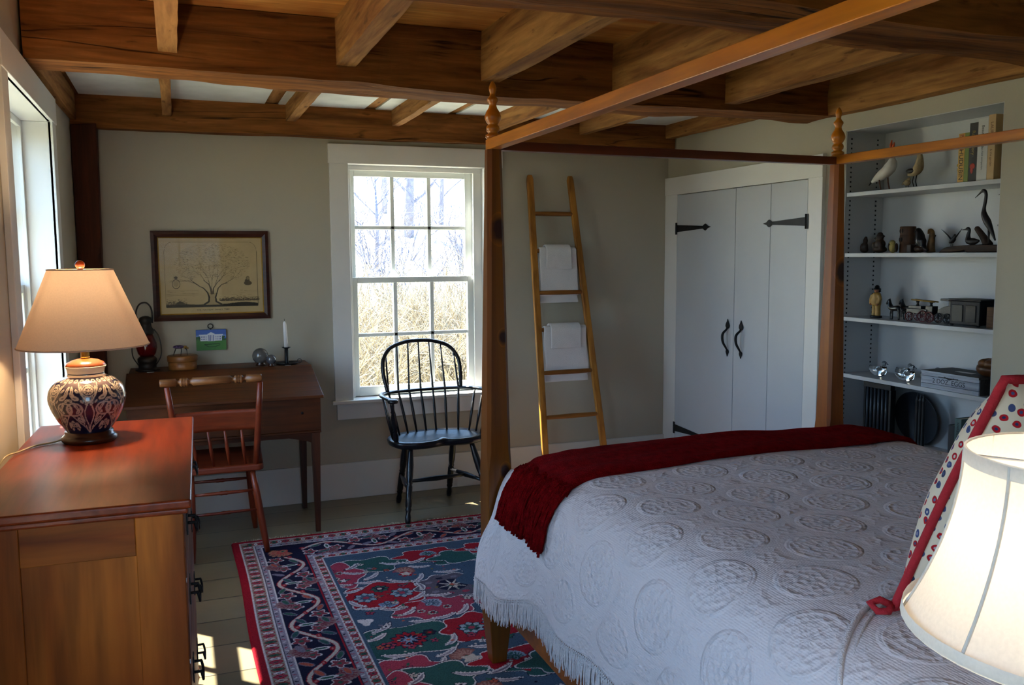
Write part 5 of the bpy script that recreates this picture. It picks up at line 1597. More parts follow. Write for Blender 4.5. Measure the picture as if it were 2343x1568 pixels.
# field
FX, FY = RX0 + 0.418, RY1 - 0.44
def field_tile(ox, oy, mx):
    s = -1 if mx else 1
    def X(x): return ox + s * (x - 0.95)
    Y = lambda y: oy + (y - 3.40)
    def sa(a): return PI - a if mx else a
    base_ell = cv.ell
    def lobe(x, y, rx, ry, c, a=0, lob=0, am=0):
        base_ell(x, y, rx * 1.0 + 0.010, ry * 1.0 + 0.010, NAVY, a, lob, am); base_ell(x, y, rx + 0.006, ry + 0.006, WHT, a, lob, am); base_ell(x, y, rx, ry, c, a, lob, am)
    cv.ell(X(1.10), Y(3.70), 0.30, 0.21, BLUE, 0, 8, 0.06)
    lobe(X(0.79), Y(3.185), 0.235, 0.135, TEAL, 0, 6, 0.12); lobe(X(0.80), Y(4.05), 0.17, 0.10, TEAL, 0, 6, 0.15); lobe(X(1.25), Y(4.02), 0.19, 0.09, TEAL, 0, 6, 0.15)
    lobe(X(0.65), Y(3.97), 0.11, 0.16, ROSE, 0, 5, 0.15); lobe(X(0.97), Y(3.47), 0.19, 0.125, ROSE, 0, 7, 0.12); lobe(X(0.72), Y(2.93), 0.13, 0.11, ROSE, 0, 6, 0.15); lobe(X(1.25), Y(3.40), 0.10, 0.08, ROSE, 0, 5, 0.15)
    lobe(X(0.80), Y(3.665), 0.185, 0.145, RED, 0, 8, 0.10); cv.poly([(X(0.84), Y(3.54)), (X(0.93), Y(3.54)), (X(0.88), Y(3.44))], RED)
    lobe(X(1.09), Y(3.20), 0.155, 0.135, RED, 0, 8, 0.10); lobe(X(1.12), Y(4.10), 0.16, 0.075, RED, 0, 6, 0.16); cv.poly([(X(1.05), Y(4.05)), (X(1.18), Y(4.05)), (X(1.13), Y(3.97))], RED)
    lobe(X(1.113), Y(3.668), 0.165, 0.135, lin('#5d5460'), 0, 10, 0.07); cv.ell(X(1.113), Y(3.668), 0.072, 0.068, NAVY); star(X(1.113), Y(3.668), 0.068, CREAM)
    for k in range(10): cv.ell(X(1.113) + 0.115 * math.cos(k * 0.628), Y(3.668) + 0.098 * math.sin(k * 0.628), 0.017, 0.013, rnd.choice((GREEN, ROSE, NAVY, GREY)))
    rosette(X(0.718), Y(3.66), 0.046, lin('#8fa0ac'), BLUE, ROSE); rosette(X(0.878), Y(3.66), 0.046, lin('#8fa0ac'), BLUE, ROSE); rosette(X(0.795), Y(3.74), 0.036, GREEN, NAVY, CREAM); palmette(X(0.795), Y(3.575), 0.040, -PI / 2, lin('#7f93b4'), BLUE)
    rosette(X(0.788), Y(3.185), 0.062, RED, NAVY, CREAM, 12); star(X(0.788), Y(3.185), 0.038, lin('#7f93b4'))
    rosette(X(1.05), Y(3.20), 0.046, lin('#8fa0ac'), TEAL, ROSE); rosette(X(1.15), Y(3.23), 0.040, lin('#8fa0ac'), BLUE, ROSE)
    palmette(X(0.955), Y(3.49), 0.045, 0.6, lin('#9aa2b4'), BLUE)
    for x, y in ((0.945, 3.40), (0.905, 3.43), (1.02, 3.44), (0.66, 4.00), (0.63, 3.93)): rosette(X(x), Y(y), 0.018, CREAM, NAVY, RED, 6)
    palmette(X(0.945), Y(3.90), 0.050, 1.2, lin('#8a5650'), lin('#a87a70')); cv.ell(X(0.95), Y(3.875), 0.032, 0.032, RED, 0, 6, 0.15); cv.ell(X(0.95), Y(3.878), 0.022, 0.022, CREAM, 0, 5, 0.2)
    palmette(X(0.955), Y(2.97), 0.055, 2.2, lin('#8a5650'), lin('#a87a70')); cv.ell(X(0.965), Y(2.945), 0.032, 0.030, CREAM, 0, 5, 0.25)
    cv.ell(X(0.665), Y(3.41), 0.030, 0.034, WHT, 0.4, 3, 0.25); palmette(X(1.12), Y(4.09), 0.040, PI / 2, lin('#8a94a4'), TEAL)
    palmette(X(1.22), Y(3.98), 0.042, 0.4, lin('#8a9c98'), TEAL); rosette(X(0.70), Y(3.16), 0.028, ROSE, NAVY, ORNG, 6); rosette(X(0.88), Y(3.22), 0.026, NAVY, lin('#3a2a20'), RED, 6)
    for x, y, l, a, c in ((0.68, 3.75, 0.12, 0.3, LILAC), (0.76, 3.83, 0.12, -0.1, LILAC), (0.90, 3.79, 0.13, -0.5, LILAC), (0.98, 3.70, 0.10, 1.6, GREY), (0.66, 3.60, 0.11, -1.0, LILAC), (0.72, 3.53, 0.13, -0.2, LILAC), (0.94, 3.59, 0.12, 0.7, LILAC), (0.80, 3.49, 0.12, -0.2, GREY), (0.86, 3.44, 0.11, 0.7, LILAC), (0.72, 3.32, 0.12, 0.7, LILAC), (0.68, 3.42 - 0.18, 0.10, 0.5, LILAC), (0.89, 3.33, 0.12, -0.1, LILAC), (0.98, 3.34, 0.12, 0.2, LILAC), (0.95, 3.12, 0.11, 1.0, LILAC), (0.72, 3.06, 0.14, -0.2, LILAC), (0.90, 3.02, 0.11, 0.5, LILAC), (0.85, 2.94, 0.12, 0.9, LILAC), (1.05, 3.02, 0.14, -0.1, LILAC), (1.08, 3.38, 0.12, 0.9, LILAC), (1.18, 3.50, 0.12, 0.0, LILAC), (1.02, 3.57, 0.12, -0.2, LILAC), (1.24, 3.58, 0.10, 0.6, LILAC), (1.0, 3.80, 0.12, 0.9, LILAC), (1.14, 3.83, 0.13, -0.1, LILAC), (1.25, 3.78, 0.11, -0.4, LILAC), (0.92, 4.03, 0.13, -0.3, LILAC), (1.04, 4.02, 0.12, 0.4, GREY), (1.03, 3.94, 0.11, -0.3, LILAC), (1.2, 4.07, 0.12, 0.4, GREY), (0.74, 4.06, 0.10, 0.8, GREY), (0.72, 3.97, 0.12, -0.4, LILAC), (0.80, 3.90, 0.11, 0.7, LILAC), (0.64, 3.84, 0.10, -0.4, GREY)):
        leafy(X(x), Y(y), l, sa(a), c, curve=0.5 if not mx else -0.5)
    for k in range(34):
        x, y = X(rnd.uniform(0.62, 1.28)), Y(rnd.uniform(2.92, 4.12)); rr = rnd.uniform(0.011, 0.017)
        base_ell(x, y, rr * 1.25, rr * 1.25, NAVY, 0, 5, 0.2); base_ell(x, y, rr, rr, rnd.choice((CREAM, ROSE, WHT, GREEN, ORNG)), 0, 5, 0.25); base_ell(x, y, rr * 0.35, rr * 0.35, NAVY)
        q = rnd.uniform(0, PI); base_ell(x + 0.022 * math.cos(q), y + 0.022 * math.sin(q), 0.014, 0.006, rnd.choice((GREEN, GREY, TEAL)), q)
    for k in range(80):
        x, y = X(rnd.uniform(0.62, 1.28)), Y(rnd.uniform(2.92, 4.12)); cv.ell(x, y, rnd.uniform(0.004, 0.009), rnd.uniform(0.004, 0.007), rnd.choice((GREEN, ROSE, ORNG, CREAM, NAVY, lin('#7a6a3c'))))


for r_ in range(3):
    for c_ in range(4): field_tile(0.95 + 0.66 * c_, 3.40 - 1.2 * r_, c_ % 2 == 1)
# borders, from the inside out (frames painted as bands along the four edges)
cxm = (RX0 + RX1) / 2


def band(d0, d1, c):
    cv.rect(RX0 + d0, RX0 + d1, RY0 + d0, RY1 - d0, c); cv.rect(RX1 - d1, RX1 - d0, RY0 + d0, RY1 - d0, c)
    cv.rect(RX0 + d0, RX1 - d0, RY1 - d1, RY1 - d0, c); cv.rect(RX0 + d0, RX1 - d0, RY0 + d0, RY0 + d1, c)


def along(d, step, fn):
    """call fn(x, y, direction) at regular spots on the line at distance d from the edge (near side and far end)"""
    y = RY1 - d - step / 2
    k = 0
    while y > RY0 + d: fn(RX0 + d, y, 0, k); fn(RX1 - d, y, 0, k); y -= step; k += 1
    x = RX0 + d + step / 2; k = 0
    while x < RX1 - d: fn(x, RY1 - d, 1, k); fn(x, RY0 + d, 1, k); x += step; k += 1


band(0.405, 0.418, BLUE); band(0.362, 0.405, lin('#94887c')); band(0.334, 0.362, LILAC); band(0.328, 0.334, RED)
band(0.140, 0.328, NAVY); band(0.104, 0.140, LILAC); band(0.036, 0.104, lin('#94887c')); band(0.0, 0.036, RED)
for d in (0.366, 0.402): band(d - 0.003, d + 0.003, WHT)
for d in (0.040, 0.101, 0.138): band(d - 0.0035, d + 0.0035, WHT)
band(0.106, 0.108, NAVY); band(0.334, 0.337, NAVY)
def tab(x, y, dr, k, h):
    c = (GREEN, CREAM, ROSE, GREEN)[k % 4] if k % 2 == 0 else (WHT if k % 4 == 1 else CREAM)
    a, b = (h, 0.011) if dr == 0 else (0.011, h)
    cv.ell(x, y, a + 0.004, b + 0.004, RED); cv.ell(x, y, a, b, c); cv.ell(x, y, a * 0.4, b * 0.4, GREY if k % 2 else lin('#274238'))
along(0.071, 0.030, lambda x, y, dr, k: tab(x, y, dr, k, 0.021)); along(0.384, 0.028, lambda x, y, dr, k: tab(x, y, dr, k, 0.013))
def dash(x, y, dr, k):
    c = (WHT, NAVY, ROSE)[k % 3]
    a = 0.6 if k % 2 else -0.5
    cv.ell(x, y, 0.009, 0.0035, c, a + (PI / 2 if dr else 0))
along(0.122, 0.026, dash); along(0.348, 0.026, dash)


def vine(p0, p1, n, side):
    """scrolling vine with flowers inside the dark border, from p0 to p1"""
    ux, uy = p1[0] - p0[0], p1[1] - p0[1]; L = math.hypot(ux, uy); ux /= L; uy /= L; vx, vy = -uy * side, ux * side
    def at(t, o): return (p0[0] + ux * t + vx * o, p0[1] + uy * t + vy * o)
    per = L / n
    pts = [at(t, 0.070 * math.sin(2 * PI * t / per)) for t in np.linspace(0, L, int(L / 0.012))]
    cv.line(pts, 0.022, RED); cv.line(pts, 0.015, CREAM)
    a0 = math.atan2(uy, ux)
    for k in range(n):
        t = k * per
        def q(f, o): return at(t + per * f, o)
        for f, o, r in ((0.06, -0.052, 0.030), (0.56, 0.052, 0.030), (0.34, -0.030, 0.028), (0.86, 0.030, 0.028)):
            x, y = q(f, o); cv.ell(x, y, r * 1.12, r * 1.12, WHT, a0, 5, 0.26); cv.ell(x, y, r * 0.92, r * 0.92, lin('#8a3a44'), a0, 5, 0.26); cv.ell(x, y, r * 0.32, r * 0.32, GREEN)
        for f, o, sg in ((0.25, 0.018, 1), (0.75, -0.018, -1)):
            x, y = q(f, o * -2.2)
            palmette(x, y, 0.050, a0 + sg * PI / 2 + PI, lin('#8f6c6c'), lin('#7c3440'))
            x, y = q(f, o * 0.4); cv.ell(x, y, 0.040, 0.014, WHT, a0 + PI / 2); cv.ell(x, y, 0.026, 0.008, GREEN, a0 + PI / 2)
        for f, o, b in ((0.14, 0.030, 0.5), (0.42, 0.066, -0.4), (0.66, -0.030, 0.5), (0.92, -0.066, -0.4), (0.20, -0.066, 0.3), (0.70, 0.068, 0.3), (0.48, -0.062, 0.9), (0.98, 0.060, 0.9)):
            x, y = q(f, o); cv.ell(x, y, 0.034, 0.014, GREY, a0 + b); cv.ell(x, y, 0.028, 0.010, rnd.choice((TEAL, GREEN, ORNG, GREY)), a0 + b)
        for f, o in ((0.28, 0.05), (0.78, -0.05), (0.5, 0.0), (0.0, 0.02)):
            x, y = q(f, o); cv.ell(x, y, 0.016, 0.011, RED, a0); cv.ell(x, y, 0.008, 0.005, lin('#b86a68'), a0)


d = 0.234
vine((RX0 + d, RY1 - 0.33), (RX0 + d, RY0 + 0.33), 6, 1); vine((RX1 - d, RY1 - 0.33), (RX1 - d, RY0 + 0.33), 6, 1)
vine((RX0 + 0.33, RY1 - d), (RX1 - 0.33, RY1 - d), 4, 1); vine((RX0 + 0.33, RY0 + d), (RX1 - 0.33, RY0 + d), 4, 1)
for x in (RX0 + d, RX1 - d):
    for y in (RY1 - d, RY0 + d): palmette(x, y, 0.062, -2.3, lin('#a8745c'), lin('#b04a48'))
# wool flecks: every knot differs a little
jit = np.random.default_rng(4).uniform(0.82, 1.12, cv.a.shape[:2] + (1,)).astype(np.float32)
cv.a *= jit
gx = np.concatenate([np.arange(RX0, 1.75, 0.0034), np.linspace(1.75, RX1, 60)]); gy = np.concatenate([np.linspace(RY0, 2.1, 50), np.arange(2.104, RY1, 0.0034), [RY1]])
GX, GY = np.meshgrid(gx, gy)
hx = np.random.default_rng(5).uniform(-0.0007, 0.0007, GX.shape)
edge = np.minimum(np.minimum(GX - RX0, RX1 - GX), np.minimum(GY - RY0, RY1 - GY))
GZ = 0.0105 * np.clip(edge / 0.006, 0, 1) + hx * (edge > 0.006) + 0.0008
wav = 0.004 * np.sin(GY * 5.0) * np.exp(-(GX - RX0) / 0.25)
rug = colour_mesh('oriental_rug', GX + wav, GY + 0.004 * np.sin(GX * 6) * np.exp(-(RY1 - GY) / 0.2), GZ, cv.sample(np.clip(GX, RX0, RX1 - 1e-4), np.clip(GY, RY0, RY1 - 1e-4)), pattern_mat('wool_pile', 0.95, 0.1, pile=1.0), None, (RX0, RY1, 0))
tag(rug, 'red and navy floral oriental rug with cream fringe under the bed', 'rug')
mb = MB(); x = RX0 + 0.01
while x < 1.9:
    if rnd.random() < (0.9 if (x < 0.7 or 0.98 < x < 1.2) else 0.55):
        l = rnd.uniform(0.02, 0.055) if (0.28 < x < 0.62 or 1.0 < x < 1.12) else rnd.uniform(0.012, 0.03)
        y0 = RY1 - 0.004 + 0.004 * math.sin(x * 6)
        dx = rnd.uniform(-0.012, 0.016)
        mb.tube([(x, y0, 0.006), (x + dx * 0.5, y0 + l * 0.6, 0.004 + rnd.uniform(0, 0.007)), (x + dx, y0 + l, 0.0022)], [0.0018, 0.0016, 0.0008], 5)
    x += 0.0052
ff = mb.build('fringe', plain('cream_cotton_fringe', lin('#c9bfa6'), 0.95, spec=0.1), rug); ff['kind'] = 'stuff'

# ---------------------------------------------------------------- towel ladder leaning on the back wall
lad = thing('towel_ladder', (2.33, 5.08, 0), 'honey brown wooden ladder leaning on the back wall holding white towels', 'ladder')


def on_ladder(f, side):
    """side 0 = one rail, 1 = the other; f 0 at the floor, 1 at the top"""
    xl = 2.128 + (2.160 - 2.128) * f; xr = 2.560 + (2.446 - 2.560) * f
    return Vector((xl + (xr - xl) * side, 4.925 + (5.278 - 4.925) * f, 2.012 * f))


LD = (on_ladder(1, 0) - on_ladder(0, 0)).normalized()
for sd in (0, 1):
    a, b = on_ladder(0, sd), on_ladder(1, sd)
    mb = MB(); hw = 0.0215; hd = 0.013
    nrm = Vector((0, -LD.z, LD.y)).normalized()
    vs = []
    for p, w in ((a, 1.0), (b - LD * 0.03, 1.0), (b, 0.72)):
        for q in ((-1, -1), (1, -1), (1, 1), (-1, 1)): vs.append(p + Vector((q[0] * hw * w, 0, 0)) + nrm * (q[1] * hd * w))
    fs = [(0, 3, 2, 1), (8, 9, 10, 11)]
    for r in range(2):
        for k in range(4): fs.append((r * 4 + k, r * 4 + (k + 1) % 4, (r + 1) * 4 + (k + 1) % 4, (r + 1) * 4 + k))
    mb.add(vs, fs); mb.build('side_rail', LADDER_Z, lad, bevel=0.006, bseg=3)
for f in (0.10, 0.233, 0.372, 0.507, 0.624, 0.757, 0.876):
    p, q = on_ladder(f, 0), on_ladder(f, 1)
    mb = MB(); mb.turned(p, q, [(0, 0.011), (0.1, 0.0135), (0.5, 0.0155), (0.9, 0.0135), (1, 0.011)], 14); mb.build('rung', LADDER_X, lad)


def hang(f, x0, x1, front, back, off, thick, wig, name, label, group, seed):
    """towel folded over the rung at height f; front/back = drop lengths"""
    c = on_ladder(f, 0); y0, z0 = c.y, c.z
    R = 0.017 + off
    L0 = front; L1 = back
    def pt(u, v):
        s = -L0 + (L0 + L1 + PI * R) * v
        x = x0 + (x1 - x0) * u
        if s < 0: y, z, h = y0 - R, z0 + s, -s
        elif s < PI * R: a = s / R; y, z, h = y0 - R * math.cos(a), z0 + R * math.sin(a), 0
        else: y, z, h = y0 + R, z0 - (s - PI * R), s - PI * R
        lean = 0.176 * h * (-1 if s < 0 else -1)
        y = y + lean * (0.35 if s < 0 else 1.0)
        n1 = noise.noise(Vector((u * 3 + seed, v * 4, 1.0)))
        y += wig * n1 * min(1, h / 0.05); x += wig * 1.2 * noise.noise(Vector((u * 2, v * 5, seed + 4.0)))
        x += 0.012 * h / 0.3 * (u - 0.3)
        return (x, min(y, 5.292), z)
    mb = MB(); mb.grid(pt, 22, 60)
    o = mb.build(name, TOWEL, None, (x0, y0, z0), solid=thick, bevel=0.0)
    o.modifiers['solid'].offset = 0
    m = o.modifiers.new('sub', 'SUBSURF'); m.levels = 1; m.render_levels = 1
    tag(o, label, 'towel', group)
    return o


for f, lbl, sd in ((0.757, 'upper', 1.0), (0.507, 'lower', 7.0)):
    a, b = on_ladder(f, 0).x, on_ladder(f, 1).x
    hang(f, a + 0.030, b - 0.030, 0.29, 0.335, 0.004, 0.012, 0.010, 'bath_towel', 'white bath towel folded over the %s towel-holding rung of the ladder, beneath a hand towel' % lbl, 'bath towels on the ladder', sd)
    hang(f, a + 0.072, b - 0.075, 0.118, 0.13, 0.020, 0.009, 0.007, 'hand_towel', 'small white hand towel laid on top of the bath towel on the %s towel-holding rung' % lbl, 'hand towels on the ladder', sd + 3)
# ---------------------------------------------------------------- built-in shelves and what stands on them
SHELF = []
for z, lbl in ((1.803, 'top white shelf board holding the goose and upright books'), (1.497, 'white shelf board holding carved figures and the heron'), (1.170, 'white shelf board holding the fire engine toy and fisherman figure'), (0.876, 'white shelf board holding glass ducks and the egg crate'), (0.545, 'lowest white shelf board behind the bed, under the round tray and grate')):
    mb = MB(); mb.box(XR + 0.008, NX - 0.003, NY0 + 0.006, NY1 - 0.006, z - 0.020, z)
    o = mb.build('shelf_board', RECESS_SHADED, None, (XR + 0.12, (NY0 + NY1) / 2, z - 0.02), bevel=0.0015)
    tag(o, lbl, 'shelf', 'shelf boards in the wall recess'); SHELF.append(z)
S1, S2, S3, S4, S5 = SHELF
EPS = 0.0006
GWHITE = plain('painted_white', lin('#cfcac2'), 0.6, vary=0.08, vscale=20)
BEAK = plain('orange_beak', lin('#c8501c'), 0.5, vary=0.1)
TANW = plain('tan_feathers', lin('#9d8a68'), 0.7, vary=0.3, vscale=40)
BRW = wood('driftwood', lin('#2a1a12'), lin('#4b3322'), 'y', 1.5, 0.7, bump=0.2)
DKW = plain('dark_stained_bird', lin('#1a1210'), 0.45, vary=0.4, vscale=30)
X = 3.30

# goose calling upward
g = thing('goose_figurine', (X, 3.42, S1), 'white goose figurine with open orange beak pointing up on the top shelf', 'figurine')
mb = MB()
mb.tube(catmull([(X, 3.500, S1 + 0.050), (X, 3.475, S1 + 0.062), (X, 3.44, S1 + 0.078), (X, 3.40, S1 + 0.098), (X, 3.375, S1 + 0.125), (X, 3.372, S1 + 0.155), (X, 3.374, S1 + 0.185), (X, 3.376, S1 + 0.205)], 32), [float(v) for v in np.interp(np.linspace(0, 1, 33), [0, 0.12, 0.3, 0.5, 0.62, 0.72, 0.86, 0.95, 1], [0.006, 0.014, 0.026, 0.030, 0.024, 0.013, 0.011, 0.013, 0.009])], 16)
mb.build('body', GWHITE, g)
mb = MB(); mb.tube([(X, 3.379, S1 + 0.203), (X, 3.383, S1 + 0.222), (X, 3.378, S1 + 0.245)], [0.009, 0.007, 0.002], 10); mb.tube([(X, 3.373, S1 + 0.203), (X, 3.366, S1 + 0.217), (X, 3.362, S1 + 0.232)], [0.008, 0.006, 0.002], 10); mb.build('beak', BEAK, g)
mb = MB(); mb.tube([(X, 3.502, S1 + 0.052), (X, 3.520, S1 + 0.034)], [0.005, 0.002], 8); mb.build('tail_tip', DKW, g)
for dy in (0.0, 0.035):
    mb = MB(); mb.tube([(X + 0.012 - dy * 0.6, 3.41 + dy, S1 + 0.075), (X + 0.012 - dy * 0.6, 3.405 + dy, S1 + 0.04), (X + 0.012 - dy * 0.6, 3.395 + dy, S1 + 0.008)], 0.0035, 8); mb.build('leg', plain('brown_leg', lin('#6b4430'), 0.6), g)
mb = MB(); mb.lathe([(0, 0), (0.045, 0), (0.043, 0.006), (0, 0.008)], (X, 3.415, S1 + EPS), 24, sy=1.25, sx=0.8); mb.build('base', DKW, g)

gl = thing('shorebird_figurine', (X, 3.225, S1), 'brown and cream shorebird figurine standing behind the canopy rail on the top shelf', 'figurine')
mb = MB(); mb.tube(catmull([(X, 3.268, S1 + 0.066), (X, 3.245, S1 + 0.072), (X, 3.218, S1 + 0.082), (X, 3.203, S1 + 0.105), (X, 3.200, S1 + 0.14), (X, 3.204, S1 + 0.165), (X, 3.21, S1 + 0.172)], 24), [float(v) for v in np.interp(np.linspace(0, 1, 25), [0, 0.2, 0.42, 0.6, 0.8, 0.92, 1], [0.005, 0.018, 0.024, 0.017, 0.010, 0.012, 0.006])], 14); mb.build('body', TANW, gl)
mb = MB(); mb.ball((X - 0.016, 3.238, S1 + 0.082), (0.010, 0.028, 0.012), 14, 8, None); mb.build('wing', DKW, gl)
mb = MB(); mb.tube([(X, 3.206, S1 + 0.170), (X, 3.185, S1 + 0.174)], [0.004, 0.001], 8); mb.build('beak', BEAK, gl)
for dy in (0.0, 0.018):
    mb = MB(); mb.tube([(X, 3.215 + dy, S1 + 0.062), (X, 3.222 + dy, S1 + 0.032), (X, 3.210 + dy, S1 + EPS)], 0.0022, 7); mb.build('leg', DKW, gl)
ck = thing('chick_figurine', (X, 3.275, S1), 'small cream chick figurine with dark tail beside the shorebird', 'figurine')
mb = MB(); mb.ball((X, 3.272, S1 + 0.030), (0.014, 0.018, 0.015), 16, 10); mb.ball((X, 3.262, S1 + 0.046), 0.009, 12, 8); mb.tube([(X, 3.284, S1 + 0.034), (X, 3.304, S1 + 0.022)], [0.008, 0.002], 8); mb.build('body', TANW, ck)
for dy in (-0.006, 0.006):
    mb = MB(); mb.tube([(X, 3.272 + dy, S1 + 0.02), (X, 3.272 + dy, S1 + EPS)], 0.0018, 6); mb.build('leg', DKW, ck)

# upright books: spines face the room (-x)
PAPER = plain('page_block', lin('#d8cdb4'), 0.9, vary=0.1, vscale=60)
SPINE_M = Matrix(((0, 0, -1, 0), (0, 1, 0, 0), (1, 0, 0, 0), (0, 0, 0, 1)))


def spine_text(body, size, y, z, x, mat, parent, tilt=1):
    # letters read downwards on a spine that faces -x
    M = Matrix.Translation((x, y, z)) @ Matrix(((0, 0, -1, 0), (0, -1, 0, 0), (-1, 0, 0, 0), (0, 0, 0, 1)))
    return text_obj('title', body, size, M, mat, parent, 0.0002)


def book(y0, y1, h, col, label, z=S1, x0=3.235, d=0.15, titles=()):
    b = thing('book', (x0 + d / 2, (y0 + y1) / 2, z), label, 'book', 'upright books on the top shelf' if z == S1 else 'books low in the recess')
    m = plain('book_cover', col, 0.5, vary=0.06)
    mb = MB(); t = 0.0022; z = z + EPS
    mb.box(x0, x0 + t, y0, y1, z, z + h); mb.box(x0 + t, x0 + d, y0, y0 + t, z, z + h); mb.box(x0 + t, x0 + d, y1 - t, y1, z, z + h)
    mb.build('cover', m, b, bevel=0.0008)
    mb = MB(); mb.box(x0 + t, x0 + d - 0.004, y0 + t, y1 - t, z + 0.003, z + h - 0.003); mb.build('pages', PAPER, b)
    for body, size, dz, c in titles:
        spine_text(body, size, (y0 + y1) / 2, z + h * dz, x0 - 0.0004, c, b)
    return b


TB = plain('black_lettering', lin('#151310'), 0.7); TR = plain('red_lettering', lin('#8e2c22'), 0.7); TG = plain('gold_lettering', lin('#a8903e'), 0.5, metal=0.4); TGY = plain('grey_lettering', lin('#5a5c60'), 0.7); TBR = plain('brown_lettering', lin('#7d5a34'), 0.7)
book(2.893, 2.925, 0.212, lin('#b98d3a'), 'book with ochre spine and bold black vertical title on the top shelf', titles=(('BIRDS', 0.026, 0.82, TR), ('HUDUBIN', 0.030, 0.36, TB)))
book(2.870, 2.8925, 0.212, lin('#6a7a2a'), 'olive green book between the ochre and black books', titles=())
book(2.828, 2.8695, 0.250, lin('#15120f'), 'tall black book with gold title and red flower on its spine', titles=(('Roger Tory', 0.022, 0.66, TG), ('BIRDS', 0.016, 0.50, TGY)))
bf = [o for o in C.objects if o.name.startswith('book') and o.get('label', '').startswith('tall black')][0]
mb = MB(); mb.ball((3.2346, 2.849, S1 + 0.065), (0.0006, 0.014, 0.013), 14, 8); mb.ball((3.2346, 2.852, S1 + 0.048), (0.0006, 0.008, 0.014), 12, 8); mb.build('spine_emblem', plain('red_flower', lin('#a8321e'), 0.6, vary=0.3, vscale=80), bf)
book(2.777, 2.8275, 0.262, lin('#c2c2be'), 'white book with small grey vertical title beside the black book', titles=(('Beautiful Birds', 0.017, 0.70, TB), ('a field companion', 0.012, 0.34, TGY)))
book(2.742, 2.7765, 0.272, lin('#c3a271'), 'tan book at the end of the upright row on the top shelf', titles=(('LAUREL', 0.020, 0.76, TBR), ('& the garden', 0.014, 0.34, TBR)))
yb = thing('yellow_bird_figurine', (3.27, 2.945, S1), 'tiny yellow bird figurine beside the ochre book on the top shelf', 'figurine')
mb = MB(); mb.ball((3.27, 2.944, S1 + 0.060), (0.010, 0.012, 0.016), 14, 8); mb.ball((3.262, 2.944, S1 + 0.079), 0.008, 12, 8); mb.build('body', plain('yellow_bird', lin('#a08a1c'), 0.6, vary=0.2), yb)
mb = MB(); mb.lathe([(0, 0), (0.016, 0), (0.015, 0.004), (0.004, 0.008), (0.004, 0.046), (0, 0.046)], (3.27, 2.944, S1 + EPS), 14); mb.build('perch', GWHITE, yb)


# carved figures on the second shelf
def blobs(name, loc, label, mat, parts, rm=0.0035, cat='figurine'):
    mb = MB()
    for c, r in parts: mb.ball((loc[0] + c[0], loc[1] + c[1], loc[2] + c[2]), r, 16, 10)
    o = mb.build(name, mat, None, loc, remesh=rm)
    tag(o, label, cat); return o


blobs('carved_figure', (X, 3.537, S2), 'small dark hooded carved figure at the recess side on the second shelf', CARVED, [((0, 0, 0.016), (0.018, 0.024, 0.0155)), ((0, -0.002, 0.035), (0.015, 0.019, 0.022)), ((0, -0.006, 0.062), (0.012, 0.013, 0.016)), ((0, -0.008, 0.076), (0.008, 0.009, 0.009)), ((-0.008, 0.006, 0.03), (0.01, 0.012, 0.02))])
blobs('carved_figure', (X, 3.432, S2), 'dark seated bearded carved figure with hat on the second shelf', CARVED, [((0, 0, 0.018), (0.028, 0.042, 0.0175)), ((0, 0, 0.045), (0.022, 0.032, 0.026)), ((0, 0.0, 0.080), (0.017, 0.020, 0.019)), ((0, 0, 0.094), (0.013, 0.015, 0.010)), ((0, 0.026, 0.073), (0.010, 0.010, 0.008)), ((0, -0.022, 0.083), (0.008, 0.009, 0.006)), ((-0.015, 0.022, 0.035), (0.012, 0.012, 0.022)), ((-0.015, -0.024, 0.035), (0.012, 0.012, 0.022))])
tj = thing('carved_log_bank', (X + 0.03, 3.287, S2), 'brown carved cylinder with grooved rings and face marks on the second shelf', 'figurine')
TOT = wood('carved_brown', lin('#3c2416'), lin('#5c3a22'), 'z', 1.5, 0.6, bump=0.15)
mb = MB(); mb.lathe([(0, 0), (0.036, 0), (0.037, 0.004), (0.036, 0.04), (0.034, 0.043), (0.036, 0.046), (0.0365, 0.083), (0.034, 0.086), (0.036, 0.089), (0.0365, 0.124), (0.034, 0.127), (0, 0.127)], (X + 0.03, 3.285, S2 + EPS), 28); mb.build('log', TOT, tj)
for zz, dy in ((0.106, 0.006), (0.064, 0.010)):
    mb = MB()
    for q in (-0.008, 0.008):
        th = math.atan2(dy + q, -0.036); cx_, cy_ = X + 0.03 + 0.0368 * math.cos(th), 3.285 + 0.0368 * math.sin(th)
        mb.ball((cx_, cy_, S2 + zz), (0.003, 0.005, 0.011), 10, 8)
    mb.build('carved_mark', CARVED, tj)
ow = thing('owl_carving', (X - 0.03, 3.318, S2), 'pale yellow owl carving with dark wings in front of the brown carved cylinder', 'figurine')
mb = MB(); mb.ball((X - 0.03, 3.316, S2 + 0.026), (0.015, 0.020, 0.026), 16, 10); mb.ball((X - 0.032, 3.318, S2 + 0.050), (0.013, 0.016, 0.012), 14, 8); mb.build('body', plain('pale_yellow', lin('#8c7c40'), 0.7, vary=0.3, vscale=50), ow)
mb = MB(); mb.ball((X - 0.030, 3.337, S2 + 0.030), (0.010, 0.007, 0.022), 12, 8); mb.ball((X - 0.028, 3.296, S2 + 0.026), (0.010, 0.007, 0.022), 12, 8); mb.build('wing', CARVED, ow)
bx_ = MB(); bx_.box(X - 0.02, X + 0.03, 3.215, 3.240, S2 + EPS, S2 + 0.040); tag(bx_.build('carved_block', CARVED, None, (X, 3.227, S2), bevel=0.003), 'small dark carved block between the brown cylinder and the crow', 'block')
cr = thing('crow_carving', (X, 3.18, S2), 'black crow carving with long beak on the second shelf', 'figurine')
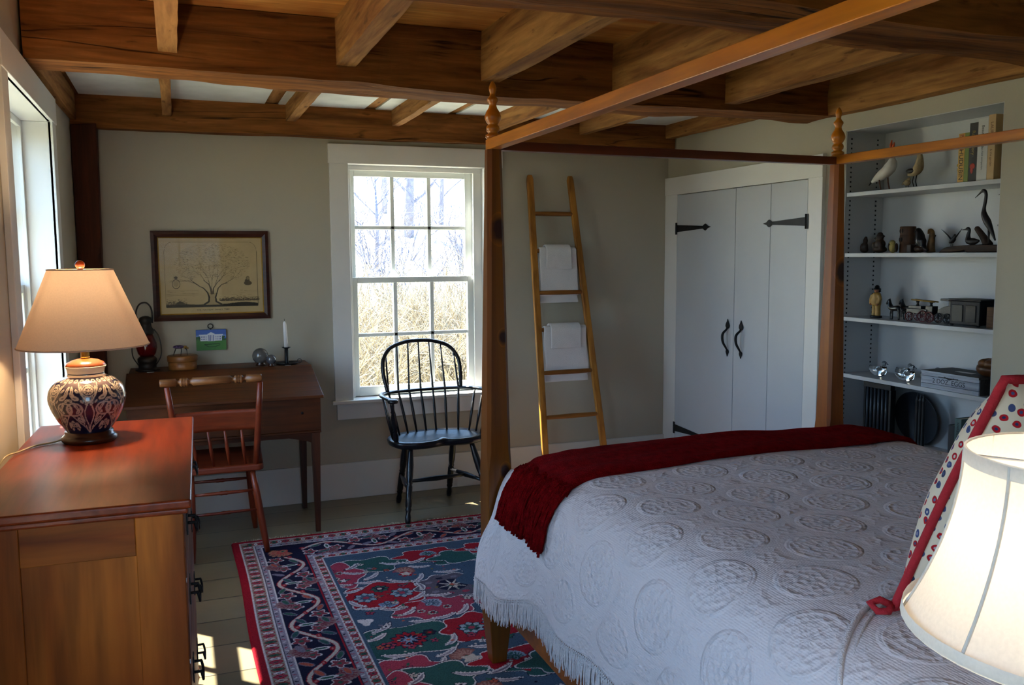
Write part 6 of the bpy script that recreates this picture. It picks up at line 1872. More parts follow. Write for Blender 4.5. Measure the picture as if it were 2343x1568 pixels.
mb = MB(); mb.tube(catmull([(X, 3.215, S2 + 0.098), (X, 3.195, S2 + 0.106), (X, 3.182, S2 + 0.085), (X, 3.178, S2 + 0.06), (X, 3.165, S2 + 0.03), (X, 3.135, S2 + 0.008)], 24), [float(v) for v in np.interp(np.linspace(0, 1, 25), [0, 0.1, 0.2, 0.4, 0.65, 0.85, 1], [0.003, 0.007, 0.014, 0.020, 0.026, 0.016, 0.006])], 14)
mb.build('body', BLACKP, cr)
mb = MB(); mb.ball((X - 0.004, 3.175, S2 + 0.018), (0.022, 0.030, 0.0172), 14, 8); mb.build('stump', CARVED, cr)
pr = thing('parrot_carving', (X + 0.04, 3.15, S2), 'brown and yellow parrot carving with upswept twig behind the crow', 'figurine')
mb = MB(); mb.tube(catmull([(X + 0.04, 3.172, S2 + 0.09), (X + 0.04, 3.163, S2 + 0.104), (X + 0.04, 3.150, S2 + 0.098), (X + 0.04, 3.148, S2 + 0.07), (X + 0.04, 3.152, S2 + 0.035), (X + 0.04, 3.150, S2 + 0.002)], 20), [float(v) for v in np.interp(np.linspace(0, 1, 21), [0, 0.2, 0.35, 0.6, 0.85, 1], [0.003, 0.009, 0.011, 0.014, 0.018, 0.020])], 12); mb.build('body', plain('parrot_paint', lin('#6a4a22'), 0.6, vary=0.5, vscale=35), pr)
mb = MB(); mb.tube([(X + 0.04, 3.142, S2 + 0.055), (X + 0.038, 3.125, S2 + 0.082)], [0.004, 0.002], 8); mb.build('twig', CARVED, pr)

dr_ = thing('driftwood_stand', (X, 2.92, S2), 'long dark driftwood block under the bird carvings on the second shelf', 'stand')
mb = MB(); mb.prism([(3.040, 0.0), (3.015, 0.018), (2.995, 0.026), (2.90, 0.032), (2.82, 0.034), (2.72, 0.030), (2.70, 0.0), (2.89, 0.0), (2.90, 0.010), (2.96, 0.002)], X - 0.035, X + 0.035, Matrix(((0, 0, 1, 0), (1, 0, 0, 0), (0, 1, 0, S2 + EPS), (0, 0, 0, 1)))); mb.build('block', BRW, dr_, bevel=0.004)
mb = MB(); mb.tube(catmull([(X + 0.01, 2.815, S2 + 0.030), (X + 0.01, 2.835, S2 + 0.060), (X + 0.01, 2.868, S2 + 0.098), (X + 0.01, 2.882, S2 + 0.112)], 14), [0.022, 0.021, 0.019, 0.017, 0.016, 0.015, 0.014, 0.0135, 0.013, 0.0125, 0.012, 0.0115, 0.011, 0.009, 0.004], 12); mb.build('upright_branch', BRW, dr_)
WZ = S2 + 0.031
tn = thing('tern_carving', (X, 2.995, WZ), 'small dark bird carving with raised wings on the driftwood', 'figurine')
mb = MB(); mb.tube([(X, 3.010, WZ + 0.014), (X, 2.998, WZ + 0.020), (X, 2.988, WZ + 0.030), (X, 2.983, WZ + 0.044), (X, 2.981, WZ + 0.052)], [0.005, 0.0115, 0.011, 0.006, 0.004], 12); mb.build('body', DKW, tn)
for s, y1 in ((1, 3.058), (-1, 2.945)):
    mb = MB(); mb.tube(catmull([(X, 2.995 + s * 0.006, WZ + 0.028), (X, 2.995 + s * 0.026, WZ + 0.048), (X, y1, WZ + 0.076)], 10), [0.006, 0.0065, 0.0065, 0.006, 0.0055, 0.005, 0.0045, 0.004, 0.003, 0.002, 0.001], 8, flat=0.35); mb.build('wing', DKW, tn)
for s in (-1, 1):
    mb = MB(); mb.tube([(X, 2.997 + s * 0.005, WZ + 0.014), (X, 2.997 + s * 0.005, WZ - 0.002)], 0.0014, 6); mb.build('leg', DKW, tn)
ln_ = thing('loon_carving', (X - 0.01, 2.878, WZ), 'dark loon carving with long straight bill on the driftwood', 'figurine')
mb = MB(); mb.tube(catmull([(X - 0.01, 2.845, WZ + 0.020), (X - 0.01, 2.872, WZ + 0.017), (X - 0.01, 2.898, WZ + 0.022), (X - 0.01, 2.902, WZ + 0.045), (X - 0.01, 2.897, WZ + 0.066), (X - 0.01, 2.905, WZ + 0.074), (X - 0.01, 2.918, WZ + 0.071), (X - 0.01, 2.938, WZ + 0.070)], 30), [float(v) for v in np.interp(np.linspace(0, 1, 31), [0, 0.14, 0.28, 0.4, 0.56, 0.7, 0.8, 0.86, 1], [0.005, 0.016, 0.016, 0.009, 0.006, 0.0085, 0.006, 0.003, 0.001])], 12); mb.build('body', DKW, ln_)
hr = thing('heron_carving', (X + 0.005, 2.80, WZ), 'tall slender heron carving with long curved neck on the driftwood', 'figurine')
mb = MB(); mb.tube(catmull([(X, 2.772, WZ + 0.020), (X, 2.792, WZ + 0.060), (X, 2.812, WZ + 0.095), (X, 2.832, WZ + 0.130), (X, 2.836, WZ + 0.155), (X, 2.830, WZ + 0.195), (X, 2.829, WZ + 0.222), (X, 2.838, WZ + 0.236), (X, 2.850, WZ + 0.234), (X, 2.866, WZ + 0.222), (X, 2.884, WZ + 0.208)], 44), [float(v) for v in np.interp(np.linspace(0, 1, 45), [0, 0.1, 0.22, 0.33, 0.42, 0.6, 0.7, 0.76, 0.82, 1], [0.003, 0.009, 0.016, 0.012, 0.007, 0.0065, 0.0075, 0.008, 0.0045, 0.001])], 12); mb.build('body', DKW, hr)
mb = MB(); mb.tube([(X, 2.806, WZ + 0.07), (X, 2.806, WZ + 0.035), (X, 2.804, WZ - 0.001)], [0.0055, 0.004, 0.0045], 8); mb.build('leg', DKW, hr)
eg_ = thing('wading_bird_carving', (X - 0.02, 2.715, WZ), 'dark wading bird carving partly hidden at the recess edge on the second shelf', 'figurine')
mb = MB(); mb.tube(catmull([(X - 0.02, 2.745, WZ + 0.085), (X - 0.02, 2.725, WZ + 0.082), (X - 0.02, 2.705, WZ + 0.095), (X - 0.02, 2.700, WZ + 0.14), (X - 0.02, 2.705, WZ + 0.20), (X - 0.02, 2.718, WZ + 0.222), (X - 0.02, 2.750, WZ + 0.212)], 24), [float(v) for v in np.interp(np.linspace(0, 1, 25), [0, 0.15, 0.3, 0.45, 0.7, 0.85, 1], [0.004, 0.014, 0.011, 0.006, 0.005, 0.007, 0.001])], 10); mb.build('body', DKW, eg_)
mb = MB(); mb.tube([(X - 0.02, 2.722, WZ + 0.075), (X - 0.02, 2.722, WZ - 0.001)], 0.0022, 7); mb.build('leg', GWHITE, eg_)

# third shelf: fisherman, fire engine, dark stove, small box
fm = thing('fisherman_figurine', (3.31, 3.452, S3), 'figurine of a fisherman in yellow oilskins and black hat, standing, on the third shelf', 'figurine')
FO = (3.31, 3.452)
mb = MB(); mb.lathe([(0, 0), (0.030, 0), (0.030, 0.010), (0, 0.011)], (FO[0], FO[1], S3 + EPS), 20, sx=0.8, sy=1.1); mb.build('base', DKW, fm)
mb = MB(); b0 = S3 + 0.010
for s in (-1, 1):
    mb.tube([(FO[0], FO[1] + s * 0.013, b0), (FO[0], FO[1] + s * 0.012, b0 + 0.035), (FO[0], FO[1] + s * 0.010, b0 + 0.065)], [0.013, 0.0125, 0.014], 12)
    mb.tube([(FO[0] - 0.004, FO[1] + s * 0.022, b0 + 0.105), (FO[0] - 0.006, FO[1] + s * 0.030, b0 + 0.085), (FO[0] - 0.014, FO[1] + s * 0.024, b0 + 0.062)], [0.010, 0.0095, 0.008], 10)
mb.tube([(FO[0], FO[1], b0 + 0.055), (FO[0], FO[1], b0 + 0.085), (FO[0], FO[1], b0 + 0.112), (FO[0], FO[1], b0 + 0.120)], [0.023, 0.024, 0.021, 0.010], 16)
mb.build('oilskins', plain('yellow_oilskin', lin('#a5803c'), 0.5, vary=0.15, vscale=60), fm, remesh=0.003)
mb = MB(); mb.ball((FO[0] - 0.002, FO[1], b0 + 0.131), (0.012, 0.012, 0.014), 16, 10); mb.ball((FO[0] - 0.014, FO[1], b0 + 0.130), (0.003, 0.003, 0.003), 8, 6)
for s in (-1, 1): mb.ball((FO[0] - 0.016, FO[1] + s * 0.022, b0 + 0.058), (0.006, 0.005, 0.006), 10, 6)
mb.build('face', plain('painted_skin', lin('#9c6448'), 0.6), fm)
mb = MB(); mb.lathe([(0.021, -0.006), (0.020, -0.002), (0.013, 0.003), (0.012, 0.010), (0.006, 0.016), (0, 0.017)], (FO[0] + 0.002, FO[1], b0 + 0.139), 20, sy=0.9); mb.tube([(FO[0] + 0.012, FO[1], b0 + 0.138), (FO[0] + 0.017, FO[1] - 0.004, b0 + 0.120)], [0.010, 0.006], 10); mb.build('hat', BLACKP, fm)

REDI = plain('red_cast_iron', lin('#54161a'), 0.45, metal=0.2, vary=0.3, vscale=30)
fe = thing('toy_fire_engine', (X, 3.17, S3), 'cast iron toy ladder wagon with red wheels drawn by two black horses', 'toy')


def horse(dx, dy):
    mb = MB(); bx0, by0, bz0 = X + dx, 3.300 + dy, S3
    mb.tube(catmull([(bx0, by0 - 0.030, bz0 + 0.056), (bx0, by0 - 0.015, bz0 + 0.058), (bx0, by0 + 0.010, bz0 + 0.056), (bx0, by0 + 0.026, bz0 + 0.060), (bx0, by0 + 0.034, bz0 + 0.078), (bx0, by0 + 0.038, bz0 + 0.094), (bx0, by0 + 0.046, bz0 + 0.088), (bx0, by0 + 0.056, bz0 + 0.074)], 28), [float(v) for v in np.interp(np.linspace(0, 1, 29), [0, 0.1, 0.3, 0.45, 0.6, 0.74, 0.86, 1], [0.008, 0.014, 0.013, 0.014, 0.009, 0.007, 0.0065, 0.004])], 12)
    for y, k in ((by0 + 0.024, 0.010), (by0 + 0.016, -0.006), (by0 - 0.022, 0.004), (by0 - 0.028, -0.004)):
        mb.tube([(bx0 + (0.005 if k > 0 else -0.005), y, bz0 + 0.052), (bx0 + (0.005 if k > 0 else -0.005), y + k, bz0 + 0.028), (bx0 + (0.005 if k > 0 else -0.005), y + k * 0.6, bz0 + EPS)], [0.007, 0.0042, 0.0045], 8)
    for s in (-1, 1): mb.tube([(bx0 + s * 0.004, by0 + 0.036, bz0 + 0.098), (bx0 + s * 0.005, by0 + 0.035, bz0 + 0.107)], [0.003, 0.0008], 6)
    mb.tube([(bx0, by0 - 0.036, bz0 + 0.060), (bx0, by0 - 0.044, bz0 + 0.05), (bx0, by0 - 0.046, bz0 + 0.03)], [0.004, 0.005, 0.002], 8)
    return mb.build('horse', BLACKP, fe, remesh=0.0022)


horse(-0.018, 0.0); horse(0.028, -0.035)


def wheel(y, r, x, mat, nm='wheel', par=None):
    mb = MB(); zc = S3 + r + 0.001
    mb.tube([(x, y + (r - 0.0025) * math.cos(a), zc + (r - 0.0025) * math.sin(a)) for a in [2 * PI * k / 28 for k in range(28)]], 0.0026, 6, closed=True)
    for k in range(8): mb.tube([(x, y, zc), (x, y + (r - 0.003) * math.cos(PI * k / 4), zc + (r - 0.003) * math.sin(PI * k / 4))], 0.0014, 5)
    mb.ball((x, y, zc), (0.004, 0.005, 0.005), 10, 6)
    return mb.build(nm, mat, par)


for x in (X - 0.026, X + 0.026):
    wheel(3.205, 0.023, x, REDI, par=fe); wheel(3.125, 0.028, x, REDI, par=fe); wheel(3.085, 0.026, x, REDI, par=fe)
mb = MB(); mb.box(X - 0.022, X + 0.022, 3.105, 3.225, S3 + 0.040, S3 + 0.062); mb.box(X - 0.02, X + 0.02, 3.14, 3.215, S3 + 0.062, S3 + 0.076); mb.box(X - 0.018, X + 0.018, 3.075, 3.115, S3 + 0.038, S3 + 0.078)
mb.tube([(X, 3.225, S3 + 0.048), (X, 3.27, S3 + 0.045)], 0.003, 6); mb.build('wagon_body', BLACKP, fe, bevel=0.003)
for yy in (3.178, 3.098):
    mb = MB(); mb.lathe([(0.009, 0), (0.005, 0.01), (0.009, 0.024)], (X, yy, S3 + 0.075), 12); mb.build('ladder_support', IRON, fe)
mb = MB()
for s in (-0.012, 0.012): mb.tube([(X + s, 3.205, S3 + 0.104), (X + s, 3.07, S3 + 0.098)], 0.0035, 8)
for k in range(9): mb.tube([(X - 0.012, 3.20 - 0.015 * k, S3 + 0.1037 - 0.00066 * k), (X + 0.012, 3.20 - 0.015 * k, S3 + 0.1037 - 0.00066 * k)], 0.002, 6)
mb.build('toy_ladder', plain('yellow_toy_ladder', lin('#8a6a26'), 0.5, vary=0.2), fe)
mw = thing('black_model_wagon', (X + 0.02, 2.985, S3), 'black model wagon with overhanging roof and two wheels beside the fire engine', 'toy')
mb = MB(); mb.prism([(3.055, 0.030), (3.052, 0.062), (3.02, 0.078), (2.985, 0.086), (2.955, 0.105), (2.955, 0.028), (3.0, 0.026)], X - 0.01, X + 0.045, Matrix(((0, 0, 1, 0), (1, 0, 0, 0), (0, 1, 0, S3), (0, 0, 0, 1)))); mb.box(X - 0.014, X + 0.05, 2.955, 3.035, S3 + 0.106, S3 + 0.116); mb.box(X - 0.012, X + 0.046, 2.955, 2.99, S3 + 0.08, S3 + 0.107); mb.build('wagon_body', BLACKP, mw, bevel=0.002)
for y in (3.040, 2.993):
    wheel(y, 0.024, X - 0.016, IRON, par=mw); wheel(y, 0.024, X + 0.051, IRON, par=mw)
st = thing('black_iron_stove', (X - 0.01, 2.87, S3), 'black cast iron toy stove with panelled front on short feet on the third shelf', 'toy')
mb = MB(); mb.box(X - 0.045, X + 0.055, 2.795, 2.950, S3 + 0.008, S3 + 0.112); mb.box(X - 0.052, X + 0.06, 2.785, 2.958, S3 + 0.112, S3 + 0.122); mb.build('stove_body', IRON, st, bevel=0.003)
mb = MB(); mb.box(X - 0.049, X - 0.045, 2.812, 2.865, S3 + 0.02, S3 + 0.095); mb.box(X - 0.049, X - 0.045, 2.880, 2.938, S3 + 0.02, S3 + 0.095); mb.build('door_panel', BLACKP, st, bevel=0.002)
for x in (X - 0.04, X + 0.05):
    for y in (2.803, 2.942):
        mb = MB(); mb.lathe([(0.006, 0), (0.009, 0.008)], (x, y, S3 + EPS), 10); mb.build('foot', IRON, st)
sbx = MB(); sbx.box(X - 0.03, X + 0.03, 2.715, 2.772, S3 + EPS, S3 + 0.092); tag(sbx.build('small_crate', wood('crate_brown', lin('#4a3220'), lin('#6b4c30'), 'y', 1.5, 0.7), None, (X, 2.743, S3), bevel=0.002), 'small brown wooden box at the recess edge on the third shelf', 'box')

# fourth shelf: glass ducks, egg crate, wooden bowl of rolls
DUCKG = glass_mat('clear_duck_glass', (0.95, 0.98, 1.0, 1), 0.02)
STOP = glass_mat('grey_stopper_glass', (0.55, 0.58, 0.62, 1), 0.05)


def duck(y, x, label, sc):
    d = thing('glass_duck', (x, y, S4), label, 'figurine', 'glass ducks on the fourth shelf')
    mb = MB()
    mb.tube(catmull([(0, 0.060, 0.048), (0, 0.045, 0.034), (0, 0.012, 0.026), (0, -0.020, 0.027), (0, -0.036, 0.042), (0, -0.036, 0.058)], 22), [float(v) for v in np.interp(np.linspace(0, 1, 23), [0, 0.15, 0.35, 0.6, 0.8, 1], [0.003, 0.014, 0.0245, 0.0255, 0.014, 0.009])], 18)
    mb.v = [(x + p[0] * sc, y + p[1] * sc, S4 + 0.0015 + p[2] * sc) for p in mb.v]
    mb.build('duck_body', DUCKG, d)
    mb = MB(); mb.ball((x, y - 0.036 * sc, S4 + 0.070 * sc), (0.012 * sc, 0.014 * sc, 0.012 * sc), 16, 10); mb.tube([(x, y - 0.048 * sc, S4 + 0.070 * sc), (x, y - 0.062 * sc, S4 + 0.066 * sc)], [0.006 * sc, 0.002 * sc], 8); mb.build('duck_head', STOP, d)


duck(3.41, 3.30, 'clear glass duck nearest the recess side on the fourth shelf', 1.0)
duck(3.33, 3.39, 'clear glass duck behind the others against the recess back', 0.9)
duck(3.22, 3.285, 'clear glass duck in the middle of the row on the fourth shelf', 1.05)
duck(3.118, 3.34, 'clear glass duck half hidden by the egg crate', 1.0)
ec = thing('egg_crate', (3.30, 2.92, S4), 'grey painted wooden egg crate lettered 2 DOZ. EGGS on the fourth shelf', 'crate')
CRG = wood('grey_painted_slats', lin('#8f97a4'), lin('#b7bdc6'), 'y', 1.2, 0.6, bump=0.15)
CRD = wood('dark_crate_lid', lin('#2c2622'), lin('#463c34'), 'y', 1.2, 0.6, bump=0.15)
CX0, CX1, CY0_, CY1_ = 3.222, 3.415, 2.752, 3.066
mb = MB()
for za, zb in ((0.001, 0.020), (0.0215, 0.055), (0.0565, 0.070)): mb.box(CX0, CX0 + 0.007, CY0_, CY1_, S4 + za, S4 + zb)
mb.build('front_slats', CRG, ec, bevel=0.001)
mb = MB(); mb.box(CX1 - 0.007, CX1, CY0_, CY1_, S4 + 0.001, S4 + 0.070); mb.box(CX0 + 0.007, CX1 - 0.007, CY0_, CY0_ + 0.007, S4 + 0.001, S4 + 0.070); mb.box(CX0 + 0.007, CX1 - 0.007, CY1_ - 0.007, CY1_, S4 + 0.001, S4 + 0.070); mb.build('crate_sides', CRD, ec, bevel=0.001)
mb = MB(); mb.box(CX0 - 0.002, CX1, CY0_ - 0.002, CY1_ + 0.002, S4 + 0.0705, S4 + 0.080); mb.build('lid', CRD, ec, bevel=0.0015)
mb = MB(); mb.box(CX0 - 0.003, CX0 - 0.001, CY0_, CY1_, S4 + 0.0705, S4 + 0.0795); mb.build('lid_edge', CRG, ec)
mb = MB(); mb.box(3.30, 3.33, 2.86, 2.95, S4 + 0.0798, S4 + 0.0806); mb.build('paper_slip', GWHITE, ec)
mb = MB(); mb.box(CX0 - 0.004, CX0 - 0.0005, 2.86, 2.965, S4 + 0.056, S4 + 0.0595); mb.tube([(CX0 - 0.005, 2.93, S4 + 0.062), (CX0 - 0.005, 2.905, S4 + 0.052), (CX0 - 0.005, 2.88, S4 + 0.060)], 0.002, 6); mb.build('latch', IRON, ec)
FACE_MINUS_X = Matrix(((0, 0, -1, 0), (-1, 0, 0, 0), (0, 1, 0, 0), (0, 0, 0, 1)))
text_obj('lettering', '2 DOZ. EGGS', 0.030, Matrix.Translation((CX0 - 0.0004, 2.912, S4 + 0.037)) @ FACE_MINUS_X, plain('stencil_ink', lin('#2a2c34'), 0.8), ec, 0.0002, sx=1.0)
bw = thing('wooden_bread_bowl', (3.33, 2.80, S4 + 0.0806), 'brown wooden bowl with a lid carved like round bread rolls, on the egg crate', 'bowl')
BZ_ = S4 + 0.0812
BRD_W = wood('brown_bowl_wood', lin('#4a2a14'), lin('#6d4222'), 'x', 1.0, 0.4, coat=0.15, bump=0.05)
mb = MB(); mb.lathe([(0, 0), (0.050, 0), (0.068, 0.014), (0.074, 0.030), (0.070, 0.044), (0, 0.046)], (3.335, 2.772, BZ_), 36); mb.build('bowl', BRD_W, bw)
mb = MB()
for k in range(6):
    a = 2 * PI * k / 6 + 0.3; mb.ball((3.335 + 0.040 * math.cos(a), 2.772 + 0.040 * math.sin(a), BZ_ + 0.054), (0.028, 0.028, 0.021), 16, 10)
mb.ball((3.335, 2.772, BZ_ + 0.060), (0.03, 0.03, 0.022), 16, 10)
mb.build('bread_lid', wood('bread_lid_wood', lin('#5c3619'), lin('#84532a'), 'x', 1.0, 0.4, coat=0.15, bump=0.05), bw, remesh=0.0035)

# recess floor: iron grate, round tray, three spear-tipped rods, books
SLATE = plain('grey_iron', lin('#3a3f46'), 0.4, metal=0.4, vary=0.2)
gt_ = thing('iron_grate', (3.33, 3.41, S5), 'dark grate of upright grey bars standing low in the recess', 'grate')
mb = MB(); mb.box(3.295, 3.325, 3.322, 3.505, S5 + 0.268, S5 + 0.295); mb.box(3.295, 3.325, 3.322, 3.505, S5 + EPS, S5 + 0.03); mb.box(3.298, 3.322, 3.322, 3.335, S5 + 0.03, S5 + 0.268); mb.box(3.298, 3.322, 3.492, 3.505, S5 + 0.03, S5 + 0.268); mb.build('grate_frame', IRON, gt_, bevel=0.002)
for k in range(6):
    mb = MB(); y = 3.350 + 0.0255 * k; mb.lathe([(0.0075, 0.028), (0.0075, 0.27)], (3.300, y, S5), 12); mb.build('bar', SLATE, gt_)
mb = MB(); mb.box(3.328, 3.334, 3.325, 3.502, S5 + 0.03, S5 + 0.268); mb.build('back_plate', IRON, gt_)
trm = Matrix.Translation((3.415, 3.262, S5 + 0.1345)) @ Matrix.Rotation(-PI / 2 - 0.12, 4, 'Y')
try_ = thing('round_tray', (3.405, 3.262, S5), 'large round dark tray leaning upright against the recess back behind three rods', 'tray')
mb = MB(); mb.lathe([(0.0, 0.0), (0.122, 0.0), (0.128, 0.010), (0.134, 0.012), (0.134, 0.007), (0.126, -0.004), (0, -0.004)], (0, 0, 0), 48, trm); mb.build('tray', plain('dark_tray', lin('#23272e'), 0.5, metal=0.3, vary=0.2), try_)
for k, y in enumerate((3.142, 3.123, 3.104)):
    mb = MB(); mb.lathe([(0, 0), (0.0092, 0), (0.0092, 0.01), (0.0085, 0.014), (0.0085, 0.248), (0.0095, 0.253), (0.006, 0.261), (0.0, 0.285)], (3.285, y, S5 + EPS), 14)
    tag(mb.build('spear_rod', IRON, None, (3.285, y, S5)), ('dark spear-tipped rod nearest the grate, in front of the tray', 'middle dark spear-tipped rod of the three before the tray', 'dark spear-tipped rod farthest from the grate, before the tray')[k], 'rod', 'spear-tipped rods before the tray')
book(2.880, 2.912, 0.177, lin('#15171b'), 'black book standing low in the recess beside the grey green book', z=S5)
book(2.845, 2.8795, 0.212, lin('#4c6460'), 'taller grey green book beside the black book low in the recess', z=S5, titles=(('HARBOR', 0.018, 0.75, TB),))

# ---------------------------------------------------------------- outdoors
GRASS = plain('winter_grass', lin('#6a6444'), 0.95, spec=0.1, vary=0.35, vscale=2.0, bump=0.6, bscale=30)
mb = MB()
mb.grid(lambda u, v: (-40 + 90 * u, -30 + 90 * v, -0.55 + 0.18 * noise.noise(Vector((u * 20, v * 20, 0))) + 3.2 * smooth01(9, 26, -30 + 90 * v) - (0.0 if -30 + 90 * v > 6 else 0.25)), 70, 70)
o = structure(mb.build('ground', GRASS))
mb = MB(); mb.grid(lambda u, v: (-40 + 90 * u, 6.5 + 53 * v, -0.50 + 0.18 * noise.noise(Vector((u * 20, (36.5 + 53 * v) / 90 * 20, 0))) + 3.2 * smooth01(9, 26, 6.5 + 53 * v)), 70, 42)
structure(mb.build('meadow', plain('dry_meadow', lin('#d6cba6'), 0.95, spec=0.1, vary=0.3, vscale=2.0, bump=0.6, bscale=30)))
TWIG = plain('bare_twigs', lin('#968871'), 0.9, spec=0.1, vary=0.35, vscale=6)
BARK = plain('grey_bark', lin('#6c6a76'), 0.9, spec=0.1, vary=0.3, vscale=9)


def gz(x, y):
    return -0.55 + 3.2 * smooth01(9, 26, y) - 0.1


def branchy(mb, p, d, l, r, depth, rn, spread=0.55, seg=4, n=(2, 3)):
    q = p + d * l
    mid = p + d * (l * 0.5) + Vector((rn.uniform(-1, 1), rn.uniform(-1, 1), rn.uniform(-0.5, 0.5))) * (l * 0.06)
    mb.tube([p, mid, q], [r, r * 0.85, r * 0.68], seg, caps=False)
    if depth == 0: return
    for k in range(rn.randint(*n)):
        nd = (d + Vector((rn.uniform(-1, 1), rn.uniform(-1, 1), rn.uniform(-0.6, 0.8))) * spread).normalized()
        branchy(mb, q if k == 0 else p + d * (l * rn.uniform(0.5, 1)), nd, l * rn.uniform(0.62, 0.85), r * 0.66, depth - 1, rn, spread, seg, n)


rn = random.Random(31)
mb = MB()
for k in range(75):
    x = rn.uniform(0.8, 4.8); y = rn.uniform(8.6, 11.5)
    b = Vector((x, y, gz(x, y)))
    for q in range(5): branchy(mb, b + Vector((rn.uniform(-.1, .1), rn.uniform(-.1, .1), 0)), Vector((rn.uniform(-.6, .6), rn.uniform(-.6, .6), 1)).normalized(), rn.uniform(0.52, 0.82), 0.013, 4, rn, 0.75, 3)
o = mb.build('shrub_thicket', TWIG, None, (2.5, 9.5, -0.5)); tag(o, 'thicket of bare tan winter shrubs outside the back window', 'shrubs', None, 'stuff')
mb = MB()
for k in range(26):
    x = rn.uniform(1.2, 7.5); y = rn.uniform(13, 19)
    b = Vector((x, y, gz(x, y)))
    for q in range(4): branchy(mb, b, Vector((rn.uniform(-.5, .5), rn.uniform(-.5, .5), 1)).normalized(), rn.uniform(0.6, 1.0), 0.016, 4, rn, 0.65, 3)
o = mb.build('shrub_thicket', BARK, None, (3.5, 15, 0)); tag(o, 'pale grey brush on the slope beyond the tan shrubs outside the window', 'shrubs', None, 'stuff')
tl = ['grey bare tree standing highest in the middle panes of the back window', 'bare tree at the side panes of the back window', 'slim bare tree behind the shrubs low in the back window', 'far bare tree on the slope outside the back window']
for k, (x, y, h, r) in enumerate(((5.25, 20.5, 1.7, 0.13), (6.5, 22.0, 1.6, 0.07), (3.9, 18.0, 1.1, 0.045), (5.9, 26.0, 1.8, 0.10))):
    b = Vector((x, y, gz(x, y) - 0.1))
    t = thing('bare_tree', b, tl[k], 'tree', 'bare trees outside')
    mt = MB(); mt.tube([b, b + Vector((0.05, 0, h)), b + Vector((0.02, 0.1, h * 2))], [r, r * 0.8, r * 0.6], 10); mt.build('trunk', BARK, t)
    mt = MB()
    for q in range(9):
        a = q * 2.4; zz = h * (0.6 + 1.4 * q / 9)
        branchy(mt, b + Vector((0.03, 0.05, zz)), Vector((math.cos(a), math.sin(a), 0.9)).normalized(), h * 0.5, r * 0.34, 4, rn, 0.6, 4)
    mt.build('crown', BARK, t)
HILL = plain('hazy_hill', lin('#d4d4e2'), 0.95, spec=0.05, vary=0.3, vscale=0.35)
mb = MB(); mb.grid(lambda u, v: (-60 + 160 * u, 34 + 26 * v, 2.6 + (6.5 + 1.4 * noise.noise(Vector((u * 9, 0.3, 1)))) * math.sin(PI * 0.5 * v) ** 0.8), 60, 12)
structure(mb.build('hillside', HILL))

# ---------------------------------------------------------------- light
w = bpy.data.worlds.new('day_sky'); SC.world = w; w.use_nodes = True
nt = w.node_tree; bg = nt.nodes['Background']
tc = node(nt, 'ShaderNodeTexCoord'); sp = node(nt, 'ShaderNodeSeparateXYZ'); nt.links.new(tc.outputs['Generated'], sp.inputs[0])
col = ramp(nt, [(0.0, (0.30, 0.28, 0.22, 1)), (0.48, (0.30, 0.28, 0.22, 1)), (0.505, (0.58, 0.79, 1.0, 1)), (0.62, (0.38, 0.63, 1.0, 1)), (1.0, (0.24, 0.48, 1.0, 1))], math_n(nt, 'ADD', math_n(nt, 'MULTIPLY', sp.outputs[2], 0.5), 0.5))
nt.links.new(col, bg.inputs[0]); bg.inputs[1].default_value = SKY_STRENGTH
sl = bpy.data.lights.new('sun', 'SUN'); sl.energy = SUN_STRENGTH; sl.angle = 0.009; sl.color = (1.0, 0.93, 0.82)
so = bpy.data.objects.new('sun', sl); C.objects.link(so)
so.rotation_euler = Vector((1.0, -1.0, -1.78)).to_track_quat('-Z', 'Y').to_euler()
so.location = (-6, 6, 10)


def point(name, loc, power, colr, size, parent):
    l = bpy.data.lights.new(name, 'POINT'); l.energy = power; l.color = colr; l.shadow_soft_size = size
    o = bpy.data.objects.new(name, l); C.objects.link(o); o.parent = parent; o.location = Vector(loc) - world_loc(parent)
    return o


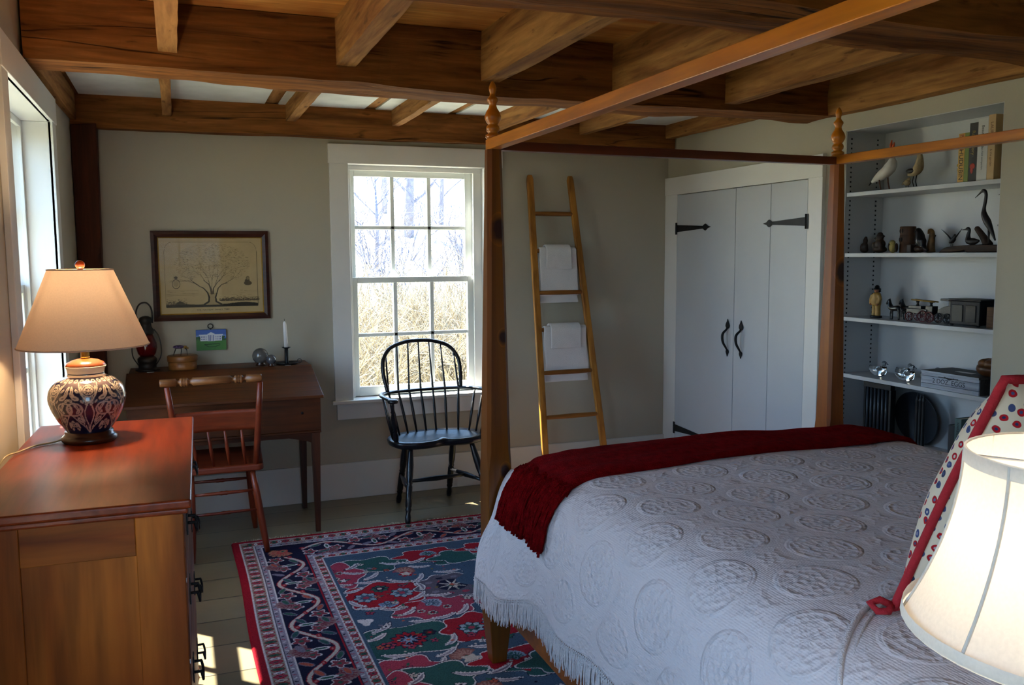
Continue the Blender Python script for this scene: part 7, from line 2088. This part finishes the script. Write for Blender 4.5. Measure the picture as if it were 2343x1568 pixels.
point('lamp_light', (TX, TY, TZ + 0.435), LAMP1, (1.0, 0.68, 0.38), 0.03, lamp)
point('bedside_light', (LX, LY, 1.205), LAMP2, (1.0, 0.76, 0.48), 0.03, lamp2)
for nm, W, ax in (('window_portal', W2, 'y'), ('window_portal', W3, 'y'), ('window_portal', (0.99, 1.86, 0.62, 2.05), 'x'), ('window_portal', W4, 'f')):
    l = bpy.data.lights.new(nm, 'AREA'); l.shape = 'RECTANGLE'; l.size = W[1] - W[0]; l.size_y = W[3] - W[2]; l.cycles.is_portal = True
    o = bpy.data.objects.new(nm, l); C.objects.link(o)
    zc = (W[2] + W[3]) / 2; ac = (W[0] + W[1]) / 2
    if ax == 'y': o.location = (XL - 0.20, ac, zc); o.rotation_euler = Vector((1, 0, 0)).to_track_quat('-Z', 'Z').to_euler()
    elif ax == 'f': o.location = (ac, YF - 0.20, zc); o.rotation_euler = Vector((0, 1, 0)).to_track_quat('-Z', 'Z').to_euler()
    else: o.location = (ac, YB + 0.20, zc); o.rotation_euler = Vector((0, -1, 0)).to_track_quat('-Z', 'Z').to_euler()

# ---------------------------------------------------------------- camera
cam = bpy.data.cameras.new('camera'); cam.sensor_fit = 'HORIZONTAL'; cam.sensor_width = 36.0
cam.lens = 1991.2 / 2343 * 36.0; cam.clip_start = 0.02; cam.clip_end = 300
co = bpy.data.objects.new('camera', cam); C.objects.link(co)
yaw, pit, rol = 0.367354, 0.100554, -0.006329
f = Vector((math.sin(yaw) * math.cos(pit), math.cos(yaw) * math.cos(pit), -math.sin(pit)))
r = Vector((math.cos(yaw), -math.sin(yaw), 0)); u = r.cross(f)
r2 = r * math.cos(rol) + u * math.sin(rol); u2 = -r * math.sin(rol) + u * math.cos(rol)
M = Matrix((r2, u2, -f)).transposed().to_4x4(); M.translation = (0, 0, 1.5)
co.matrix_world = M
SC.camera = co
SC.view_settings.view_transform = 'Standard'; SC.view_settings.look = 'None'; SC.view_settings.gamma = 1.0
SC.view_settings.exposure = EXPOSURE
SC.cycles.use_denoising = True
SC.cycles.use_adaptive_sampling = True; SC.cycles.adaptive_threshold = 0.06
SC.cycles.max_bounces = 8; SC.cycles.diffuse_bounces = 4; SC.cycles.glossy_bounces = 3; SC.cycles.transmission_bounces = 8; SC.cycles.transparent_max_bounces = 12
SC.cycles.caustics_reflective = False; SC.cycles.caustics_refractive = False
SC.cycles.sample_clamp_indirect = 8.0
